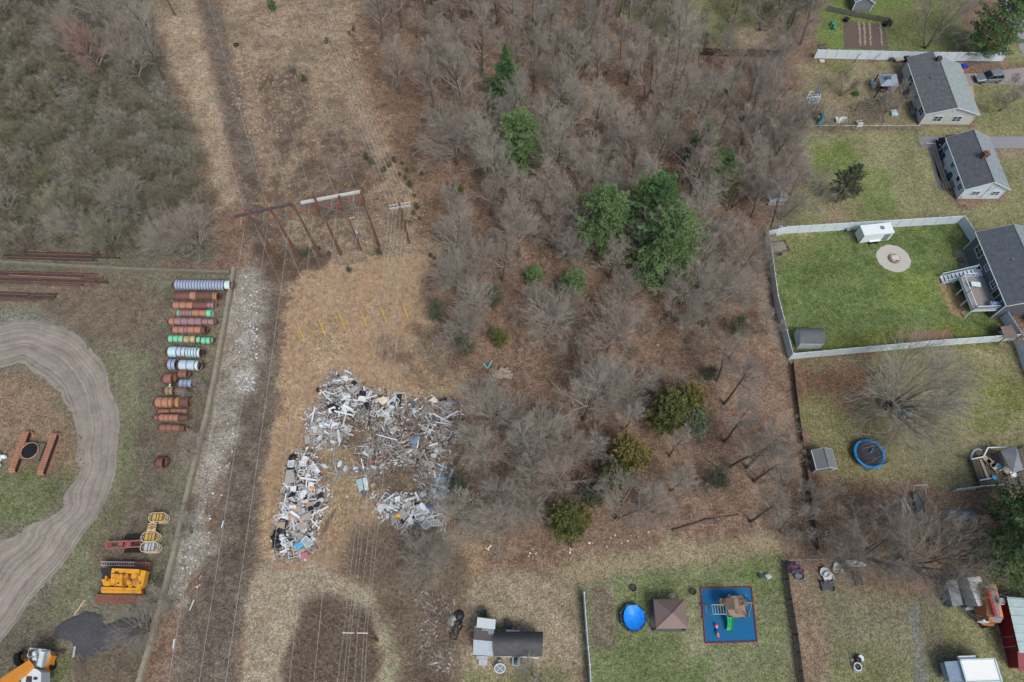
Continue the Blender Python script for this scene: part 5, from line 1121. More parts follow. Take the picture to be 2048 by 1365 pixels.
# red chassis trailer
REDP = mat('faded_red_paint', (170,100,100), .7, c2=(146,86,86), scale=2)
tr = thing('chassis_trailer', 'faded red open chassis trailer frame on black tyres above the yellow crane', 'trailer', at(248,1092))
b = MB(); z = 1.05
b.bar(at(213,1085,z), at(283,1081.5,z), .13, .25); b.bar(at(211.5,1098,z), at(281,1094,z), .13, .25)
for x, yy in ((214,1084),(223,1083.5),(252,1082),(262,1081.5),(282.5,1081)): b.bar(at(x, yy + .8, z), at(x - 1.2, yy + 13, z), .1, .2)
for x in (215.5, 217.5, 219.5): b.bar(at(x, 1087, z), at(x - 1, 1097, z), .06, .2)
b.build('frame', REDP, tr)
b = MB(); b.prism([(p.x, p.y) for p in (at(254,1082,1.3), at(259,1082,1.3), at(257,1096,1.3), at(252,1096,1.3))], 1.18, 1.3); b.build('bolster', REDP, tr)
b = MB(); c = at(241,1090,.9); b.cyl((c.x, c.y, .7), (c.x, c.y, .95), .35, n=16); b.build('turntable', RUST, tr)
for x in (258, 266, 274, 281):
    for y, s in ((1075.5, 1), (1102.5, -1)):
        c = at(x, y, .5); b = MB(); b.tube([(c.x, c.y - .2, .5), (c.x, c.y - .17, .5), (c.x, c.y + .17, .5), (c.x, c.y + .2, .5)], [.34, .5, .5, .34], 16); w_ = b.build('tyre', BLACK, tr)
        ROOT[w_.name] = ROOT[tr.name]; b = MB(); b.cyl((c.x, c.y - .21, .5), (c.x, c.y + .21, .5), .2, n=12); b.build('rim', RUST, w_)
# striped hoppers
CREAM = mat('worn_cream_steel', (206,200,176), .6, c2=(176,160,124), scale=2.5); YBOX = mat('faded_yellow_panel', (196,164,88), .7, c2=(176,138,74), scale=2.5)
def hopper(label, x, y, panel, boards=False):
    c = at(x, y); t = thing('hooped_hopper', label, 'hopper', c, 'round hooped hoppers by the wall'); W = .95
    for z in (.25, .75, 1.2):
        b = MB(); pts = []
        for k in range(25): a = 2 * PI * k / 24; pts.append((c.x + (.55 if math.cos(a) > 0 else -.55) + .5 * math.cos(a), c.y + .55 * math.sin(a), z))
        b.tube(pts, .06, 6, False); b.build('hoop', CREAM, t)
    b = MB(); b.prism([(c.x - .75, c.y - .5), (c.x + .6, c.y - .5), (c.x + .6, c.y + .45), (c.x - .75, c.y + .45)], .15, 1.05); b.build('hopper_body', panel, t)
    b = MB()
    for dx in (-.72, -.2, .15, .58): b.bar((c.x + dx, c.y - .52, 1.12), (c.x + dx, c.y + .47, 1.12), .05, .06)
    b.bar((c.x - .8, c.y + .5, 1.15), (c.x + .7, c.y + .5, 1.15), .07, .1); b.bar((c.x - .8, c.y - .55, 1.1), (c.x + .7, c.y - .55, 1.1), .07, .1); b.build('frame_bar', DARK, t)
    if boards:
        CH = mat('chevron_black', (40,38,36), .6); CW = mat('chevron_white', (214,206,186), .6); CO = mat('chevron_orange', (220,160,70), .6)
        for yy, hh in ((1.35, .9), (.78, .45)):
            b = MB(); b.box((c.x - .05, c.y + yy, 1.1), (1.2, hh, .05)); bd = b.build('chevron_board', CH, t); ROOT[bd.name] = ROOT[t.name]
            for k in range(4):
                for s in (-1, 1):
                    o = MB(); y0 = c.y + yy - hh / 2 + .04 + k * hh / 4.4
                    o.bar((c.x - .05 + s * .02, min(c.y + yy + hh / 2 - .04, y0 + hh * .3), 1.132), (c.x - .05 + s * .55, y0, 1.132), .09, .006); o.build('stripe', CW if k % 2 else CO, bd)
    return t
hopper('hooped yellow hopper, uppermost of the three by the wall', 324, 1039, YBOX)
hopper('hooped yellow hopper with black and white chevron boards, middle of three', 309, 1078, YBOX, True)
hopper('hooped hopper with a pale grey panel, lowest of the three', 308, 1098, mat('pale_grey_panel', (190,194,196), .5, c2=(168,170,172)))
# rough terrain crane at the lower left corner
OR = mat('crane_orange', (222,150,60), .5, c2=(206,134,52), scale=1.2); CWH = mat('crane_white', (206,216,218), .5, c2=(184,194,196), scale=1.5)
k = thing('mobile_crane', 'white and orange mobile crane with an orange boom at the lower left corner', 'crane', at(60,1335))
blk([(56,1300),(99,1303),(103,1312),(88,1349),(74,1345),(49,1332)], .7, 1.7, 'carrier', OR, k)
blk([(59,1296),(91,1299),(92,1303),(80,1335),(69,1336),(60,1320)], 1.72, 2.6, 'upper_deck', CWH, k)
blk([(47,1340),(60,1337),(72,1338),(82,1345),(82,1372),(43,1372),(42,1355)], 1.5, 3.1, 'cab', CWH, k)
blk([(53,1353),(64,1353),(63,1365),(51,1365)], 3.105, 3.14, 'cab_window', glass(), k); blk([(68,1354),(75,1355),(74,1360),(66,1360)], 3.105, 3.14, 'cab_window', glass(), k)
for (x, y, r, m_) in ((61,1309,.34,DARK),(67,1308,.3,CWH),(60,1320,.28,RUST),(68,1318,.25,CWH)):
    c = at(x, y, 2.9); b = MB(); d = Vector((.35, .1, 0)); b.cyl(Vector((c.x, c.y, 2.9)) - d, Vector((c.x, c.y, 2.9)) + d, r, n=14); b.cyl(Vector((c.x, c.y, 2.9)) - d * 1.15, Vector((c.x, c.y, 2.9)) - d, r * 1.25, n=14); b.build('winch_drum', m_, k)
blk([(80,1303),(89,1304),(82,1336),(74,1330)], 2.61, 2.95, 'counterweight', CWH, k)
b = MB(); p, q = at(64,1330,3.1), at(2,1372,4.6); b.bar(p, q, .95, 1.0); b.bar(p.lerp(q, .3), q + (q - p) * .6, .75, .8); b.build('boom', OR, k)
for x, y in ((100,1328),(83,1372),(40,1318)):
    c = at(x, y, .75); d = Vector((.28, .12, 0)).normalized() * .32; b = MB(); o = Vector((c.x, c.y, .75)); b.tube([o - d, o - d * .85, o + d * .85, o + d], [.5, .75, .75, .5], 20); w_ = b.build('tyre', BLACK, k); ROOT[w_.name] = ROOT[k.name]
    b = MB(); b.cyl(o - d * 1.04, o + d * 1.04, .36, n=16); rr = b.build('rim', OR, w_)
b = MB(); b.bar(at(36,1307,.6), at(56,1307,.6), .2, .2); b.bar(at(98,1308,.6), at(128,1306,.6), .2, .2); b.build('outrigger', DARK, k)
for (a, c, wd, lab, m_) in [((170,1200),(148,1231),.14,'pale plank lying on the grass beside the millings heap', mat('pale_plank', (196,170,140), .8)), ((150,1293),(146.5,1315),.22,'grey plank standing against the lower millings heap edge', mat('grey_plank', (168,168,166), .8)),
    ((388,1200),(379,1222),.1,'thin pale rod on the grass strip right of the wall', PALE), ((447,1042),(443,1056),.12,'short white board on the grey track strip', PALE), ((349,1278),(346,1297),.14,'white board beside the wall near the bottom', PALE)]:
    b = MB(); b.bar(at(*a, .1), at(*c, .1), wd, .08); tag(b.build('plank', m_), lab, 'plank')
# ================================================================ POWER LINES
WOODP = mat('brown_pole_wood', (124,90,70), .9, c2=(96,72,58), kind='noise', scale=1.2); ARMD = mat('dark_crossarm_wood', (94,84,84), .9, c2=(74,66,66)); ARML = mat('silver_crossarm_wood', (196,198,194), .8, c2=(168,170,166)); INS = mat('brown_porcelain', (148,84,60), .4, var=.2); GLZ = mat('pale_insulator', (206,214,214), .3)
WIRE = mat('aluminium_wire', (170,168,160), .5, .2)
HP = 12.6
bases = [(562.7,527.7),(602.7,521),(642,514),(682,508),(721,500),(759,493)]; tops = [(497.5,428),(541,419),(586,410),(632.5,403),(679,395),(723,385)]
TOP = []
for (bx_, by_), (tx, ty), i in zip(bases, tops, range(6)): TOP.append((at(bx_, by_), at(tx, ty, HP)))
def hframe(label, idx, arm0, arm1, am):
    t = thing('transmission_frame', label, 'power pole', TOP[idx[1]][0], 'three-pole transmission frames')
    for i in idx:
        p, q = TOP[i]; d = (q - p); b = MB(); b.tube([p - d * .01, p + d * .5, q + d * (.02 if i != 3 else .12)], [.24, .2, .16], 12); b.build('pole', WOODP, t)
        b = MB(); b.tube([p + d * .25 + Vector((.25, 0, 0)), q + Vector((.2, 0, 0))], .012, 4); b.build('ground_wire', WIRE, t)
    a, c = at(*arm0, HP - .1), at(*arm1, HP - .1); b = MB(); b.bar(a, c, .3, .34); b.build('crossarm', am, t)
    u = (c - a).normalized()
    for i, j in zip(idx[:-1], idx[1:]):
        p, q = TOP[i][1], TOP[j][1]; b = MB(); z = Vector((0, 0, 1))
        for (s0, s1) in ((.4, 3.6), (3.6, .4)): b.bar(p - z * s0, q - z * s1, .1, .12)
        b.build('cross_brace', GALV, t)
    for i in idx:
        p = TOP[i][1]
        for sgn in (-1, 1): b = MB(); b.bar(p + u * (sgn * .9) - Vector((0, 0, .1)), p + u * (sgn * .1) - Vector((0, 0, .8)), .05, .06)
        b.build('arm_brace', GALV, t)
    return t, u
hf0, u0 = hframe('left three-pole frame with a dark crossarm over the tan grass', (0, 1, 2), (468,433), (586,408), ARMD)
hf1, u1 = hframe('right three-pole frame with a silver crossarm over the tan grass', (3, 4, 5), (602,406), (723,383), ARML)
# equipment on the fifth pole
p, q = TOP[4]; m_ = p.lerp(q, .33); eq = thing('pole_equipment', 'grey transformer and switch gear on the fifth brown pole', 'transformer', (m_.x + .5, m_.y, m_.z - .6))
b = MB(); b.cyl((m_.x + .5, m_.y - .1, m_.z - .6), (m_.x + .5, m_.y - .1, m_.z + .5), .32, n=14); b.blob((m_.x + .5, m_.y - .1, m_.z + .5), (.3, .3, .12), 1, .02); b.build('tank', GALV, eq)
b = MB(); b.bar(p.lerp(q, .34), Vector((m_.x + .6, m_.y, m_.z)), .1, .12); b.build('bracket', GALV, eq)
for i in range(2): b = MB(); b.cyl((m_.x + .4 + .2 * i, m_.y - .2, m_.z + .55), (m_.x + .4 + .2 * i, m_.y - .2, m_.z + .95), .06, n=8); b.build('bushing', GLZ, eq)
b = MB(); c = p.lerp(q, .62); b.bar(c, c + Vector((.9, .2, .1)), .06, .08); b.build('switch_arm', PALE, eq)
# conductors: top end, strain insulators either side of the arm, bottom end
ENDB = [335, 397, 450, 514, 578, 627]; ENDT = [370, 415, 456, 499, 538, 571]
ATT = [(492,437),(538,428),(583,418),(629,411),(675,404),(720,394)]
def sagline(a, b, sag, n=14): return [a.lerp(b, i / n) - Vector((0, 0, sag * 4 * (i / n) * (1 - i / n))) for i in range(n + 1)]
names = ['leftmost', 'second', 'third', 'fourth', 'fifth', 'rightmost']
WR = .021
for i in range(6):
    c = at(*ATT[i], HP - .6); lo = at(ENDB[i], 1365, 10.5); lo = c + (lo - c) * 1.5; lo.z = 10.5; hi = at(ENDT[i], 0, 11.5); hi = c + (hi - c) * 1.35; hi.z = 12
    dl = (lo - c).normalized(); dh = (hi - c).normalized()
    for d, nm in ((dl, 'below'), (dh, 'above')):
        b = MB(); e = c + d * .3; n = 9; pts = []; rr = []
        for k in range(n): 
            for s_, r_ in ((0, .04), (.06, .12), (.1, .12), (.14, .04)): pts.append(e + d * (k * .16 + s_)); rr.append(r_)
        b.tube(pts, rr, 10); b.build('strain_insulator', INS, hf0 if i < 3 else hf1)
    a1 = c + dl * 1.75; a2 = c + dh * 1.75
    b = MB(); b.tube(sagline(a1, lo, .7), WR, 5); tag(b.build('power_cable', WIRE), names[i] + ' thick power cable running from the pole frames to the bottom edge', 'cable', 'transmission cables')
    b = MB(); b.tube(sagline(a2, hi, 1.0), WR, 5); tag(b.build('power_cable', WIRE), names[i] + ' thick power cable running from the pole frames to the top edge', 'cable', 'transmission cables')
    s = Vector((-.9, 0, 0)); b = MB(); b.tube([a1, a1.lerp(a2, .25) + s * .7 - Vector((0, 0, 1.0)), a1.lerp(a2, .5) + s - Vector((0, 0, 1.4)), a1.lerp(a2, .75) + s * .7 - Vector((0, 0, .9)), a2], .022, 5); b.build('jumper_wire', WIRE, hf0 if i < 3 else hf1)
    # post insulator under the arm, shown beside each pole
    o = c + u0 * -1.9 + Vector((0, 0, .4)); b = MB(); d = Vector((.75, -.45, -.6)).normalized()
    b.tube([o + d * (k * .1) for k in range(10)], [.05 if k % 2 else .1 for k in range(10)], 8); b.build('hanging_insulator', INS, hf0 if i < 3 else hf1)
# guy wires with yellow guards
GYEL = mat('yellow_guard', (214,170,50), .6)
gl = [((608.5,680),(598.5,656)),((651,672),(641.5,648)),((691,660),(682,638)),((734,654.5),(724.5,627)),((774,647.5),(766,624)),((816.5,638),(808,613))]
gu = [((582,384),(591,379)),((615,381.5),(622,377)),((657,371),(663,367)),((696,364),(702,360)),((733,359),(739,355)),((771,352),(777,348))]
for i in range(6):
    p = TOP[i][1]; pp = TOP[i][0].lerp(p, .86)
    for (g0, g1), nm, nm2 in ((gl[i], 'lower', 'tan grass below the poles'), (gu[i], 'upper', 'grass above the poles')):
        a = at(*g0); b = MB(); b.tube([a, pp], .014, 4); t = b.build('guy_wire', WIRE, origin=a); ROOT[t.name] = a
        tag(t, names[i] + ' guy wire with a yellow guard anchored in the ' + nm2, 'guy wire', 'guy wires of the pole frames')
        d = (pp - a).normalized(); b = MB(); b.tube([a + d * .1, a + d * 2.4], .07, 7); b.build('guy_guard', GYEL, t)
# distribution pole and line
dp, dq = at(819,486.5), at(799,410,9.6)
t = thing('distribution_pole', 'brown distribution pole with a double grey crossarm right of the frames', 'power pole', dp); b = MB(); b.tube([dp, dq + (dq - dp) * .04], [.17, .13], 10); b.build('pole', WOODP, t)
AX = [777, 781, 789, 801, 810, 814.5]; ud = (at(815,404,9.5) - at(777,410,9.5)).normalized(); vd = Vector((-ud.y, ud.x, 0))
for dz, o in ((9.5, .25), (9.5, -.25), (8.7, .2)):
    b = MB(); c = Vector((dq.x, dq.y, dz)) + vd * o; b.bar(c - ud * 1.45, c + ud * 1.45, .1, .12); b.build('crossarm', ARML, t)
B2 = [687, 696, 702, 715, 728, 734]; Bt = [677, 689, 695, 711, 724, 731]; Tt = [614, 619, 631, 640, 647, 653]
p2t = at(711,1267,11.5); p2b = Vector((p2t.x, p2t.y, 0)); t2 = thing('distribution_pole', 'brown pole with a single crossarm rising from the bottom brush island', 'power pole', p2b)
b = MB(); b.tube([p2b, p2t], [.2, .14], 10); b.build('pole', WOODP, t2); u2 = (at(735,1266,11.3) - at(687,1266,11.3)).normalized(); b = MB(); b.bar(at(685,1266,11.3), at(736,1267,11.3), .12, .14); b.build('crossarm', ARML, t2)
for i in range(6):
    x = -1.35 + 2.7 * i / 5; c = Vector((dq.x, dq.y, 9.75)) + ud * x; e = at(B2[i], 1266.5, 11.55)
    for q_, root in ((c, t), (e, t2)): b = MB(); b.cyl((q_.x, q_.y, q_.z - .22), q_, .05, .07, 8); b.build('pin_insulator', GLZ, root)
    hi = at(Tt[i], 0, 9.5); hi = c + (hi - c) * 1.3; hi.z = 9.8; lo = at(Bt[i], 1365, 10.8); lo = e + (lo - e) * 2.5; lo.z = 10.8
    b = MB(); b.tube(sagline(hi, c, .8) + sagline(c, e, .6)[1:] + [lo], .018, 5); tag(b.build('distribution_wire', WIRE), names[i] + ' thin wire of the distribution line crossing the scrap heaps', 'wire', 'distribution wires')
# ================================================================ SCRAP HEAPS
SW = mat('scrap_white', (224,230,234), .6, c2=(190,194,192), scale=1.0, rnd=.08); SG = mat('weathered_grey_board', (150,147,142), .9, c2=(122,118,114), scale=2, rnd=.2); SB = mat('brown_board', (128,108,92), .9, c2=(104,86,74), scale=2, rnd=.2)
SK = mat('black_plastic', (38,41,45), .5); SBL = mat('slate_blue_panel', (110,134,164), .6); STL = mat('pale_teal_glass', (158,186,188), .25); SCR = mat('cream_panel', (214,202,172), .8); SGR = mat('grey_panel', (168,166,160), .8, c2=(148,146,142)); SRD = mat('red_scrap', (150,96,84), .8, c2=(120,78,70))
SYE = mat('yellow_bin', (232,174,48), .5); SBT = mat('bright_blue_panel', (88,162,204), .5); SBE = mat('beige_panel', (176,158,138), .85, c2=(156,138,120)); SCL = mat('cloudy_plastic', (196,204,204), .6, c2=(160,170,174), scale=3, rnd=.12); SDK = mat('dark_grey_panel', (84,90,98), .6); SLT = mat('light_wood', (186,152,120), .8)
GLS = mat('dull_window_glass', (150,168,174), .15, c2=(120,138,144), spec=.6)
HEAPS = {
 'upper': ([(662,745),(700,742),(715,770),(760,788),(800,795),(812,835),(770,852),(720,845),(700,862),(655,850),(638,835),(650,790)], 'the upper white scrap heap'),
 'left': ([(618,815),(650,835),(700,860),(690,885),(640,895),(612,872)], 'the small scrap patch left of the upper heap'),
 'grey': ([(800,792),(840,795),(905,800),(925,815),(912,850),(905,890),(895,925),(880,960),(850,962),(805,930),(775,935),(760,950),(735,958),(706,945),(716,905),(755,870),(760,850),(815,835)], 'the middle heap of grey boards'),
 'long': ([(588,908),(622,905),(632,930),(636,965),(650,1000),(638,1040),(628,1065),(630,1100),(600,1118),(565,1115),(552,1085),(560,1045),(566,1000),(568,960)], 'the long scrap heap beside the track'),
 'lower': ([(752,990),(790,985),(800,998),(825,995),(862,1010),(880,1030),(885,1052),(850,1060),(830,1052),(800,1062),(780,1040),(760,1018)], 'the lower scrap heap of window frames'),
 'trail': ([(835,940),(890,930),(905,950),(895,985),(870,1012),(842,1002),(846,970)], 'the thin trail between the grey and lower heaps'), 'near': ([(838,1195),(900,1215),(912,1260),(895,1340),(848,1345),(836,1270)], 'the brush left of the cottage'),
 'tuft': ([(660,892),(712,890),(700,940),(672,990),(640,985),(640,940)], 'the grassy gap beside the long heap'),
}
HP_ = {k: (P(*v[0]), v[1]) for k, v in HEAPS.items()}
HH = {'upper': .9, 'left': .35, 'grey': .6, 'long': .9, 'lower': .7, 'trail': .2, 'tuft': .05, 'near': .05}
def hz(p, key):
    d = inpoly(p, HP_[key][0]); return max(0, min(1, d / 1.6)) * HH[key]
g = random.Random(77)
def piece_board(L, wd=.14, th=.04): b = MB(); b.box((0, 0, 0), (L, wd, th)); return b
def piece_frame(L, W, e=.08, cross=True):
    b = MB(); b.box((0, W / 2, 0), (L, e, e * .7)); b.box((0, -W / 2, 0), (L, e, e * .7)); b.box((L / 2 - e / 2, 0, 0), (e, W - e, e * .7)); b.box((-L / 2 + e / 2, 0, 0), (e, W - e, e * .7))
    if cross: b.box((0, 0, 0), (e * .6, W - e, e * .5))
    return b
def piece_sheet(L, W, seed, th=.03):
    q = random.Random(seed); b = MB(); n = 4
    top = [(L * (i / n - .5), W * (j / n - .5), q.uniform(-.07, .07)) for j in range(n + 1) for i in range(n + 1)]; N = len(top)
    vs = [(x, y, z) for x, y, z in top] + [(x, y, z - th) for x, y, z in top]; fs = []
    for j in range(n):
        for i in range(n): a = j * (n + 1) + i; fs += [(a, a + 1, a + n + 2, a + n + 1), (N + a + n + 1, N + a + n + 2, N + a + 1, N + a)]
    ed = list(range(n)) + [i * (n + 1) + n for i in range(n)] + [n * (n + 1) + n - i for i in range(n)] + [(n - i) * (n + 1) for i in range(n)]
    for a, c in zip(ed, ed[1:] + ed[:1]): fs.append((a, N + a, N + c, c))
    b.add(vs, fs); return b
def lay(o, p, z, rz, tilt=(0, 0)):
    o.location = (p.x, p.y, z); o.rotation_euler = (tilt[0], tilt[1], rz); return o
BANK = {'board': [piece_board(L, w).build('scrap_board', SG, origin=(0, 0, 0)) for L, w in ((1.5, .17), (2.0, .15), (2.6, .2), (1.2, .24), (3.2, .14))],
        'frame': [piece_frame(a, b_).build('salvaged_sash', SW, origin=(0, 0, 0)) for a, b_ in ((1.0, .8), (1.4, .8), (.8, .7), (1.7, .95))],
        'sheet': [piece_sheet(a, b_, i).build('scrap_sheet', SGR, origin=(0, 0, 0)) for i, (a, b_) in enumerate(((1.0, .7), (1.4, .9), (.7, .6), (1.8, .7)))]}
gb = [MB() for _ in range(3)]
for i, b in enumerate(gb): b.blob((0, 0, 0), (.34 + .08 * i, .26, .13), i, .5, 9, 6)
BANK['bag'] = [b.build('scrap_bag', SCL, origin=(0, 0, 0)) for b in gb]
def drop(kind, p, z, rz, label, group, m, tilt):
    s = g.choice(BANK[kind]); o = s.copy(); COL.objects.link(o); o.material_slots[0].link = 'OBJECT'; o.material_slots[0].material = m; lay(o, p, z, rz, tilt); ROOT[o.name] = Vector(p)
    return tag(o, label, {'board': 'board', 'frame': 'window frame', 'sheet': 'panel', 'bag': 'plastic bag'}[kind], group)
MIX = {'upper': [('board', SG, 22), ('board', SW, 16), ('frame', SW, 12), ('sheet', SW, 10), ('sheet', SGR, 6), ('bag', SCL, 9), ('bag', SK, 5), ('sheet', SK, 2)],
       'left': [('board', SG, 12), ('bag', SCL, 7), ('board', SW, 8), ('sheet', SGR, 4), ('sheet', SW, 3)],
       'trail': [('board', SG, 22), ('board', SW, 6), ('sheet', SCLB := mat('pale_blue_sheet', (164,196,212), .5), 4), ('bag', SCL, 5)],
       'tuft': [('board', SG, 10), ('bag', SCL, 3)],
       'grey': [('board', SG, 84), ('board', SB, 12), ('frame', SG, 8), ('frame', SW, 6), ('sheet', SGR, 9), ('board', SW, 14), ('bag', SCL, 7), ('sheet', SDK, 4)],
       'long': [('board', SW, 20), ('board', SG, 14), ('frame', SW, 20), ('sheet', SW, 14), ('sheet', SGR, 8), ('bag', SCL, 10), ('bag', SK, 12), ('sheet', SBE, 4)],
       'lower': [('frame', SW, 16), ('board', SG, 12), ('board', SW, 14), ('bag', SCL, 6), ('sheet', SW, 6), ('sheet', SGR, 5), ('sheet', SDK, 3), ('bag', SK, 3)]}
CW_ = {'scrap_white': 'white', 'weathered_grey_board': 'weathered grey', 'brown_board': 'brown', 'pale_blue_sheet': 'pale blue', 'black_plastic': 'black', 'grey_panel': 'grey', 'cloudy_plastic': 'cloudy white', 'beige_panel': 'beige', 'dark_grey_panel': 'dark grey'}
KW = {'board': 'board', 'frame': 'window frame', 'sheet': 'bent panel', 'bag': 'plastic bag'}
for key, mix in MIX.items():
    poly, nm = HP_[key]; xs = [p.x for p in poly]; ys = [p.y for p in poly]
    for kind, m, n in mix:
        c = 0
        while c < n:
            p = Vector((g.uniform(min(xs), max(xs)), g.uniform(min(ys), max(ys)), 0))
            if inpoly(p, poly) < .15: continue
            c += 1; lab = CW_[m.name] + ' ' + KW[kind] + ' tossed loosely on ' + nm
            main = {'upper': .4, 'grey': -.9, 'long': 1.2, 'lower': .5, 'left': .2, 'trail': .6, 'tuft': .9}[key]
            drop(kind, p, hz(p, key) * g.uniform(.55, 1.1) + .12, g.gauss(main, 1.0), lab, CW_[m.name] + ' ' + KW[kind] + 's of ' + nm, m, (g.gauss(0, .14), g.gauss(0, .12)))
for v in BANK.values():
    for o in v: bpy.data.objects.remove(o)
# countless crumbs under and between them
def crumbs(key, n, ms, seed):
    q = random.Random(seed); poly, nm = HP_[key]; b = MB(); xs = [p.x for p in poly]; ys = [p.y for p in poly]; c = 0
    while c < n:
        p = Vector((q.uniform(min(xs) - .5, max(xs) + .5), q.uniform(min(ys) - .5, max(ys) + .5), 0)); d = inpoly(p, poly)
        if d < -1.1 * q.random() ** 2: continue
        c += 1; b.k = q.randrange(len(ms)); z = hz(p, key) * q.uniform(.1, .95) + .03; e = (Matrix.Rotation(q.uniform(0, 6.28), 3, 'Z') @ Matrix.Rotation(q.gauss(0, .35), 3, 'X') @ Matrix.Rotation(q.gauss(0, .35), 3, 'Y'))
        b.box((p.x, p.y, z), (q.uniform(.08, .55) * (1 if q.random() < .85 else 3.2), q.uniform(.04, .2), q.uniform(.015, .05)), mtx=e)
    b.k = 0; return tag(b.build('scrap_rubble', ms), 'small mixed rubble filling ' + nm, 'rubble', kind='stuff')
crumbs('upper', 2000, [SW, SG, SGR, SCL, SK, SW, SB, SBE], 1); crumbs('left', 620, [SW, SG, SGR, SCL, SB], 2); crumbs('grey', 2300, [SG, SB, SGR, SG, SW, SDK, SBE], 3); crumbs('long', 2200, [SW, SG, SGR, SCL, SK, SW, SB, SBE], 4); crumbs('near', 170, [SG, SB, SW, SGR], 8); crumbs('trail', 900, [SG, SB, SGR, SW, SCL], 6); crumbs('lower', 1200, [SW, SG, SGR, SCL, SB, SDK], 5)
# pieces one can point at
def plate(name, px, z, th, m, label, cat, tilt=0):
    b = MB(); q = [at(x, y, z) for x, y in px]
    for i, p in enumerate(q): p.z += tilt * (i % 2)
    b.slab(*q, th); return tag(b.build(name, m), label, cat)
plate('scrap_sheet', [(817,885),(838,872),(841,876),(829,892)], .8, .05, SBL, 'slate blue panel on the right part of the grey board heap', 'panel', .1)
plate('scrap_sheet', [(780,880),(792,873),(794,876),(783,882)], .7, .05, SBL, 'small slate blue panel in the middle of the grey board heap', 'panel')
plate('glass_sheet', [(711,960),(724,957),(727,979),(719,985)], .3, .02, STL, 'pale teal sheet leaning in the grass below the grey heap', 'sheet', .1)
plate('scrap_sheet', [(725,957),(734,955),(737,980),(730,982)], .35, .03, SW, 'white sheet beside the pale teal sheet in the grass', 'sheet', .08)
plate('tarp', [(722,975),(731,963),(732,990),(726,1000)], .15, .04, SDK, 'dark crumpled tarp under the pale teal sheet', 'tarp')
plate('scrap_sheet', [(753,799),(768,793),(776,803),(764,811)], 1.0, .08, SCR, 'cream panel on the right end of the upper white heap', 'panel', .08)
plate('scrap_sheet', [(856,802),(866,795),(875,799),(872,807)], .5, .06, SCR, 'cream wedge panel at the top of the grey board heap', 'panel', .06)
plate('scrap_sheet', [(609,872),(619,871),(621,886),(610,889)], .25, .05, SGR, 'flat grey panel lying left of the small scrap patch', 'panel')
plate('tarp', [(727,808),(738,804),(742,817),(733,821)], .95, .05, SK, 'black sheet near the middle of the upper white heap', 'tarp', .06)
plate('tarp', [(652,812),(668,808),(685,818),(668,828)], .95, .06, SK, 'black plastic sheet on the left of the upper white heap', 'tarp', .08)
plate('scrap_sheet', [(586,1091),(601,1083),(608,1090),(598,1101)], 1.15, .05, SBT, 'bright blue square panel at the bottom of the long heap', 'panel', .03)
plate('scrap_sheet', [(592,1105),(606,1096),(611,1099),(597,1110)], 1.0, .05, SBE, 'beige board below the bright blue panel', 'panel')
plate('scrap_sheet', [(573,941),(588,939),(590,965),(568,968)], .9, .1, SGR, 'big grey mattress-like panel on the upper left of the long heap', 'panel')
plate('scrap_sheet', [(600,1022),(622,1022),(620,1040),(602,1038)], 1.0, .06, SGR, 'large pale plywood sheet on the middle of the long heap', 'panel', .05)
plate('scrap_sheet', [(556,1046),(570,1044),(569,1060),(554,1058)], .6, .05, SBE, 'beige cardboard at the left edge of the long heap', 'panel')
plate('scrap_sheet', [(580,973),(593,972),(591,984),(581,983)], 1.1, .08, SW, 'white square lid on the upper part of the long heap', 'panel', .05)
plate('scrap_sheet', [(608,985),(622,983),(622,992),(608,993)], .8, .05, SGR, 'small grey sheet at the right of the long heap', 'panel')
plate('scrap_sheet', [(578,1011),(592,1011),(592,1017),(578,1017)], 1.15, .2, SW, 'white box lying across the middle of the long heap', 'box')
plate('scrap_sheet', [(794,1027),(806,1018),(818,1030),(808,1042)], .8, .05, SGR, 'grey folded panel beside the yellow bin', 'panel', .06)
plate('scrap_sheet', [(789,995),(800,992),(799,1003),(791,1004)], .9, .06, SW, 'white tray at the top of the lower heap', 'tray')
plate('scrap_sheet', [(869,1055),(877,1050),(881,1057),(873,1062)], .2, .1, SDK, 'dark grey square mat at the right end of the lower heap', 'mat')
plate('scrap_sheet', [(851,1012),(858,1011),(860,1016),(852,1018)], .9, .08, mat('strong_blue', (40,108,190), .5), 'small strong blue piece on the lower heap', 'panel')
plate('scrap_sheet', [(908,798),(922,806),(918,811),(904,804)], .2, .05, SDK, 'dark grey sheet at the right end of the grey board heap', 'panel')
plate('scrap_sheet', [(886,1075),(891,1077),(888,1081),(884,1079)], .1, .03, SW, 'white chip lying in brush below the lower heap', 'scrap')
plate('scrap_sheet', [(845,920),(856,925),(852,934),(843,928)], .5, .05, SGR, 'square grey sheet at the lower right of the board heap', 'panel', .04)
plate('scrap_sheet', [(740,970),(748,965),(752,970),(744,976)], .25, .04, SGR, 'small curved grey sheet right of the white sheet', 'panel')
def ring(name, px, z, m, label, e=.1, cross=0, glassy=False):
    q = [at(x, y, z) for x, y in px]; b = MB()
    for i in range(4): b.bar(q[i], q[(i + 1) % 4], e, e * .8)
    for k in range(cross): t = (k + 1) / (cross + 1); b.bar(q[0].lerp(q[1], t), q[3].lerp(q[2], t), e * .5, e * .5)
    if cross > 1: b.bar(q[0].lerp(q[3], .5), q[1].lerp(q[2], .5), e * .5, e * .5)
    t = thing(name, label, 'window frame', q[0]); b.build('frame', m, t)
    if glassy: b = MB(); b.slab(*[Vector((p.x, p.y, p.z - .02)) for p in q], .01); b.build('pane', GLS, t)
ring('salvaged_sash', [(885,828),(893,820),(903,829),(894,838)], .35, SW, 'white diamond-lying empty frame at the right of the grey heap', .1)
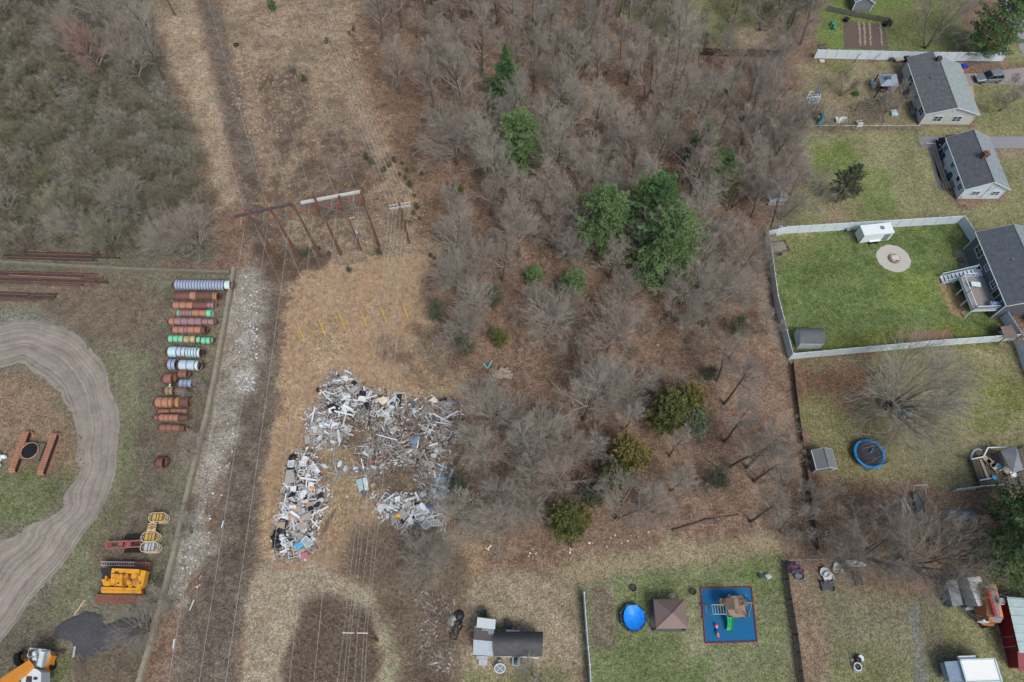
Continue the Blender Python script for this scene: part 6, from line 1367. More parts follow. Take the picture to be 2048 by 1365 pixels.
ring('salvaged_sash', [(602,1083),(612,1072),(626,1088),(617,1094)], 1.2, SW, 'large white window sash at the lower end of the long heap', .12, 2, True)
ring('salvaged_sash', [(842,1050),(853,1040),(864,1048),(852,1060)], .6, SW, 'white framed window lying at the lower edge of the lower heap', .1, 0, True)
ring('salvaged_sash', [(862,1041),(877,1040),(877,1052),(862,1052)], .5, SW, 'white six-pane window beside the lowest framed window', .1, 2, True)
ring('salvaged_sash', [(841,1018),(852,1016),(854,1026),(843,1027)], .9, SW, 'white paned window in the middle of the lower heap', .09, 2, True)
ring('salvaged_sash', [(577,924),(588,921),(586,934),(576,934)], 1.0, SW, 'white sink-like frame with dark slots atop the long heap', .14, 2, True)
ring('salvaged_sash', [(685,933),(696,930),(697,942),(687,945)], .15, SG, 'grey pallet-like frame in the grass between the heaps', .08, 3)
ring('salvaged_sash', [(888,920),(891,919),(894,938),(887,938)], .12, SW, 'thin white ladder-like frame lying right of the grey heap', .06, 1)
ring('salvaged_sash', [(563,1020),(570,1008),(580,1022),(571,1033)], .9, SW, 'white square frame on the left side of the long heap', .12, 1)
ring('salvaged_sash', [(735,918),(745,906),(757,915),(748,925)], .9, SG, 'weathered grey window frame on the left of the board heap', .1, 1)
def beam(a, c, z0, z1, w_, m, label, cat='board'): b = MB(); b.bar(at(*a, z0), at(*c, z1), w_, .1); tag(b.build('scrap_board', m), label, cat)
beam((581,1023),(599,1036), 1.2, 1.1, .35, SW, 'thick white trim board crossing the long heap'); beam((597,1037),(609,1050), 1.0, .7, .3, SLT, 'light wood plank below the thick white trim'); beam((640,1022),(657,1013), .4, .2, .2, SW, 'white board sticking out right of the long heap')
beam((600,956),(633,961), 1.1, .8, .2, SW, 'long white trim board across the upper long heap'); beam((676,860),(679,885), .5, .3, .3, SW, 'white gutter piece at the right of the small scrap patch', 'gutter'); beam((818,833),(835,813), .15, .15, .4, SGR, 'grey plank lying in the dirt in the grey heap gap')
beam((876,804),(893,797), .35, .35, .35, SK, 'black duct piece at the top right of the grey heap', 'duct'); beam((774,977),(793,935), .1, .2, .18, SB, 'long brown pole lying in the brush below the grey heap'); beam((640,1080),(662,1030), .1, .1, .3, SB, 'upper long brown beam lying in the grass right of the long heap'); beam((652,1062),(670,1020), .1, .1, .22, SB, 'second long brown beam lying in the grass right of the long heap')
beam((668,962),(682,944), .15, .15, .4, SG, 'bundle of grey slats in the grass between the heaps'); beam((686,810),(706,822), 1.1, .9, .35, SW, 'white curved trough on the upper heap', 'trough'); beam((840,1008),(856,1026), .9, .8, .6, SW, 'white louvred panel across the lower heap', 'panel'); beam((830,985),(838,1000), .7, .8, .25, SW, 'white board above the lower heap')
for i in range(6): beam((842 + i * 3.2, 832 - i * .6), (858 + i * 2.0, 810 + i * .8), .4, .45, .2, SG, 'one of the parallel grey planks stacked in the grey heap')
for o in [o for o in bpy.data.objects if o.get('label') == 'one of the parallel grey planks stacked in the grey heap']: o['group'] = 'parallel grey planks'
b = MB(); c = at(798,1035,.9); b.prism([(p.x, p.y) for p in P((794,1033),(803,1032),(803,1038),(794,1038))], .5, .95); tag(b.build('plastic_bin', SYE), 'bright yellow plastic bin on the lower heap', 'bin')
b = MB(); c = at(626,978); b.blob((c.x, c.y, .6), (.35, .4, .2), 3, .3); tag(b.build('scrap_bag', mat('orange_plastic', (228,140,60), .5)), 'small orange plastic piece at the right of the long heap', 'plastic')
b = MB(); c = at(744,927); b.blob((c.x, c.y, .6), (.5, .35, .12), 5, .3); tag(b.build('scrap_bag', SRD), 'rusty red crumpled sheet on the left of the board heap', 'sheet')
b = MB(); b.box(at(868,821,.3), (.45, .5, .25), rz=.2); tag(b.build('crate', mat('coral_red', (222,92,92), .6)), 'coral red box in the gap of the grey heap', 'box')
b = MB(); c = at(611,1113); b.box((c.x, c.y, .4), (.9, .7, .3), rz=.2); tag(b.build('crate', mat('dusty_pink', (172,112,122), .7)), 'dusty pink crate at the foot of the long heap', 'box')
for i, (x, y) in enumerate([(556,1090),(552,1078),(556,1068),(566,1062),(585,935),(592,942),(588,918)]):
    b = MB(); c = at(x, y); b.blob((c.x, c.y, .3), (.55, .5, .4), i, .3); tag(b.build('rubbish_bag', SK, smooth=True), 'black rubbish bag at the left side of the long heap', 'rubbish bag', 'black rubbish bags')
b = MB(); b.blob(at(637,780,.3), (.35, .35, .35), 2, .2); tag(b.build('rubbish_bag', SK, smooth=True), 'single black rubbish bag left of the upper heap', 'rubbish bag')
# tyres, logs and litter lying about
def tyre(x, y, label, r=.36):
    c = at(x, y, .1); b = MB(); b.torus((c.x, c.y, .12), r, .12, 18, 7); tag(b.build('tyre', BLACK, smooth=True), label, 'tyre')
tyre(847,241,'old black tyre on the leafy ground at the upper wood edge'); tyre(472,90,'old black tyre on the pale strip near the top'); tyre(305,186,'black tyre under the pinkish trees by the pale strip')
for i, (a, c, r) in enumerate([((985,742),(1018,752),.2),((990,748),(1024,757),.18),((1000,738),(1022,746),.22),((984,750),(1005,757),.16),((1006,752),(1026,750),.2),((996,744),(1016,737),.15)]):
    b = MB(); r *= 1.5; b.tube([at(*a, r + .15 * (i % 3)), at(*c, r + .15 * (i % 3))], [r, r * .85], 8); tag(b.build('log', mat('split_log', (166,156,142), .9, c2=(128,118,106), scale=2)), 'grey log in the pile at the wood edge', 'log', 'logs of the pile')
for i, (a, c) in enumerate([((966,727),(975,737)),((976,736),(984,722))]): b = MB(); b.bar(at(*a, .3), at(*c, .3), .2, .08); tag(b.build('plank', mat('turquoise_plank', (96,172,172), .6)), ['left', 'right'][i] + ' turquoise plank of the V beside the log pile', 'plank')
for i, (a, c, r) in enumerate([((1345,1062),(1478,1030),.16),((1460,965),(1408,915),.14),((1280,128),(1345,126),.14),((700,88),(750,84),.1)]):
    b = MB(); q = at(*a, r), at(*c, r); b.tube([q[0], q[0].lerp(q[1], .5) + Vector((0, .3, 0)), q[1]], [r, r * .8, r * .4], 7); tag(b.build('fallen_trunk', BARKS), ['long fallen pale trunk at the lower edge of the wood', 'fallen pale trunk on the leafy slope', 'fallen trunk in the upper wood', 'short fallen branch near the upper wires'][i], 'log')
# a thin scatter of litter, countless
b = MB(); q = random.Random(9)
LIT = [([(470,550),(530,560),(520,700),(470,800),(400,1000),(340,1180),(400,1180),(470,900)], 150), ([(490,640),(520,650),(515,720),(490,700)], 60), ([(470,750),(515,750),(510,785),(475,785)], 60), ([(600,800),(900,790),(900,1080),(560,1100)], 120), ([(835,1180),(915,1200),(905,1350),(840,1340)], 170), ([(1020,1090),(1300,1060),(1300,1110),(1040,1130)], 34), ([(1220,100),(1560,140),(1560,560),(1400,760),(1000,1000)], 40)]
for px, n in LIT:
    poly = P(*px); xs = [p.x for p in poly]; ys = [p.y for p in poly]; c = 0
    while c < n:
        p = Vector((q.uniform(min(xs), max(xs)), q.uniform(min(ys), max(ys)), 0))
        if inpoly(p, poly) < 0: continue
        c += 1; s = q.uniform(.08, .28); b.k = q.choice([0, 0, 1, 2]); b.box((p.x, p.y, .04), (s, s * q.uniform(.3, 1), .03), mtx=Matrix.Rotation(q.uniform(0, 6), 3, 'Z') @ Matrix.Rotation(q.gauss(0, .3), 3, 'X'))
b.k = 0; tag(b.build('litter', [SW, SCL, SGR]), 'pale litter strewn over the track, grass and wood floor', 'litter', kind='stuff')
# boards in the brush left of the cottage
for i, (a, c, w_, m) in enumerate([((838,1262),(859,1282),.12,SG),((852,1205),(866,1214),.16,SW),((866,1308),(891,1318),.22,SGR),((884,1285),(885,1305),.1,SG),((870,1288),(893,1286),.1,SG),((860,1330),(877,1325),.14,SW),((820,1200),(830,1204),.08,SG),((845,1222),(868,1226),.1,SB),((876,1296),(884,1302),.1,SB),((838,1330),(845,1340),.1,SB),((975,1100),(982,1091),.14,SW),((971,1096),(979,1102),.1,SW),((968,1070),(978,1058),.12,SG)]):
    b = MB(); b.bar(at(*a, .12), at(*c, .2), w_, .06); tag(b.build('scrap_board', m), ['grey board','white board','wide grey board','thin upright grey board','thin crossing grey board','small white board','tiny grey board','brown board','short brown board','lowest brown board','upper white board','lower white board','grey stick'][i] + [' scattered in the brush left of the cottage', ' lying at the wood corner above the clearing'][i > 9], 'board')
ring('salvaged_sash', [(850,1290),(857,1282),(862,1287),(855,1294)], .2, SW, 'small white frame in the brush left of the cottage', .08, 1)
plate('scrap_sheet', [(857,1232),(867,1229),(872,1240),(862,1246)], .15, .05, SDK, 'dark blue-grey panel in the brush left of the cottage', 'panel')
plate('scrap_sheet', [(857,1324),(864,1321),(868,1328),(860,1331)], .15, .05, SBE, 'beige panel in the brush near the cottage', 'panel')
b = MB(); c = at(913,1252)
for i, (dx, dy, r) in enumerate([(.25,1.0,.55),(.1,.3,.5),(-.1,-.4,.55),(-.3,-1.1,.45),(.3,-.1,.4)]): b.blob((c.x + dx, c.y + dy, .15), (r, r * 1.1, .28), i, .35)
tag(b.build('tarp', SK, smooth=True), 'crumpled black tarp left of the cottage', 'tarp')
b = MB(); c = at(906,1241); b.blob((c.x, c.y, .12), (.6, .7, .2), 4, .4); tag(b.build('tarp', SCL, smooth=True), 'crumpled pale plastic sheet beside the black tarp', 'plastic sheet')
# ================================================================ CARS AND TRAILERS
def car_proto(L=4.6, W=1.86, H=1.68, hood=.28, suv=True):
    body = MB(); hw = W / 2
    def sec(x, w_, z0, z1): return [(x, -w_ * .92, z0), (x, -w_, z0 + .22), (x, -w_ * .97, z1 - .06), (x, -w_ * .86, z1), (x, w_ * .86, z1), (x, w_ * .97, z1 - .06), (x, w_, z0 + .22), (x, w_ * .92, z0)]
    a = L / 2; zb = 1.0 if suv else .88
    body.loft([sec(-a, hw * .8, .42, zb - .12), sec(-a + .18, hw * .95, .3, zb), sec(-a + .9, hw, .25, zb), sec(0, hw, .25, zb), sec(a - 1.25, hw, .25, zb - .02), sec(a - .5, hw * .95, .28, zb - .14), sec(a - .12, hw * .84, .32, zb - .24), sec(a, hw * .7, .42, zb - .32)])
    cab = MB()
    x0, x1, x2, x3 = -a + .22, -a + .75, a - 2.25, a - 1.35
    if not suv: x0, x1, x2, x3 = -a + .75, -a + 1.5, a - 2.35, a - 1.45
    cab.loft([[(x0, -hw * .86, zb - .02), (x1 - .2, -hw * .7, H - .08), (x1 - .2, hw * .7, H - .08), (x0, hw * .86, zb - .02)], [(x0 + .25, -hw * .9, zb - .02), (x1, -hw * .73, H - .06), (x1, hw * .73, H - .06), (x0 + .25, hw * .9, zb - .02)],
              [(x3 - .15, -hw * .9, zb - .02), (x2, -hw * .73, H - .06), (x2, hw * .73, H - .06), (x3 - .15, hw * .9, zb - .02)], [(x3, -hw * .85, zb - .02), (x2 + .12, -hw * .7, H - .1), (x2 + .12, hw * .7, H - .1), (x3, hw * .85, zb - .02)]])
    roof = MB(); roof.loft([[(x1 - .28, -hw * .66, H - .1), (x1 - .28, -hw * .6, H - .04), (x1 - .28, hw * .6, H - .04), (x1 - .28, hw * .66, H - .1)], [(x1 + .1, -hw * .76, H - .1), (x1 + .1, -hw * .68, H), (x1 + .1, hw * .68, H), (x1 + .1, hw * .76, H - .1)],
               [(x2 - .1, -hw * .76, H - .1), (x2 - .1, -hw * .68, H), (x2 - .1, hw * .68, H), (x2 - .1, hw * .76, H - .1)], [(x2 + .1, -hw * .72, H - .12), (x2 + .1, -hw * .64, H - .05), (x2 + .1, hw * .64, H - .05), (x2 + .1, hw * .72, H - .12)]])
    pil = MB()
    for s in (-1, 1):
        for xa, xb in ((x3 - .08, x2 + .08), ((x1 + x2) / 2, (x1 + x2) / 2), (x0 + .12, x1 - .1)): pil.bar((xa, s * hw * .89, zb), (xb, s * hw * .74, H - .07), .07, .05)
    rails = MB()
    for s in (-1, 1): rails.bar((x1 + .1, s * hw * .66, H + .04), (x2 - .1, s * hw * .66, H + .04), .05, .05)
    return body, cab, roof, pil, rails, a, hw, zb
def car(label, p, rz, paint, suv=True, L=4.6):
    t = thing('parked_car', label, 'car', (0, 0, 0)); body, cab, roof, pil, rails, a, hw, zb = car_proto(L, suv=suv, H=1.7 if suv else 1.45)
    body.build('body', paint, t, smooth=False); cab.build('glasshouse', glass('car_glass', (26, 32, 36)), t); roof.build('roof', paint, t); pil.build('pillar', paint, t)
    if suv: rails.build('roof_rail', GALV, t)
    for x in (-a + .85, a - .9):
        for s in (-1, 1):
            b = MB(); y = s * (hw - .1); b.tube([(x, y - .12, .34), (x, y - .09, .34), (x, y + .09, .34), (x, y + .12, .34)], [.26, .34, .34, .26], 18); w_ = b.build('wheel', BLACK, t); ROOT[w_.name] = ROOT[t.name]
            b = MB(); b.cyl((x, y - .125, .34), (x, y + .125, .34), .2, n=12); b.build('rim', GALV, w_)
    for s in (-1, 1):
        b = MB(); b.box((a - .16, s * hw * .62, zb - .3), (.2, .36, .14)); b.build('headlight', PALE, t); b = MB(); b.box((-a + .06, s * hw * .68, zb - .12), (.12, .26, .2)); b.build('tail_light', mat('tail_red', (150, 30, 34), .4), t)
        b = MB(); b.box((a - 1.55, s * (hw + .08), zb + .06), (.12, .2, .13)); b.build('mirror', paint, t)
    b = MB(); b.box((a - .02, 0, .5), (.1, W_ := hw * 1.3, .16)); b.build('bumper', DARK, t)
    t.location = (p.x, p.y, 0); t.rotation_euler = (0, 0, rz); ROOT[t.name] = Vector((p.x, p.y, 0)); return t
def heading(a, c): d = at(*c) - at(*a); return math.atan2(d.y, d.x)
car('silver grey sport utility car on the upper driveway', at(1974,161), heading((1990,161),(1958,163)), mat('silver_car_paint', (128,138,146), .3, .3, var=.05))
car('black hatchback parked between the two houses at the end of the lower driveway', at(1898,290), heading((1915,289),(1880,291)), mat('black_car_paint', (30,34,38), .2, .2, var=.05), True, 4.4)
car('dark grey saloon car half hidden behind the pale grey house', at(1898,150), heading((1885,149),(1912,152)), mat('dark_car_paint', (60,66,72), .25, .4, var=.05), False, 4.4)
# white enclosed trailer on the lawn
WT = mat('trailer_white', (218,228,228), .4, var=.04)
def boxtrailer(label, A, B, C, z0, h, m, name='cargo_trailer', wheels=True, roof=None):
    O, u, v, W, D = frame(A, B, C); fr = (O, u, v); t = thing(name, label, 'trailer', O); b = MB(fr); b.b2((0, 0, z0), (W, D, h)); b.build('body', m, t)
    b = MB(fr); b.b2((-.03, -.03, h), (W + .03, D + .03, h + .06)); b.build('roof', roof or m, t)
    for x in (0, W):
        for y in (0, D): b = MB(fr); b.b2((x - .035, y - .035, z0), (x + .035, y + .035, h)); b.build('corner_trim', GALV, t)
    if wheels:
        for y in (-.08, D + .08):
            for dx in (-.4, .4):
                b = MB(fr); b.cyl((W * .5 + dx, y - .1, .33), (W * .5 + dx, y + .1, .33), .33, n=16); b.build('wheel', BLACK, t)
            b = MB(fr); s = -1 if y < 0 else 1; b.b2((W * .5 - .85, y - .14, .7), (W * .5 + .85, y + .14, .8)); b.build('mudguard', WT, t)
    return t, fr, W, D
t, fr, W, D = boxtrailer('white enclosed trailer standing on the green lawn by the vinyl fence', at(1715,490), at(1774,484), at(1711,470), .45, 2.3, WT)
b = MB(fr); b.b2((W * .62, D * .4, 2.36), (W * .72, D * .7, 2.5)); b.build('roof_vent', GALV, t); b = MB(fr); b.b2((W * .72, -.03, .55), (W * .93, -.005, 2.1)); b.build('door', GALV, t)
b = MB(fr); b.bar((W, D / 2, .5), (W + 1.1, D / 2, .5), .1, .1); b.build('hitch', DARK, t)
# open utility trailer
O, u, v, W, D = frame(at(1541,513), at(1575,507), at(1540,492)); fr = (O, u, v); t = thing('utility_trailer', 'open black utility trailer with a plank floor in the fence corner', 'trailer', O)
b = MB(fr)
for i in range(8): b.b2((0, D * i / 8 + .01, .55), (W, D * (i + 1) / 8 - .01, .6))
b.build('plank_floor', mat('old_planks', (150,142,130), .9, c2=(124,116,106), kind='streak', scale=3), t)
for q in (((0, 0), (W, 0)), ((0, D), (W, D)), ((0, 0), (0, D)), ((W, 0), (W, D))):
    b = MB(fr)
    for z in (.62, .95): b.bar((*q[0], z), (*q[1], z), .07, .07)
    for k in range(4): s = k / 3; x, y = q[0][0] + (q[1][0] - q[0][0]) * s, q[0][1] + (q[1][1] - q[0][1]) * s; b.bar((x, y, .6), (x, y, .95), .05)
    b.build('side_rail', DARK, t)
for y in (-.12, D + .12): b = MB(fr); b.cyl((W * .5, y - .1, .33), (W * .5, y + .1, .33), .33, n=16); b.build('wheel', BLACK, t)
# trailers lower right
t, fr, W, D = boxtrailer('grey-sided box trailer with a white roof under bare branches', at(1930,1217), at(1955,1214), at(1915,1162), .5, 2.5, mat('worn_white_roof', (214,220,220), .5, c2=(176,180,180), scale=2.5), roof=mat('worn_white_roof2', (216,222,222), .5, c2=(182,188,188), scale=2.5))
blk([(1891,1161),(1914,1160),(1926,1210),(1906,1213)], .3, 1.6, 'lean_side', mat('grey_tarp_roof', (136,144,152), .7, c2=(120,128,136)), t); b = MB(); b.prism([(p.x, p.y) for p in (at(1932,1215.5,.9), at(1947,1215,.9), at(1947,1220,.9), at(1932,1220.5,.9))], .4, .9); b.build('front_box', WT, t)
cb = thing('wooden_caravan', 'orange timber caravan with a clipped grey roof and red ridge', 'caravan', at(1985,1215)); TAN = mat('orange_timber', (186,128,84), .7, c2=(164,108,70), kind='streak', scale=2); GRF = mat('grey_roof_felt', (134,132,134), .85, c2=(116,114,118))
Zr = 3.0
b = MB(); b.prism([(p.x, p.y) for p in (at(1962,1172,Zr), at(1968,1168,Zr), at(1992,1168,Zr), at(2007,1236,Zr), at(1998,1246,Zr), at(1978,1242,Zr))], .8, Zr); b.build('wall', TAN, cb)
b = MB(); b.slab(at(1967,1178,Zr), at(1974,1178,3.5), at(1988,1234,3.5), at(1973,1234,Zr), .06); b.slab(at(1986,1182,3.5), at(1995,1184,Zr), at(2007,1234,Zr), at(1999,1234,3.5), .06); b.build('roof', mat('orange_roof_panel', (206,140,96), .7, c2=(188,124,84)), cb)
b = MB(); b.slab(at(1979,1180,3.55), at(1993,1182,3.55), at(2001,1235,3.55), at(1988,1234,3.55), .08); b.slab(at(1964,1173,3.05), at(1974,1168,3.1), at(1996,1182,3.5), at(1968,1180,3.4), .07); b.slab(at(1976,1234,3.4), at(2007,1236,3.3), at(2001,1246,3.05), at(1985,1242,3.05), .07); b.build('roof_felt', GRF, cb)
b = MB(); p, q = at(1976.5,1180,3.7), at(1991,1233,3.7); b.bar(p, q, .3, .18)
for k in range(7): c = p.lerp(q, (k + .5) / 7); b.bar(c - Vector((.25, 0, 0)), c + Vector((.25, 0, 0)), .08, .26)
b.build('ridge', mat('ridge_red', (150,52,56), .6), cb)
b = MB(); c = at(2003,1203,3.9); b.cyl((c.x, c.y, .8), (c.x, c.y, 3.9), .22, n=14); b.torus((c.x, c.y, 3.9), .32, .07, 18, 6); b.build('stovepipe', GALV, cb)
blk([(1968,1238.5),(1980,1241),(1978,1246),(1966,1242)], 1.2, 2.4, 'front_window', WT, cb)
for k, (x, y) in enumerate([(1962,1203),(1965,1218),(1958,1186)]): b = MB(); c = at(x, y, 2.2); b.box((c.x + .25, c.y, 2.2), (.12, .7, .6), rz=-.2); b.build('window', glass(), cb)
blk([(1966,1246),(1989,1248.5),(1988,1252.5),(1966,1250.5)], .5, .95, 'timber_hitch', TAN, cb)
for x, y in ((1970,1254),(2004,1250)): b = MB(); c = at(x, y, .35); b.cyl((c.x, c.y - .12, .35), (c.x, c.y + .12, .35), .35, n=16); b.build('wheel', BLACK, cb)
for i, (x, y) in enumerate([(2013,1236),(2016,1248)]): tyre(x, y, ['upper', 'lower'][i] + ' black tyre between the timber caravan and the red building', .38)
# white camper at the bottom
t, fr, W, D = boxtrailer('white camper at the bottom edge with a pale blue front and silver roof', at(1904,1366), at(1972,1364), at(1901,1322), .5, 2.7, WT, 'camper', roof=mat('camper_roof', (228,232,228), .3, var=.03))
b = MB(fr)
for q in (((0, 0), (W, 0)), ((0, D), (W, D)), ((0, 0), (0, D)), ((W, 0), (W, D))): b.bar((*q[0], 2.8), (*q[1], 2.8), .16, .12)
b.build('roof_edge', mat('pale_aqua_trim', (176,206,206), .4), t); b = MB(fr); b.slab((-.06, .1, 2.55), (-.06, D - .1, 2.55), (-1.25, D - .1, 1.9), (-1.25, .1, 1.9), .1); b.b2((-1.1, .2, .6), (-.07, D - .2, 1.85)); b.build('front_cap', mat('blue_grey_front', (142,162,180), .5), t)
b = MB(fr); b.b2((.1, D + .04, 2.2), (2.0, D + .4, 2.5)); b.build('awning', WT, t); b = MB(fr); b.b2((W + .04, .7, 1.2), (W + .5, D - .5, 2.2)); b.build('rear_box', WT, t)
# ================================================================ YARD THINGS
def post4(b, c, w_, d, z, r=.06):
    for sx in (-1, 1):
        for sy in (-1, 1): b.bar((c.x + sx * w_, c.y + sy * d, 0), (c.x + sx * w_, c.y + sy * d, z), r * 2)
# pool
c = at(1264.5,1237); t = thing('swimming_pool', 'round above-ground pool with a dark wall and sagging bright blue cover', 'pool', c); R_ = 1.5
b = MB(); n = 8; oc = [(c.x + R_ * math.cos(2 * PI * (k + .5) / n), c.y + R_ * math.sin(2 * PI * (k + .5) / n)) for k in range(n)]
for k in range(n): p, q = oc[k], oc[(k + 1) % n]; b.bar((*p, .38), (*q, .38), .05, .75); b.bar((*p, .78), (*q, .78), .12, .06)
b.build('pool_wall', mat('navy_liner', (38,52,84), .6), t)
b = MB(); rr = [(0, .32), (.5, .36), (.9, .5), (1.2, .68), (1.4, .79)]; N = 24; vs = [(c.x + .12, c.y, .3)]; fs = []; q = random.Random(3)
for r, z in rr[1:]: vs += [(c.x + .1 + r * math.cos(2 * PI * k / N) * (1 if r < 1.3 else (1.0 if math.cos(2 * PI * k / N) > -.5 else .86)), c.y + r * math.sin(2 * PI * k / N), z + q.uniform(-.04, .04)) for k in range(N)]
for k in range(N): fs.append((0, 1 + k, 1 + (k + 1) % N))
for j in range(3):
    for k in range(N): a = 1 + j * N; fs.append((a + k, a + N + k, a + N + (k + 1) % N, a + (k + 1) % N))
b.add(vs, fs); b.build('pool_cover', mat('bright_blue_tarp', (10,120,228), .45, c2=(34,150,244), scale=1.5), t, smooth=True)
for k in range(n): b = MB(); b.bar((oc[k][0], oc[k][1], 0), (oc[k][0], oc[k][1], .86), .09); b.build('support_leg', GALV, t)
# gazebo with brown roof
Ag, Bg, Cg = at(1304,1262), at(1368,1262), at(1302,1203); O, u, v, W, D = frame(Ag, Bg, Cg); fr = (O, u, v); t = thing('gazebo', 'square gazebo with a brown ribbed metal hip roof beside the round pool', 'gazebo', O)
BRF = mat('brown_metal_roof', (128,112,108), .5, .2, var=.06, scale=1.5); ap = (W / 2, D / 2, 3.35)
e = .05; cs = [(e, e, 2.35), (W - e, e, 2.35), (W - e, D - e, 2.35), (e, D - e, 2.35)]
for i in range(4):
    p, q = Vector(cs[i]), Vector(cs[(i + 1) % 4]); b = MB(fr); A_ = Vector(ap); b.add([p, q, A_, p - Vector((0, 0, .04)), q - Vector((0, 0, .04)), A_ - Vector((0, 0, .04))], [(0, 1, 2), (5, 4, 3), (0, 3, 4, 1)])
    for k in range(1, 12):
        s = k / 12; bb = p.lerp(q, s); lim = min(s, 1 - s) * 2; top = bb + ((A_ - (p + q) / 2)) * lim; b.bar(bb + Vector((0, 0, .012)), top + Vector((0, 0, .012)), .03, .03)
    b.build('roof_panel', BRF, t); b = MB(fr); b.bar(p + Vector((0, 0, .02)), A_ + Vector((0, 0, .03)), .08, .05); b.build('roof_hip', BRF, t)
for x in (.1, W - .1):
    for y in (.1, D - .1): b = MB(fr); b.b2((x - .07, y - .07, 0), (x + .07, y + .07, 2.3)); b.build('post', DARK, t)
b = MB(fr); b.b2((-.1, -.1, 0), (W + .1, D + .1, .06)); b.build('floor', mat('gazebo_floor', (86,90,90), .8), t)
b = MB(fr); 
for k in range(14): b.bar((.02, .1 + (D - .2) * k / 13, .1), (.02, .1 + (D - .2) * k / 13, 2.2), .03)
b.bar((.02, .1, 2.2), (.02, D - .1, 2.2), .06, .1); b.bar((.02, .1, 1.0), (.02, D - .1, 1.0), .05, .08); b.build('lattice', DARK, t)
for x, y, lab in ((1266,1177,'round dark fire ring above the blue pool'), (1385,1184,'round dark fire ring left of the blue play mat')):
    c = at(x, y); t = thing('fire_ring', lab, 'fire pit', c, 'fire rings on the lawn'); b = MB(); b.tube([(c.x, c.y, 0), (c.x, c.y, .22)], .36, 20, False); b.torus((c.x, c.y, .22), .36, .04, 20, 5); b.build('steel_ring', DARK, t)
    b = MB(); b.sheet([(c.x + .35 * math.cos(k * PI / 10), c.y + .35 * math.sin(k * PI / 10)) for k in range(20)], .05); b.build('ash_bed', mat('ash', (58,54,52), .95, c2=(84,80,76), scale=8), t)
c = at(1342,1190); b = MB(); b.blob((c.x, c.y, .12), (.5, .3, .15), 2, .35); tag(b.build('dead_shrub', TWIG_B), 'small dead brown shrub behind the gazebo', 'shrub')
# play mat and playset
q = [(1400.5,1176.5),(1502.5,1174.5),(1514,1283.5),(1410.5,1286.5)]; b = MB(); b.sheet([(p.x, p.y) for p in P(*q)], .008); struct(b.build('play_surface', mat('blue_rubber_mulch', (16,88,134), .9, c2=(28,104,150), scale=9, bump=.5)))
t = thing('mat_edging', 'red-brown rubber edging around the blue play surface', 'edging', at(*q[0])); pq = P(*q)
for i in range(4): b = MB(); b.bar(pq[i] + Vector((0, 0, .05)), pq[(i + 1) % 4] + Vector((0, 0, .05)), .14, .12); b.build('edging_strip', mat('red_brown_rubber', (112,48,46), .8), t)
PW = mat('play_timber', (156,136,116), .8, c2=(132,112,94), kind='streak', scale=2); PW2 = mat('play_roof_boards', (150,132,116), .8, c2=(126,110,98), scale=3); GS = mat('green_slide', (22,150,84), .35, var=.1)
o = at(1464,1222); ps = thing('playset', 'wooden playset tower with roof, monkey bars and a green slide on the blue mat', 'playset', o)
def loc(x, y, z=0): p = at(x, y, z); return p
tc = at(1466,1216)
for sx in (-.95, .95):
    for sy in (-1.1, 1.1): b = MB(); b.bar((tc.x + sx, tc.y + sy, 0), (tc.x + sx, tc.y + sy, 2.6), .12); b.build('tower_post', PW, ps)
b = MB(); b.b2((tc.x - .98, tc.y - 1.15, 1.3), (tc.x + .98, tc.y + 1.15, 1.4)); b.build('tower_deck', PW, ps)
b = MB(); a0, a1, a2, a3 = at(1450,1197,2.5), at(1469,1196.5,3.2), at(1470,1219,3.2), at(1452,1220,2.5); b.slab(a0, a1, a2, a3, .06)
for k in range(6): s = (k + .5) / 6; b.bar(a0.lerp(a3, s) + Vector((0, 0, .02)), a1.lerp(a2, s) + Vector((0, 0, .02)), .04, .04)
r0, r3 = at(1476,1197,2.5), at(1479,1219,2.5); b.slab(a1, r0, r3, a2, .06); b.build('roof', PW2, ps)
b = MB(); b.slab(at(1455,1220,2.0), at(1475,1220,2.0), at(1474,1231,1.6), at(1457,1231,1.6), .06); b.build('porch_roof', PW2, ps)
for (x0_, x1_, y0_, y1_) in ((1440,1449,1199,1213), (1478,1490,1202,1212), (1471,1476,1219,1228)):
    b = MB(); p, q_ = at(x0_, y1_, 1.4), at(x1_, y0_, 1.4); b.b2((p.x, p.y, 1.3), (q_.x, q_.y, 1.38))
    for s in range(5): x = p.x + (q_.x - p.x) * s / 4; b.bar((x, p.y, 1.38), (x, p.y, 2.0), .05); b.bar((x, q_.y, 1.38), (x, q_.y, 2.0), .05)
    for y in (p.y, q_.y): b.bar((p.x, y, 2.0), (q_.x, y, 2.0), .07, .07)
    for x in (p.x, q_.x): b.bar((x, p.y, 2.0), (x, q_.y, 2.0), .07, .07); b.bar((x, p.y, 0), (x, p.y, 1.3), .08); b.bar((x, q_.y, 0), (x, q_.y, 1.3), .08)
    b.build('balcony', PW, ps)
b = MB(); p0, p1 = at(1425,1219.5,2.1), at(1452,1219.5,2.1); w2 = Vector((0, .5, 0)); 
for s in (-1, 1): b.bar(p0 + w2 * s, p1 + w2 * s, .08, .1)
for k in range(6): c = p0.lerp(p1, k / 5); b.bar(c - w2, c + w2, .05)
b.build('monkey_bars', mat('pale_green_bars', (150,166,150), .6), ps)
b = MB(); z = Vector((0, 0, 1)); p = Vector((p0.x - .9, p0.y, 0))
for s in (-1, 1): b.bar(p0 + w2 * s, p + w2 * s * 1.5, .09); 
b.bar(p + w2 * 1.5, p - w2 * 1.5, .08); b.bar(p.lerp(p0, .5) + w2 * 1.25, p.lerp(p0, .5) - w2 * 1.25, .07); b.build('end_ladder', PW, ps)
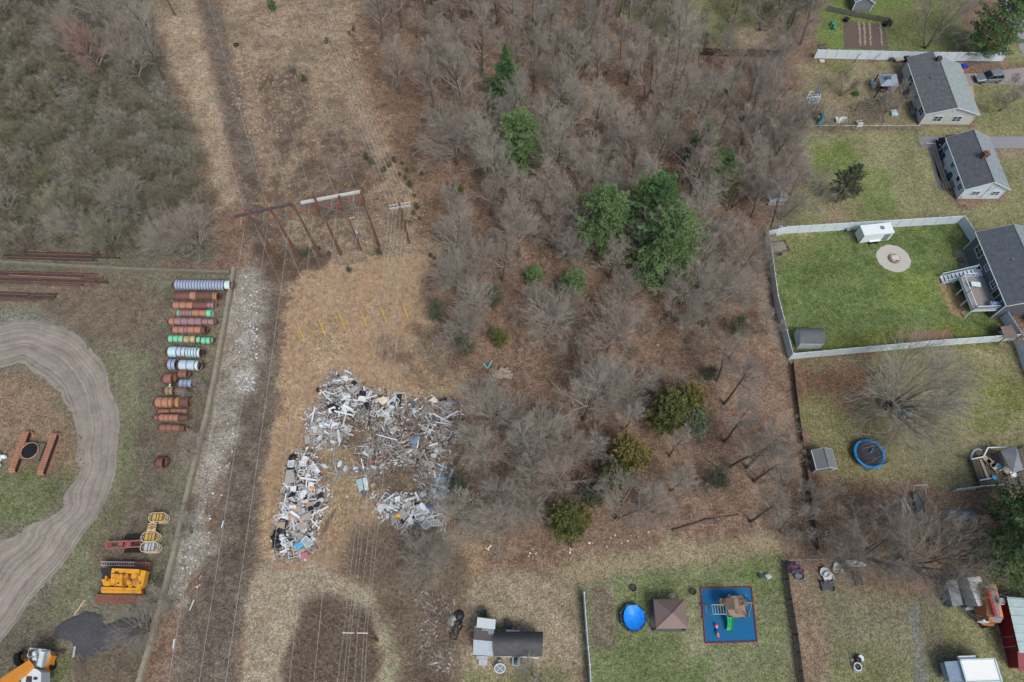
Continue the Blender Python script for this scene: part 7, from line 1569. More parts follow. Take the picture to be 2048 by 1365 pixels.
b = MB(); sp = [at(1459,1231,1.35), at(1460,1238,1.3), at(1460,1247,.75), at(1459,1256,.32), at(1458,1261,.28)]; secs = []
for p in sp: secs.append([(p.x - .3, p.y, p.z + .2), (p.x - .25, p.y, p.z), (p.x + .25, p.y, p.z), (p.x + .3, p.y, p.z + .2), (p.x + .34, p.y, p.z + .2), (p.x + .3, p.y, p.z - .06), (p.x - .3, p.y, p.z - .06), (p.x - .34, p.y, p.z + .2)])
b.loft(secs); b.build('slide', GS, ps, smooth=False)
b = MB(); p, q_ = at(1489,1207,2.5), at(1504,1206,2.5); b.bar(p, q_, .1, .14); b.bar(q_ + Vector((0, .9, -2.5)), q_, .09); b.bar(q_ + Vector((.15, -1.0, -2.5)), q_, .09); b.bar(Vector((p.x, p.y, 0)), p, .09); b.build('swing_beam', PW, ps)
b = MB()
for s in (.3, .42, .62, .74): c = p.lerp(q_, s); b.bar(c, c - Vector((0, 0, 1.9)), .02)
b.bar(p.lerp(q_, .3) - Vector((0, 0, 1.9)), p.lerp(q_, .42) - Vector((0, 0, 1.9)), .22, .04); b.bar(p.lerp(q_, .62) - Vector((0, 0, 1.9)), p.lerp(q_, .74) - Vector((0, 0, 1.9)), .22, .04); b.build('swing', GS, ps)
b = MB(); b.slab(at(1452,1190,.1), at(1457,1190,.1), at(1465,1197,1.35), at(1459,1198,1.35), .06); b.build('ramp', PW, ps)
ss = thing('seesaw', 'blue and yellow seesaw with red seats on the blue mat', 'seesaw', at(1435,1265)); p, q_ = at(1433,1251,.45), at(1436.5,1272,.45)
b = MB(); b.bar(p.lerp(q_, .22), p.lerp(q_, .78), .12, .1); b.build('beam', mat('toy_blue', (34,84,190), .5), ss)
for s in (.16, .84): b = MB(); c = p.lerp(q_, s); b.blob(c, (.12, .17, .08), 1, .08); b.build('grip', mat('toy_yellow', (236,206,96), .5), ss)
for s in (.03, .97): b = MB(); c = p.lerp(q_, s); b.blob(c, (.2, .18, .1), 2, .08); b.build('seat', mat('toy_red', (226,78,84), .5), ss)
b = MB(); c = p.lerp(q_, .5); b.bar((c.x - .2, c.y, .05), c, .1); b.bar((c.x + .2, c.y, .05), c, .1); b.build('stand', DARK, ss)
c = at(1520,1153); b = MB(); b.cyl((c.x, c.y, 0), (c.x, c.y, .5), .22, .26, 12); tag(b.build('bucket', mat('navy_plastic', (46,62,86), .5)), 'small dark blue tub near the top of the dark slatted fence', 'tub')
c = at(1535,1154); b = MB(); b.blob((c.x, c.y, .2), (.4, .35, .25), 5, .3); tag(b.build('toy_heap', mat('pale_green_plastic', (150,176,166), .5), smooth=False), 'pale green toy lying beside the dark blue tub', 'toy')
# tank cover and burner
c = at(1712,1332); t = thing('well_head', 'concrete slab with a white rimmed round lid on the lower right lawn', 'well', c); b = MB(); b.box((c.x, c.y, .08), (.95, 1.5, .16), rz=.06); b.build('slab', CONC, t)
b = MB(); b.tube([(c.x, c.y - .1, .16), (c.x, c.y - .1, .42)], .4, 24, False); b.torus((c.x, c.y - .1, .42), .4, .06, 26, 6); b.build('rim', WHITE, t); b = MB(); b.sheet([(c.x + .38 * math.cos(k * PI / 10), c.y - .1 + .38 * math.sin(k * PI / 10)) for k in range(20)], .3); b.build('lid', DARK, t)
c = at(1713,1320.5); b = MB(); b.cyl((c.x, c.y, 0), (c.x, c.y, .65), .28, .3, 16); b.torus((c.x, c.y, .65), .28, .03, 16, 5); tag(b.build('burn_barrel', mat('dark_barrel', (62,44,40), .8)), 'small dark barrel above the white rimmed lid', 'barrel')
c = at(1718,1317.5); b = MB(); b.cyl((c.x, c.y, .5), (c.x, c.y, .56), .33, n=20); b.cyl((c.x, c.y, 0), (c.x, c.y, .5), .04, n=8); tag(b.build('round_table', PALE), 'tiny round pale table beside the dark barrel', 'table')
# trampoline
c = at(1733,912); t = thing('trampoline', 'blue rimmed trampoline with a dark safety net on the lawn', 'trampoline', c); R_ = 1.95
b = MB(); N = 32
for i in range(N):
    a0, a1 = 2 * PI * i / N, 2 * PI * (i + 1) / N; b.slab(*[(c.x + r * math.cos(a), c.y + r * math.sin(a), .92) for r, a in ((R_ - .3, a0), (R_, a0), (R_, a1), (R_ - .3, a1))], .05)
b.build('pad', mat('sky_blue_pad', (28,132,204), .5), t); b = MB(); b.sheet([(c.x + (R_ - .28) * math.cos(2 * PI * k / 28), c.y + (R_ - .28) * math.sin(2 * PI * k / 28)) for k in range(28)], .88); b.build('jumping_mat', mat('black_mat', (54,58,64), .8), t)
for k in range(6):
    a = 2 * PI * k / 6 + .3; x, y = c.x + R_ * math.cos(a), c.y + R_ * math.sin(a); b = MB(); b.tube([(x, y, 0), (x + .12 * math.cos(a), y + .12 * math.sin(a), 1.5), (x, y, 2.6)], .035, 6); b.build('net_post', DARK, t)
b = MB()
for k in range(48): a = 2 * PI * k / 48; b.bar((c.x + (R_ - .3) * math.cos(a), c.y + (R_ - .3) * math.sin(a), .95), (c.x + (R_ - .1) * math.cos(a), c.y + (R_ - .1) * math.sin(a), 2.55), .018)
for z, f in ((1.3, .25), (1.7, .2), (2.1, .15), (2.55, .08)): b.torus((c.x, c.y, z), R_ - f, .014, 32, 4)
b.build('safety_net', mat('black_net', (40,42,46), .8), t)
for k in range(5): a = 2 * PI * k / 5; x, y = c.x + (R_ - .1) * math.cos(a), c.y + (R_ - .1) * math.sin(a); b = MB(); b.bar((x, y, 0), (x, y, .88), .06); b.build('leg', GALV, t)
for i, (dx, dy) in enumerate([(.15,.2),(.4,.55)]): b = MB(); b.blob((c.x + dx, c.y + dy, 1.05), (.16, .16, .16), i, .02, 12, 8); tag(b.build('ball', mat('teal_ball', (52,120,150), .5), smooth=True), ['lower','upper'][i] + ' small teal ball on the trampoline mat', 'ball', 'balls on the trampoline')
# fire pit with cover
c = at(1788,519); t = thing('fire_pit', 'round stone fire pit with a pale square cover on the gravel circle', 'fire pit', c)
for k in range(16): a = 2 * PI * k / 16; b = MB(); b.box((c.x + .68 * math.cos(a), c.y + .68 * math.sin(a), .17), (.2, .25, .34), rz=a); b.build('stone', mat('tan_stone', (150,136,112), .9, rnd=.2), t)
b = MB(); b.box((c.x, c.y, .42), (1.1, .85, .08), rz=.1); b.build('cover', mat('pale_cover', (190,186,178), .7), t)
# AC units, vents, barrels
def acunit(x, y, label, s=.42):
    c = at(x, y); t = thing('air_conditioner', label, 'air conditioner', c); b = MB(); b.b2((c.x - s, c.y - s, .05), (c.x + s, c.y + s, .85)); b.build('cabinet', mat('ac_grey', (124,132,140), .6), t); b = MB(); b.torus((c.x, c.y, .87), s * .75, .04, 18, 5)
    for k in range(4): b.bar((c.x - s * .75, c.y + (k - 1.5) * .15, .88), (c.x + s * .75, c.y + (k - 1.5) * .15, .88), .02)
    b.build('grille', DARK, t)
acunit(1932,542,'grey air conditioner on the concrete pad beside the slate house'); acunit(1824,227,'small grey air conditioner at the side wall of the pale grey house', .36)
for i, (x, y, cc, lab, r) in enumerate([(1882,308,(48,58,66),'dark wheelie bin nearest the black hatchback',.33),(1885,318,(52,66,84),'navy wheelie bin behind the white house',.38),(1891,328,(160,120,70),'ochre upturned toy boat behind the white house',.35),(1893,337,(206,214,220),'white drum behind the white house',.34),(1897,357,(40,84,84),'dark teal wheelie bin near the back steps of the white house',.36)]):
    c = at(x, y); b = MB(); b.b2((c.x - r, c.y - r, 0), (c.x + r, c.y + r, .95)); b.add([(c.x - r - .05, c.y - r - .05, .96), (c.x + r + .05, c.y - r - .05, .96), (c.x + r + .05, c.y + r + .05, 1.02), (c.x - r - .05, c.y + r + .05, 1.02), (c.x, c.y, 1.1)], [(0, 1, 4), (1, 2, 4), (2, 3, 4), (3, 0, 4), (3, 2, 1, 0)]) if i != 3 else b.cyl((c.x, c.y, 0), (c.x, c.y, 1.0), r, n=16); 
    if i == 2: b = MB(); b.blob((c.x, c.y, .3), (.3, .7, .3), 2, .05, 10, 6)
    tag(b.build(['wheelie_bin', 'wheelie_bin', 'toy_boat', 'drum', 'wheelie_bin'][i], mat('bin_%d_plastic' % i if 0 else ['dark_bin_plastic', 'navy_bin_plastic', 'ochre_plastic', 'white_drum', 'teal_bin_plastic'][i], cc, .5)), lab, ['bin', 'bin', 'toy', 'drum', 'bin'][i])
for x, y, cc, lab in ((980.5,1257.5,(40,120,200),'small blue barrel behind the cottage roof step'), (987,1257,(84,82,80),'dark round bin beside the blue barrel')): 
    c = at(x, y - 2); b = MB(); b.cyl((c.x, c.y, 0), (c.x, c.y, .9), .24, n=14); b.torus((c.x, c.y, .9), .23, .03, 14, 5); tag(b.build('barrel', mat('blue_barrel' if cc[2] > 150 else 'dark_bin', cc, .5)), lab, 'barrel')
c = at(1018,1252); b = MB(); b.cyl((c.x, c.y, 0), (c.x, c.y, .75), .4, .44, 12); b.torus((c.x, c.y, .75), .42, .05, 14, 5); tag(b.build('planter', DARK), 'dark round planter behind the dark curved roof', 'planter')
b = MB(); b.bar(at(1012,1262,.6), at(1039,1264,.6), .25, .4); tag(b.build('trough', WHITE), 'long white trough behind the dark curved roof', 'trough')
b = MB(); c = at(967,1227); 
for s in (-1, 1): b.bar((c.x - .4, c.y + s * .35, .4), (c.x + .4, c.y + s * .35, .4), .08, .75); b.bar((c.x + s * .38, c.y - .35, .4), (c.x + s * .38, c.y + .35, .4), .08, .75)
tag(b.build('compost_bin', mat('dark_green_plastic', (62,92,86), .6)), 'square dark green open bin above the white lean-to', 'bin')
c = at(1000,1337.5); t = thing('patio_table', 'oval grey table with a white rim and crossed bars below the cottage', 'table', c); b = MB(); b.torus((c.x, c.y, .72), .6, .06, 28, 6, .78)
for s in (-1, 1): b.bar((c.x - .38, c.y - s * .32, .73), (c.x + .38, c.y + s * .32, .73), .05, .04)
b.build('rim', WHITE, t); b = MB(); b.sheet([(c.x + .57 * math.cos(k * PI / 14), c.y + .44 * math.sin(k * PI / 14)) for k in range(28)], .69); b.build('table_top', mat('grey_table_glass', (128,140,138), .2), t)
b = MB(); post4(b, Vector((c.x, c.y, 0)), .35, .25, .68, .03); b.build('leg', WHITE, t)
c = at(1000,1325); b = MB(); b.box((c.x, c.y, .4), (.35, .35, .06)); b.box((c.x, c.y + .17, .65), (.35, .04, .45)); post4(b, c, .14, .14, .4, .025); tag(b.build('chair', mat('grey_plastic_chair', (160,164,158), .6)), 'small grey chair between the oval table and the cottage', 'chair')
# first backyard: gazebo, playsets, arbour
c = at(1772,180); t = thing('gazebo', 'dark steel gazebo with a torn blue-grey canopy in the first backyard', 'gazebo', c); CAN = mat('torn_canopy', (118,132,148), .6, c2=(146,158,170), scale=1.2); e = [at(1757,149,2.5), at(1793,148,2.5), at(1798,173,2.5), at(1762,173,2.5)]; ap = at(1778,155,3.4)
for i in range(4): b = MB(); p, q_ = e[i], e[(i + 1) % 4]; m0, m1 = p.lerp(ap, .55) - Vector((0, 0, .12)), q_.lerp(ap, .55) - Vector((0, 0, .12)); b.slab(p, q_, m1, m0, .03); b.add([m0, m1, ap], [(0, 1, 2)]); b.build('canopy_panel', CAN, t)
b = MB(); b.box((ap.x, ap.y, ap.z), (.7, .7, .1)); b.build('canopy_cap', SDK, t)
for p in e: b = MB(); b.bar((p.x, p.y, 0), p, .14); b.build('post', BLACK, t)
b = MB(); c2 = at(1770,182); b.b2((c2.x - .9, c2.y - .4, .1), (c2.x + .8, c2.y + .4, .5)); b.b2((c2.x - .9, c2.y + .3, .5), (c2.x + .8, c2.y + .45, .9)); tag(b.build('sofa', mat('dark_sofa', (48,48,56), .8)), 'dark garden sofa under the torn canopy gazebo', 'sofa')
c2 = at(1774,183); b = MB(); b.box((c2.x, c2.y, .6), (.6, .5, .2)); tag(b.build('cushion', mat('purple_cushion', (112,80,140), .8)), 'purple cushion on the dark garden sofa', 'cushion')
c2 = at(1744,172); b = MB(); b.b2((c2.x - .3, c2.y - .6, .3), (c2.x + .3, c2.y + .5, .9)); b.b2((c2.x - .3, c2.y - .6, 0), (c2.x + .3, c2.y - .5, .3)); tag(b.build('grill', PALE), 'pale covered grill left of the torn canopy gazebo', 'grill')
c = at(1624,202); t = thing('playhouse', 'small white playhouse with a dark roof at the left of the first backyard', 'playhouse', c); b = MB(); post4(b, c, .8, .6, 1.5, .05)
for z in (.1, .8, 1.45):
    for s in (-1, 1): b.bar((c.x - .8, c.y + s * .6, z), (c.x + .8, c.y + s * .6, z), .08); b.bar((c.x + s * .8, c.y - .6, z), (c.x + s * .8, c.y + .6, z), .08)
for x in (-.4, 0, .4): b.bar((c.x + x, c.y - .6, .1), (c.x + x, c.y - .6, 1.45), .06)
b.build('frame', WHITE, t); b = MB(); b.slab((c.x + .0, c.y - .3, 1.9), (c.x + .9, c.y - .3, 1.9), (c.x + .9, c.y + .7, 2.2), (c.x, c.y + .7, 2.2), .08); b.build('roof', SDK, t); b = MB(); b.b2((c.x - .75, c.y - .5, .02), (c.x + .75, c.y + .5, .1)); b.build('floor', SDK, t)
c = at(1632,236); t = thing('slide_tower', 'dark slide tower with a black chute and a teal tube slide in the first backyard', 'playset', c); b = MB(); post4(b, c, .45, .45, 2.0, .05); b.b2((c.x - .5, c.y - .5, 1.1), (c.x + .5, c.y + .5, 1.2)); b.build('tower', mat('brown_play_timber', (104,90,82), .8), t); b = MB(); b.slab((c.x - .6, c.y - .1, 2.1), (c.x + .5, c.y - .1, 2.1), (c.x + .5, c.y + .7, 2.4), (c.x - .6, c.y + .7, 2.4), .06); b.build('roof', mat('brown_play_roof', (100,88,84), .8), t)
b = MB(); b.slab((c.x - .5, c.y - .45, 1.25), (c.x - .5, c.y + .0, 1.25), (c.x - 2.1, c.y - .5, .15), (c.x - 2.1, c.y - .95, .15), .08); b.bar((c.x - .5, c.y + .02, 1.3), (c.x - 2.1, c.y - .48, .22), .05, .15); b.bar((c.x - .5, c.y - .47, 1.3), (c.x - 2.1, c.y - .97, .22), .05, .15); b.build('chute', mat('dark_slate_plastic', (58,74,80), .4), t)
b = MB(); b.tube([(c.x + .3, c.y - .5, 1.5), (c.x + .45, c.y - 1.0, 1.2), (c.x + .2, c.y - 1.6, .7), (c.x - .2, c.y - 1.9, .35)], [.36, .38, .38, .36], 14); b.build('tube_slide', mat('teal_plastic', (38,118,128), .35), t)
b = MB(); p = at(1632,205); b.bar((p.x + .3, p.y - 1, 2), (c.x, c.y + .4, 2), .1); b.build('swing_beam', PW, t)
c = at(1729,240); t = thing('arbour', 'weathered grey garden arbour of bare rails covered with vines', 'arbour', c); AW = mat('weathered_vine_wood', (120,112,104), .9, c2=(98,90,84)); q = random.Random(8); A_, B_, C_, D_ = P((1707,262),(1757,260),(1745,218),(1710,222))
b = MB()
for p in (A_, B_, C_, D_): b.bar(p, p + Vector((0, 0, 2)), .1)
for s0, s1 in ((A_, B_), (B_, C_), (C_, D_), (D_, A_)): b.bar(s0 + Vector((0, 0, 2)), s1 + Vector((0, 0, 2)), .1, .12)
b.build('frame', AW, t); b = MB()
for k in range(8): s = (k + .5) / 8; b.bar(A_.lerp(D_, s) + Vector((0, 0, 2.08)), B_.lerp(C_, s) + Vector((0, 0, 2.08)), .06, .08)
b.build('rafters', AW, t); b = MB()
for k in range(70): s, r = q.random(), q.random(); p = A_.lerp(B_, s).lerp(D_.lerp(C_, s), r) + Vector((0, 0, 2.1)); pts = [p]; [pts.append(pts[-1] + Vector((q.gauss(0, .4), q.gauss(0, .4), q.uniform(-.15, .15)))) for _ in range(5)]; b.tube(pts, .018, 3, False)
b.build('vines', AW, t)
for (x, y, w_, d_, h_, cc, nm, lab, cat) in [(1681,243,.9,.4,.5,(206,212,210),'cooler','white long cooler by the small tree in the first backyard','cooler'),(1717,251,.45,.4,.6,(214,220,220),'cooler','white tub with a red lid at the garden arbour','tub'),(1787,228,.5,.6,.25,(168,192,200),'tray','pale tray on the grass near the pale grey house','tray'),(1643,124,.4,.3,.2,(190,176,172),'stone_block','pale block below the top white fence','block'),(1561,458,.3,.3,.3,(180,184,186),'stone_block','pale block at the woods edge by the vinyl corner','block')]:
    c = at(x, y); b = MB(); b.b2((c.x - w_, c.y - d_, .02), (c.x + w_, c.y + d_, h_)); b.b2((c.x - w_ * 1.05, c.y - d_ * 1.05, h_), (c.x + w_ * 1.05, c.y + d_ * 1.05, h_ + .06)); tag(b.build(nm, mat(nm + '_' + str(cc[0]) + 'x' if 0 else nm + '_paint' + ('' if nm not in ('cooler', 'stone_block') else '_b' if x > 1700 or x < 1600 else '_a'), cc, .5)), lab, cat)
c = at(1709,189); b = MB(); q = random.Random(2)
for k in range(160): a = q.uniform(0, 6.28); d = Vector((math.cos(a) * q.random(), math.sin(a) * q.random(), q.uniform(.3, 1))).normalized(); p = Vector((c.x, c.y, 0)) + Vector((q.gauss(0, .3), q.gauss(0, .3), 0)); b.tube([p, p + d * .5], [.05, .01], 3, False)
tag(b.build('green_plant', mat('fresh_green_leaf', (88,124,62), .6)), 'clump of fresh green leaves on the first backyard lawn', 'plant')
b = MB(); c = at(1697,219)
for k in range(11): a = 2 * PI * k / 11; b.blob((c.x + .75 * math.cos(a), c.y + .45 * math.sin(a), .08), (.17, .15, .12), k, .2, 7, 5)
tag(b.build('stone_ring', mat('grey_fieldstone', (134,124,116), .9)), 'low ring of stones on the first backyard lawn', 'stone ring')
# things along the top fence and driveway
def clutter(label, name, cat, x, y, parts):
    c = at(x, y); t = thing(name, label, cat, c)
    for nm, (dx, dy, z, sx, sy, sz, m) in parts: b = MB(); b.box((c.x + dx, c.y + dy, z), (sx, sy, sz), rz=.15); b.box((c.x + dx, c.y + dy, z + sz / 2 + .03), (sx * .85, sy * .8, .06), rz=.15); b.build(nm, m, t)
clutter('dark garden cart loaded with pale bits at the foot of the top fence', 'garden_cart', 'cart', 1796,124, [('cart_bed', (0, 0, .5, 1.6, .7, .25, SGR)), ('load', (1.2, 0, .6, .8, .7, .8, SK)), ('handle', (-1.3, .1, .6, .7, .6, .08, DARK))])
clutter('white boat-like trailer load behind the pale grey house', 'small_boat', 'boat', 1848,132, [('hull', (0, 0, .7, 1.7, .9, .6, SW)), ('bow_frame', (-1.2, .1, .9, .3, .9, 1.2, SK))])
clutter('red and blue kiddie playhouse on the upper driveway', 'playhouse', 'playhouse', 1920,145, [('wall', (0, 0, .55, .9, .8, 1.0, mat('toy_orange_red', (176, 92, 76), .5))), ('roof', (0, .05, 1.3, 1.0, .9, .3, mat('toy_roof_blue', (44, 60, 168), .5)))])
clutter('small open wooden compost box at the corner of the top vegetable garden', 'compost_box', 'compost box', 1645,98, [('box_side', (0, .5, .4, 1.3, .12, .7, AW)), ('box_front', (0, -.5, .4, 1.3, .12, .7, AW)), ('box_base', (0, 0, .12, 1.2, .85, .12, AW))])
for i, (x, y, lab) in enumerate([(1691,43,'black tub at the left top corner of the vegetable garden'),(1769,52,'black tub at the right top corner of the vegetable garden')]): c = at(x, y); b = MB(); b.cyl((c.x, c.y, 0), (c.x, c.y, .6), .38, .42, 14); b.torus((c.x, c.y, .6), .42, .04, 14, 5); tag(b.build('tub', BLACK), lab, 'tub')
for i, (x, y) in enumerate([(1664,51),(1667,59)]):
    c = at(x, y); b = MB(); b.box((c.x, c.y, .35), (.7, .6, .06)); b.box((c.x - .3, c.y, .65), (.06, .6, .6)); b.box((c.x, c.y + .33, .55), (.7, .1, .05)); b.box((c.x, c.y - .33, .55), (.7, .1, .05)); post4(b, c, .3, .28, .35, .03); tag(b.build('lawn_chair', mat('teal_lawn_chair', (72,150,132), .5)), ['upper','lower'][i] + ' teal lawn chair beside the vegetable garden', 'chair')
for i, (a, c) in enumerate([((1708,126),(1713,112)),((1745,126),(1751,112))]): b = MB(); p = at(*a); b.bar(p, p + Vector((.1, 0, 1.5)), .07); b.bar(p + Vector((.1, 0, 1.5)), p + Vector((.5, 0, 1.9)), .05); tag(b.build('clothes_post', DARK), ['left','right'][i] + ' dark leaning post in front of the top fence', 'post')
b = MB(); p = at(1551,476); b.blob((p.x - .6, p.y + .4, .4), (.7, .5, .45), 3, .2); tag(b.build('green_tarp_bundle', mat('green_tarp', (44,104,80), .6)), 'dark green tarp bundle in the upper corner of the green lawn', 'tarp')
b = MB(); p = at(1693,464); b.b2((p.x - .2, p.y - .2, 0), (p.x + .2, p.y + .2, .6)); b.box((p.x, p.y, .64), (.5, .5, .06)); tag(b.build('stool', GALV), 'small grey stool by the upper vinyl fence of the green lawn', 'stool')
p = at(2024,664); t = thing('lean_to_shelter', 'brown flat-roofed lean-to against the vinyl fence below the slate house', 'shelter', p); b = MB(); e = [at(2001,654,2), at(2024,650,2), at(2037,676,2), at(2009,677,2)]; b.slab(*e, .08); b.build('roof', mat('brown_flat_roof', (120,108,100), .85), t); b = MB()
for q_ in e: b.bar((q_.x, q_.y, 0), q_, .1)
b.build('post', mat('shelter_posts', (96,92,88), .8), t)
for i, (x, y, s) in enumerate([(2001,660,.35),(2000,668,.3),(2004,674,.3)]): c = at(x, y); b = MB(); b.blob((c.x, c.y, .3), (s, s, .35), i, .3); tag(b.build('garden_pot', [SK, SCL, SGR][i]), ['black', 'pale', 'grey'][i] + ' pot beside the brown lean-to', 'pot')
# deck furniture
p = at(1946,574,1.95); b = MB(); b.box((p.x, p.y, 2.65), (1.25, .75, .05), rz=-.15); post4(b2_ := MB(), Vector((p.x, p.y, 0)), .5, .25, 1, .03); 
for sx in (-.5, .5):
    for sy in (-.28, .28): b.bar((p.x + sx, p.y + sy, 1.96), (p.x + sx, p.y + sy, 2.63), .05)
tag(b.build('deck_table', PALE), 'pale rectangular table on the raised deck', 'table')
p = at(1984,613,1.95); b = MB(); b.b2((p.x - .7, p.y - .35, 2.3), (p.x + .7, p.y + .3, 2.85)); b.b2((p.x - .55, p.y - .3, 1.97), (p.x + .55, p.y + .25, 2.3)); b.blob((p.x, p.y, 2.88), (.6, .3, .2), 1, .05); tag(b.build('barbecue', mat('blue_grey_cover', (120,146,176), .6)), 'blue-grey covered barbecue on the raised deck', 'barbecue')
b = MB(); c = at(1921,522)
for k in range(3): b.torus((c.x, c.y, .06 + .05 * k), .45 - .08 * k, .035, 18, 5)
tag(b.build('garden_hose', mat('dark_hose', (84,88,76), .7)), 'coiled dark hose on the concrete pad by the slate house', 'hose')
b = MB(); c = at(1904,566,.1); b.b2((c.x - .7, c.y - .5, .02), (c.x + .5, c.y + .5, .1)); tag(b.build('stair_landing', CONC), 'grey slab at the foot of the deck stairs', 'slab')
# lower cluttered deck at the right edge
dk2 = thing('cluttered_deck', 'weathered wooden deck with white rails at the right edge beside the big pine', 'deck', at(1985,940)); b = MB(); e = [at(1943,919,.8), at(2060,893,.8), at(2080,985,.8), at(1962,977,.8)]
for k in range(16): s0, s1 = k / 16 + .003, (k + 1) / 16 - .003; b.slab(e[0].lerp(e[1], s0), e[0].lerp(e[1], s1), e[3].lerp(e[2], s1), e[3].lerp(e[2], s0), .06)
b.build('deck_floor', mat('dark_deck_boards', (104,98,88), .9, c2=(84,78,70)), dk2); b = MB()
for p in e: b.bar((p.x, p.y, 0), (p.x, p.y, .72), .14)
b.build('deck_post', mat('deck_post_wood', (104,98,90), .9), dk2)
for a, c in (((1943,919),(1967,914)), ((1960,961),(1982,957)), ((1967,914),(1976,896)), ((1976,896),(2012,895))): b = MB(); b.bar(at(*a, 1.75), at(*c, 1.75), .14, .08); b.bar(at(*a, 1.1), at(*c, 1.1), .06, .06); [b.bar(at(a[0] + (c[0] - a[0]) * k / 8, a[1] + (c[1] - a[1]) * k / 8, .8), at(a[0] + (c[0] - a[0]) * k / 8, a[1] + (c[1] - a[1]) * k / 8, 1.75), .05) for k in range(9)]; b.build('railing', WHITE, dk2)
b = MB()
for k in range(4): a, c = (1944 + k * 5.5, 922 - k * 1.2), (1960 + k * 5.5, 962 - k * 1.2); b.bar(at(*a, .28 + .2 * k), at(*c, .28 + .2 * k), .34, .1)
b.build('wide_step', mat('tan_step_boards', (158,150,130), .85), dk2)
b = MB(); ap = [at(2001,902,2.6), at(2032,893,2.6), at(2048,940,2.6), at(2025,947,2.6)]; top = at(2034,912,3.4); t = thing('patio_umbrella', 'grey square canopy over the cluttered deck', 'canopy', at(2026,925)); b = MB(); b.add([*ap, top], [(0, 1, 4), (1, 2, 4), (2, 3, 4), (3, 0, 4)]); b.build('canopy_panel', mat('grey_canopy', (122,128,136), .7), t); b = MB(); [b.bar((p.x, p.y, 0), p, .08) for p in ap]; b.build('post', DARK, t)
for i, (x, y, w_, m, lab, nm) in enumerate([(1971,922,.6,SBE,'beige lounge chair at the steps of the cluttered deck','lounge_chair'),(1980,928,.6,SBE,'second beige lounge chair on the cluttered deck','lounge_chair'),(1988,938,.6,SCR,'cream lounge chair in the middle of the cluttered deck','lounge_chair'),(1994,934,.4,SBT,'blue folded chair on the cluttered deck','folding_chair'),(2008,942,.5,SGR,'grey crate on the cluttered deck','crate'),(2014,950,.4,SB,'brown pot on the cluttered deck','pot'),(2022,950,.45,SW,'white tub on the cluttered deck','tub'),(1986,957,.3,SBT,'small blue bucket at the corner of the cluttered deck','bucket')]):
    p = at(x, y, .8); b = MB()
    if nm == 'lounge_chair': b.box((p.x, p.y, 1.1), (.65, 1.1, .08), rz=.5); b.box((p.x + .25, p.y - .4, 1.35), (.6, .08, .55), rz=.5); post4(b, p, .2, .2, 1.08, .03)
    else: b.cyl((p.x, p.y, .8), (p.x, p.y, .8 + w_), w_ * .8, w_ * .9, 10); b.torus((p.x, p.y, .8 + w_), w_ * .88, .04, 12, 4)
    tag(b.build(nm, m), lab, nm.replace('_', ' ').split()[-1])
p = at(1951,899); b = MB(); q = random.Random(5); pts = [at(x, y) for x, y in ((1941,918),(1942,910),(1947,902),(1955,899),(1962,902))]
for k in range(4): b.tube([pts[k] + Vector((0, 0, .12)), pts[k + 1] + Vector((0, 0, .12))], .12, 8)
tag(b.build('bed_edging', WHITE), 'white curved edging of a small flower bed by the cluttered deck', 'edging')
# belt between yards
t = thing('football_goal', 'thin white goal frame below the trampoline lawn', 'goal', at(1842,975)); b = MB(); p = [at(1830,971,1.3), at(1855,970,1.3)]; 
b.tube([Vector((p[0].x, p[0].y, 0)), p[0], p[1], Vector((p[1].x, p[1].y, 0))], .03, 6); b.tube([p[0], Vector((p[0].x + .1, p[0].y - 1, 0))], .02, 5); b.tube([p[1], Vector((p[1].x + .1, p[1].y - 1, 0))], .02, 5); b.build('goal_frame', WHITE, t)
c = at(1840,1018); t = thing('netted_enclosure', 'dark netted pool-like cover with white rails under the bare branches', 'enclosure', c); b = MB(); pl = [(1822,990),(1832,985),(1846,1005),(1851,1030),(1850,1055),(1836,1050),(1828,1020)]; b.sheet([(p.x, p.y) for p in P(*pl)], .5); b.build('cover_sheet', mat('dark_mesh', (84,88,90), .8, c2=(100,104,104)), t)
b = MB(); pp = [at(x, y, .55) for x, y in pl]; [b.bar(pp[i], pp[(i + 1) % len(pp)], .06) for i in range(len(pp))]; [b.bar((q_.x, q_.y, 0), q_, .05) for q_ in pp]; b.build('rim', DARK, t)
for i, (a, c) in enumerate([((1803,1000),(1820,1045)),((1807,996),(1834,1048)),((1805,1012),(1808,1048))]): b = MB(); b.bar(at(*a, .3), at(*c, .3), .16, .08); tag(b.build('rail', WHITE), ['left long', 'right long', 'short'][i] + ' white rail leaning by the netted cover', 'rail')
c = at(1818,1040); b = MB(); b.blob((c.x, c.y, .2), (.5, .8, .3), 5, .3); tag(b.build('green_bundle', mat('sea_green_plastic', (72,120,106), .6)), 'sea green bundle between the white rails', 'bundle')
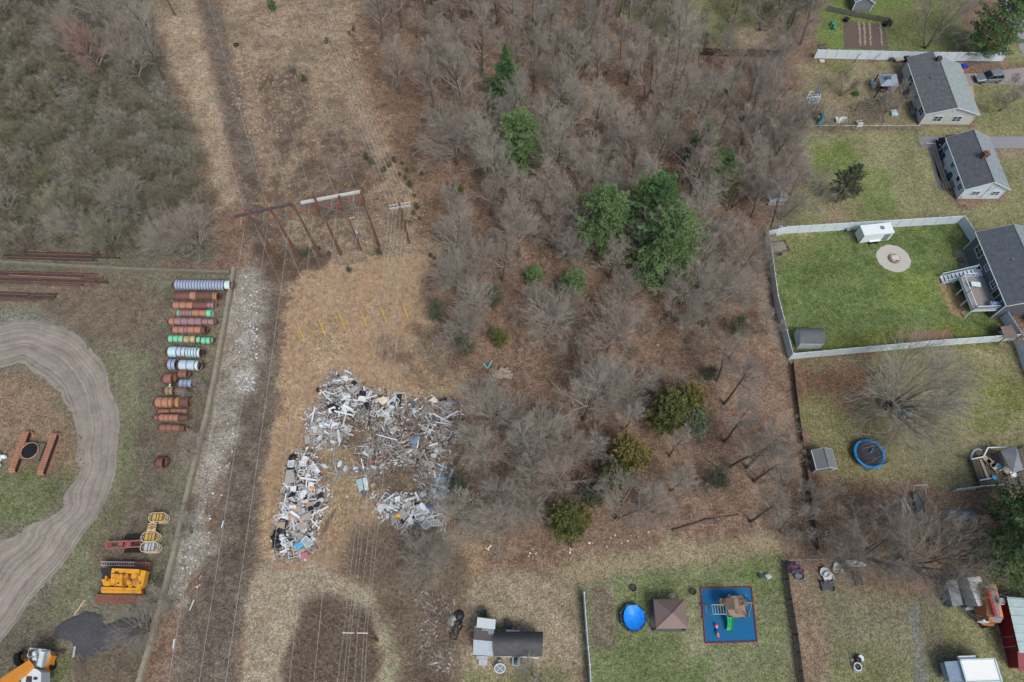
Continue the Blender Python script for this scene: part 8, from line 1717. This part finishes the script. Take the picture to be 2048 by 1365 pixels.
# junk row
JR = [(1578,1135,.7,.5,.5,(92,126,150),'blue plastic crate in the corner of the junk row','crate'),(1590,1138,.9,.6,.6,(84,60,84),'purple heap of bags in the corner of the junk row','bags'),(1592,1145,.8,.5,.6,(86,92,98),'grey cabinet below the purple bags','cabinet'),(1597,1152,.9,.5,.5,(112,118,124),'grey tub with a white lid in the junk row','tub'),
      (1648,1146,.9,.7,.4,(200,208,208),'white basin in the junk row','basin'),(1655,1156,1.0,.8,.5,(206,212,212),'round white shells heap in the junk row','basin'),(1672,1133,.6,.5,.4,(196,210,208),'pale green-white pot in the junk row','pot'),(1669,1140,.5,.4,.35,(190,184,164),'cream pot in the junk row','pot'),
      (1708,1126,1.5,.4,.3,(204,212,208),'upper long white sheet in the junk row','sheet'),(1711,1131,1.5,.3,.25,(210,216,212),'lower long white sheet in the junk row','sheet'),(1653,1172,1.3,.9,.5,(76,80,82),'dark grey trailer bed below the white shells','trailer bed'),(1714,1160,.7,1.0,.8,(54,58,62),'dark mower shape below the long white sheets','mower'),
      (1800,1122,.6,.6,.5,(206,196,184),'cream box at the right of the junk row','box'),(1823,1105,.5,.5,.4,(120,150,184),'light blue box among the branches','box'),(1778,1138,.6,.4,.4,(140,170,190),'pale blue crate under the branches','crate'),(1740,1122,.8,.5,.4,(64,96,78),'dark green box in the junk row','box'),(1685,1142,.5,.5,.4,(180,184,180),'pale grey round pot right of the white basin','pot')]
for i, (x, y, w_, d_, h_, cc, lab, cat) in enumerate(JR):
    w_, d_, h_ = w_ * .68, d_ * .68, h_ * .75
    c = at(x, y); b = MB(); m = mat('junk_%s_paint' % lab.split()[0] + ['', '_b', '_c'][i % 3], cc, .6, c2=[q * .85 for q in cc], scale=2)
    if cat in ('basin', 'pot', 'tub'): b.cyl((c.x, c.y, 0), (c.x, c.y, h_), w_ * .7, w_ * .9, 14, False); b.torus((c.x, c.y, h_), w_ * .9, .06, 18, 5); b.sheet([(c.x + w_ * .8 * math.cos(k * PI / 8), c.y + w_ * .8 * math.sin(k * PI / 8)) for k in range(16)], h_ * .5)
    elif cat == 'bags':
        for k in range(5): b.blob((c.x + (k % 3 - 1) * .5, c.y + (k // 3 - .5) * .5, .3), (.45, .4, .35), k, .3)
    elif cat == 'sheet': b = piece_sheet(w_ * 2, d_ * 2, i); b.v = [(p[0] + c.x, p[1] + c.y, p[2] + .35) for p in b.v]
    elif cat in ('mower', 'trailer bed'):
        b.box((c.x, c.y, h_ * .6), (w_ * 1.6, d_ * 1.6, h_ * .35), rz=.1); b.box((c.x, c.y + d_ * .5, h_), (w_ * 1.1, d_ * .5, h_ * .4), rz=.1)
        for sx in (-1, 1):
            for sy in (-1, 1): b.cyl((c.x + sx * w_ * .8 - .06, c.y + sy * d_ * .6, .25), (c.x + sx * w_ * .8 + .06, c.y + sy * d_ * .6, .25), .25, n=12)
    else: b.box((c.x, c.y, h_ / 2), (w_, d_, h_), rz=.3 * i); b.box((c.x, c.y, h_ + .02), (w_ * 1.06, d_ * 1.06, .05), rz=.3 * i)
    tag(b.build(cat.replace(' ', '_'), m), lab, cat)
c = at(1805,826); b = MB(); b.blob((c.x, c.y, .4), (1.2, .8, .5), 2, .3); b.blob((c.x + .8, c.y + .5, .3), (.6, .6, .4), 3, .3); tag(b.build('covered_heap', mat('grey_green_tarp', (100,112,112), .6, c2=(130,140,140), scale=2)), 'grey-green covered heap under the wide spreading tree', 'heap')
c = at(1790,822); b = MB(); b.torus((c.x, c.y, .5), .7, .05, 20, 5); post4(b, c, .45, .45, .5, .03); b.sheet([(c.x + .68 * math.cos(k * PI / 10), c.y + .68 * math.sin(k * PI / 10)) for k in range(20)], .48); tag(b.build('small_trampoline', mat('dark_green_trampoline', (84,104,96), .7)), 'small round green trampoline beside the covered heap', 'trampoline')
c = at(1920,1045); b = MB(); b.blob((c.x, c.y + .8, .3), (2.2, .7, .35), 2, .12, 14, 7); tag(b.build('covered_boat', mat('slate_boat_cover', (110,122,132), .6), smooth=True), 'slate covered boat half under the big pine at the right', 'boat')
c = at(1082,19); t = thing('dumped_appliance', 'pale dumped appliance at the top centre of the wood', 'appliance', c); b = MB(); b.box((c.x, c.y, .4), (1.5, .7, .7), rz=.15); b.build('cabinet', SGR, t); b = MB(); b.box((c.x, c.y, .78), (1.4, .3, .06), rz=.15); b.build('lid', SW, t)
print('objects', len(bpy.data.objects), 'faces', sum(len(m.polygons) for m in bpy.data.meshes))
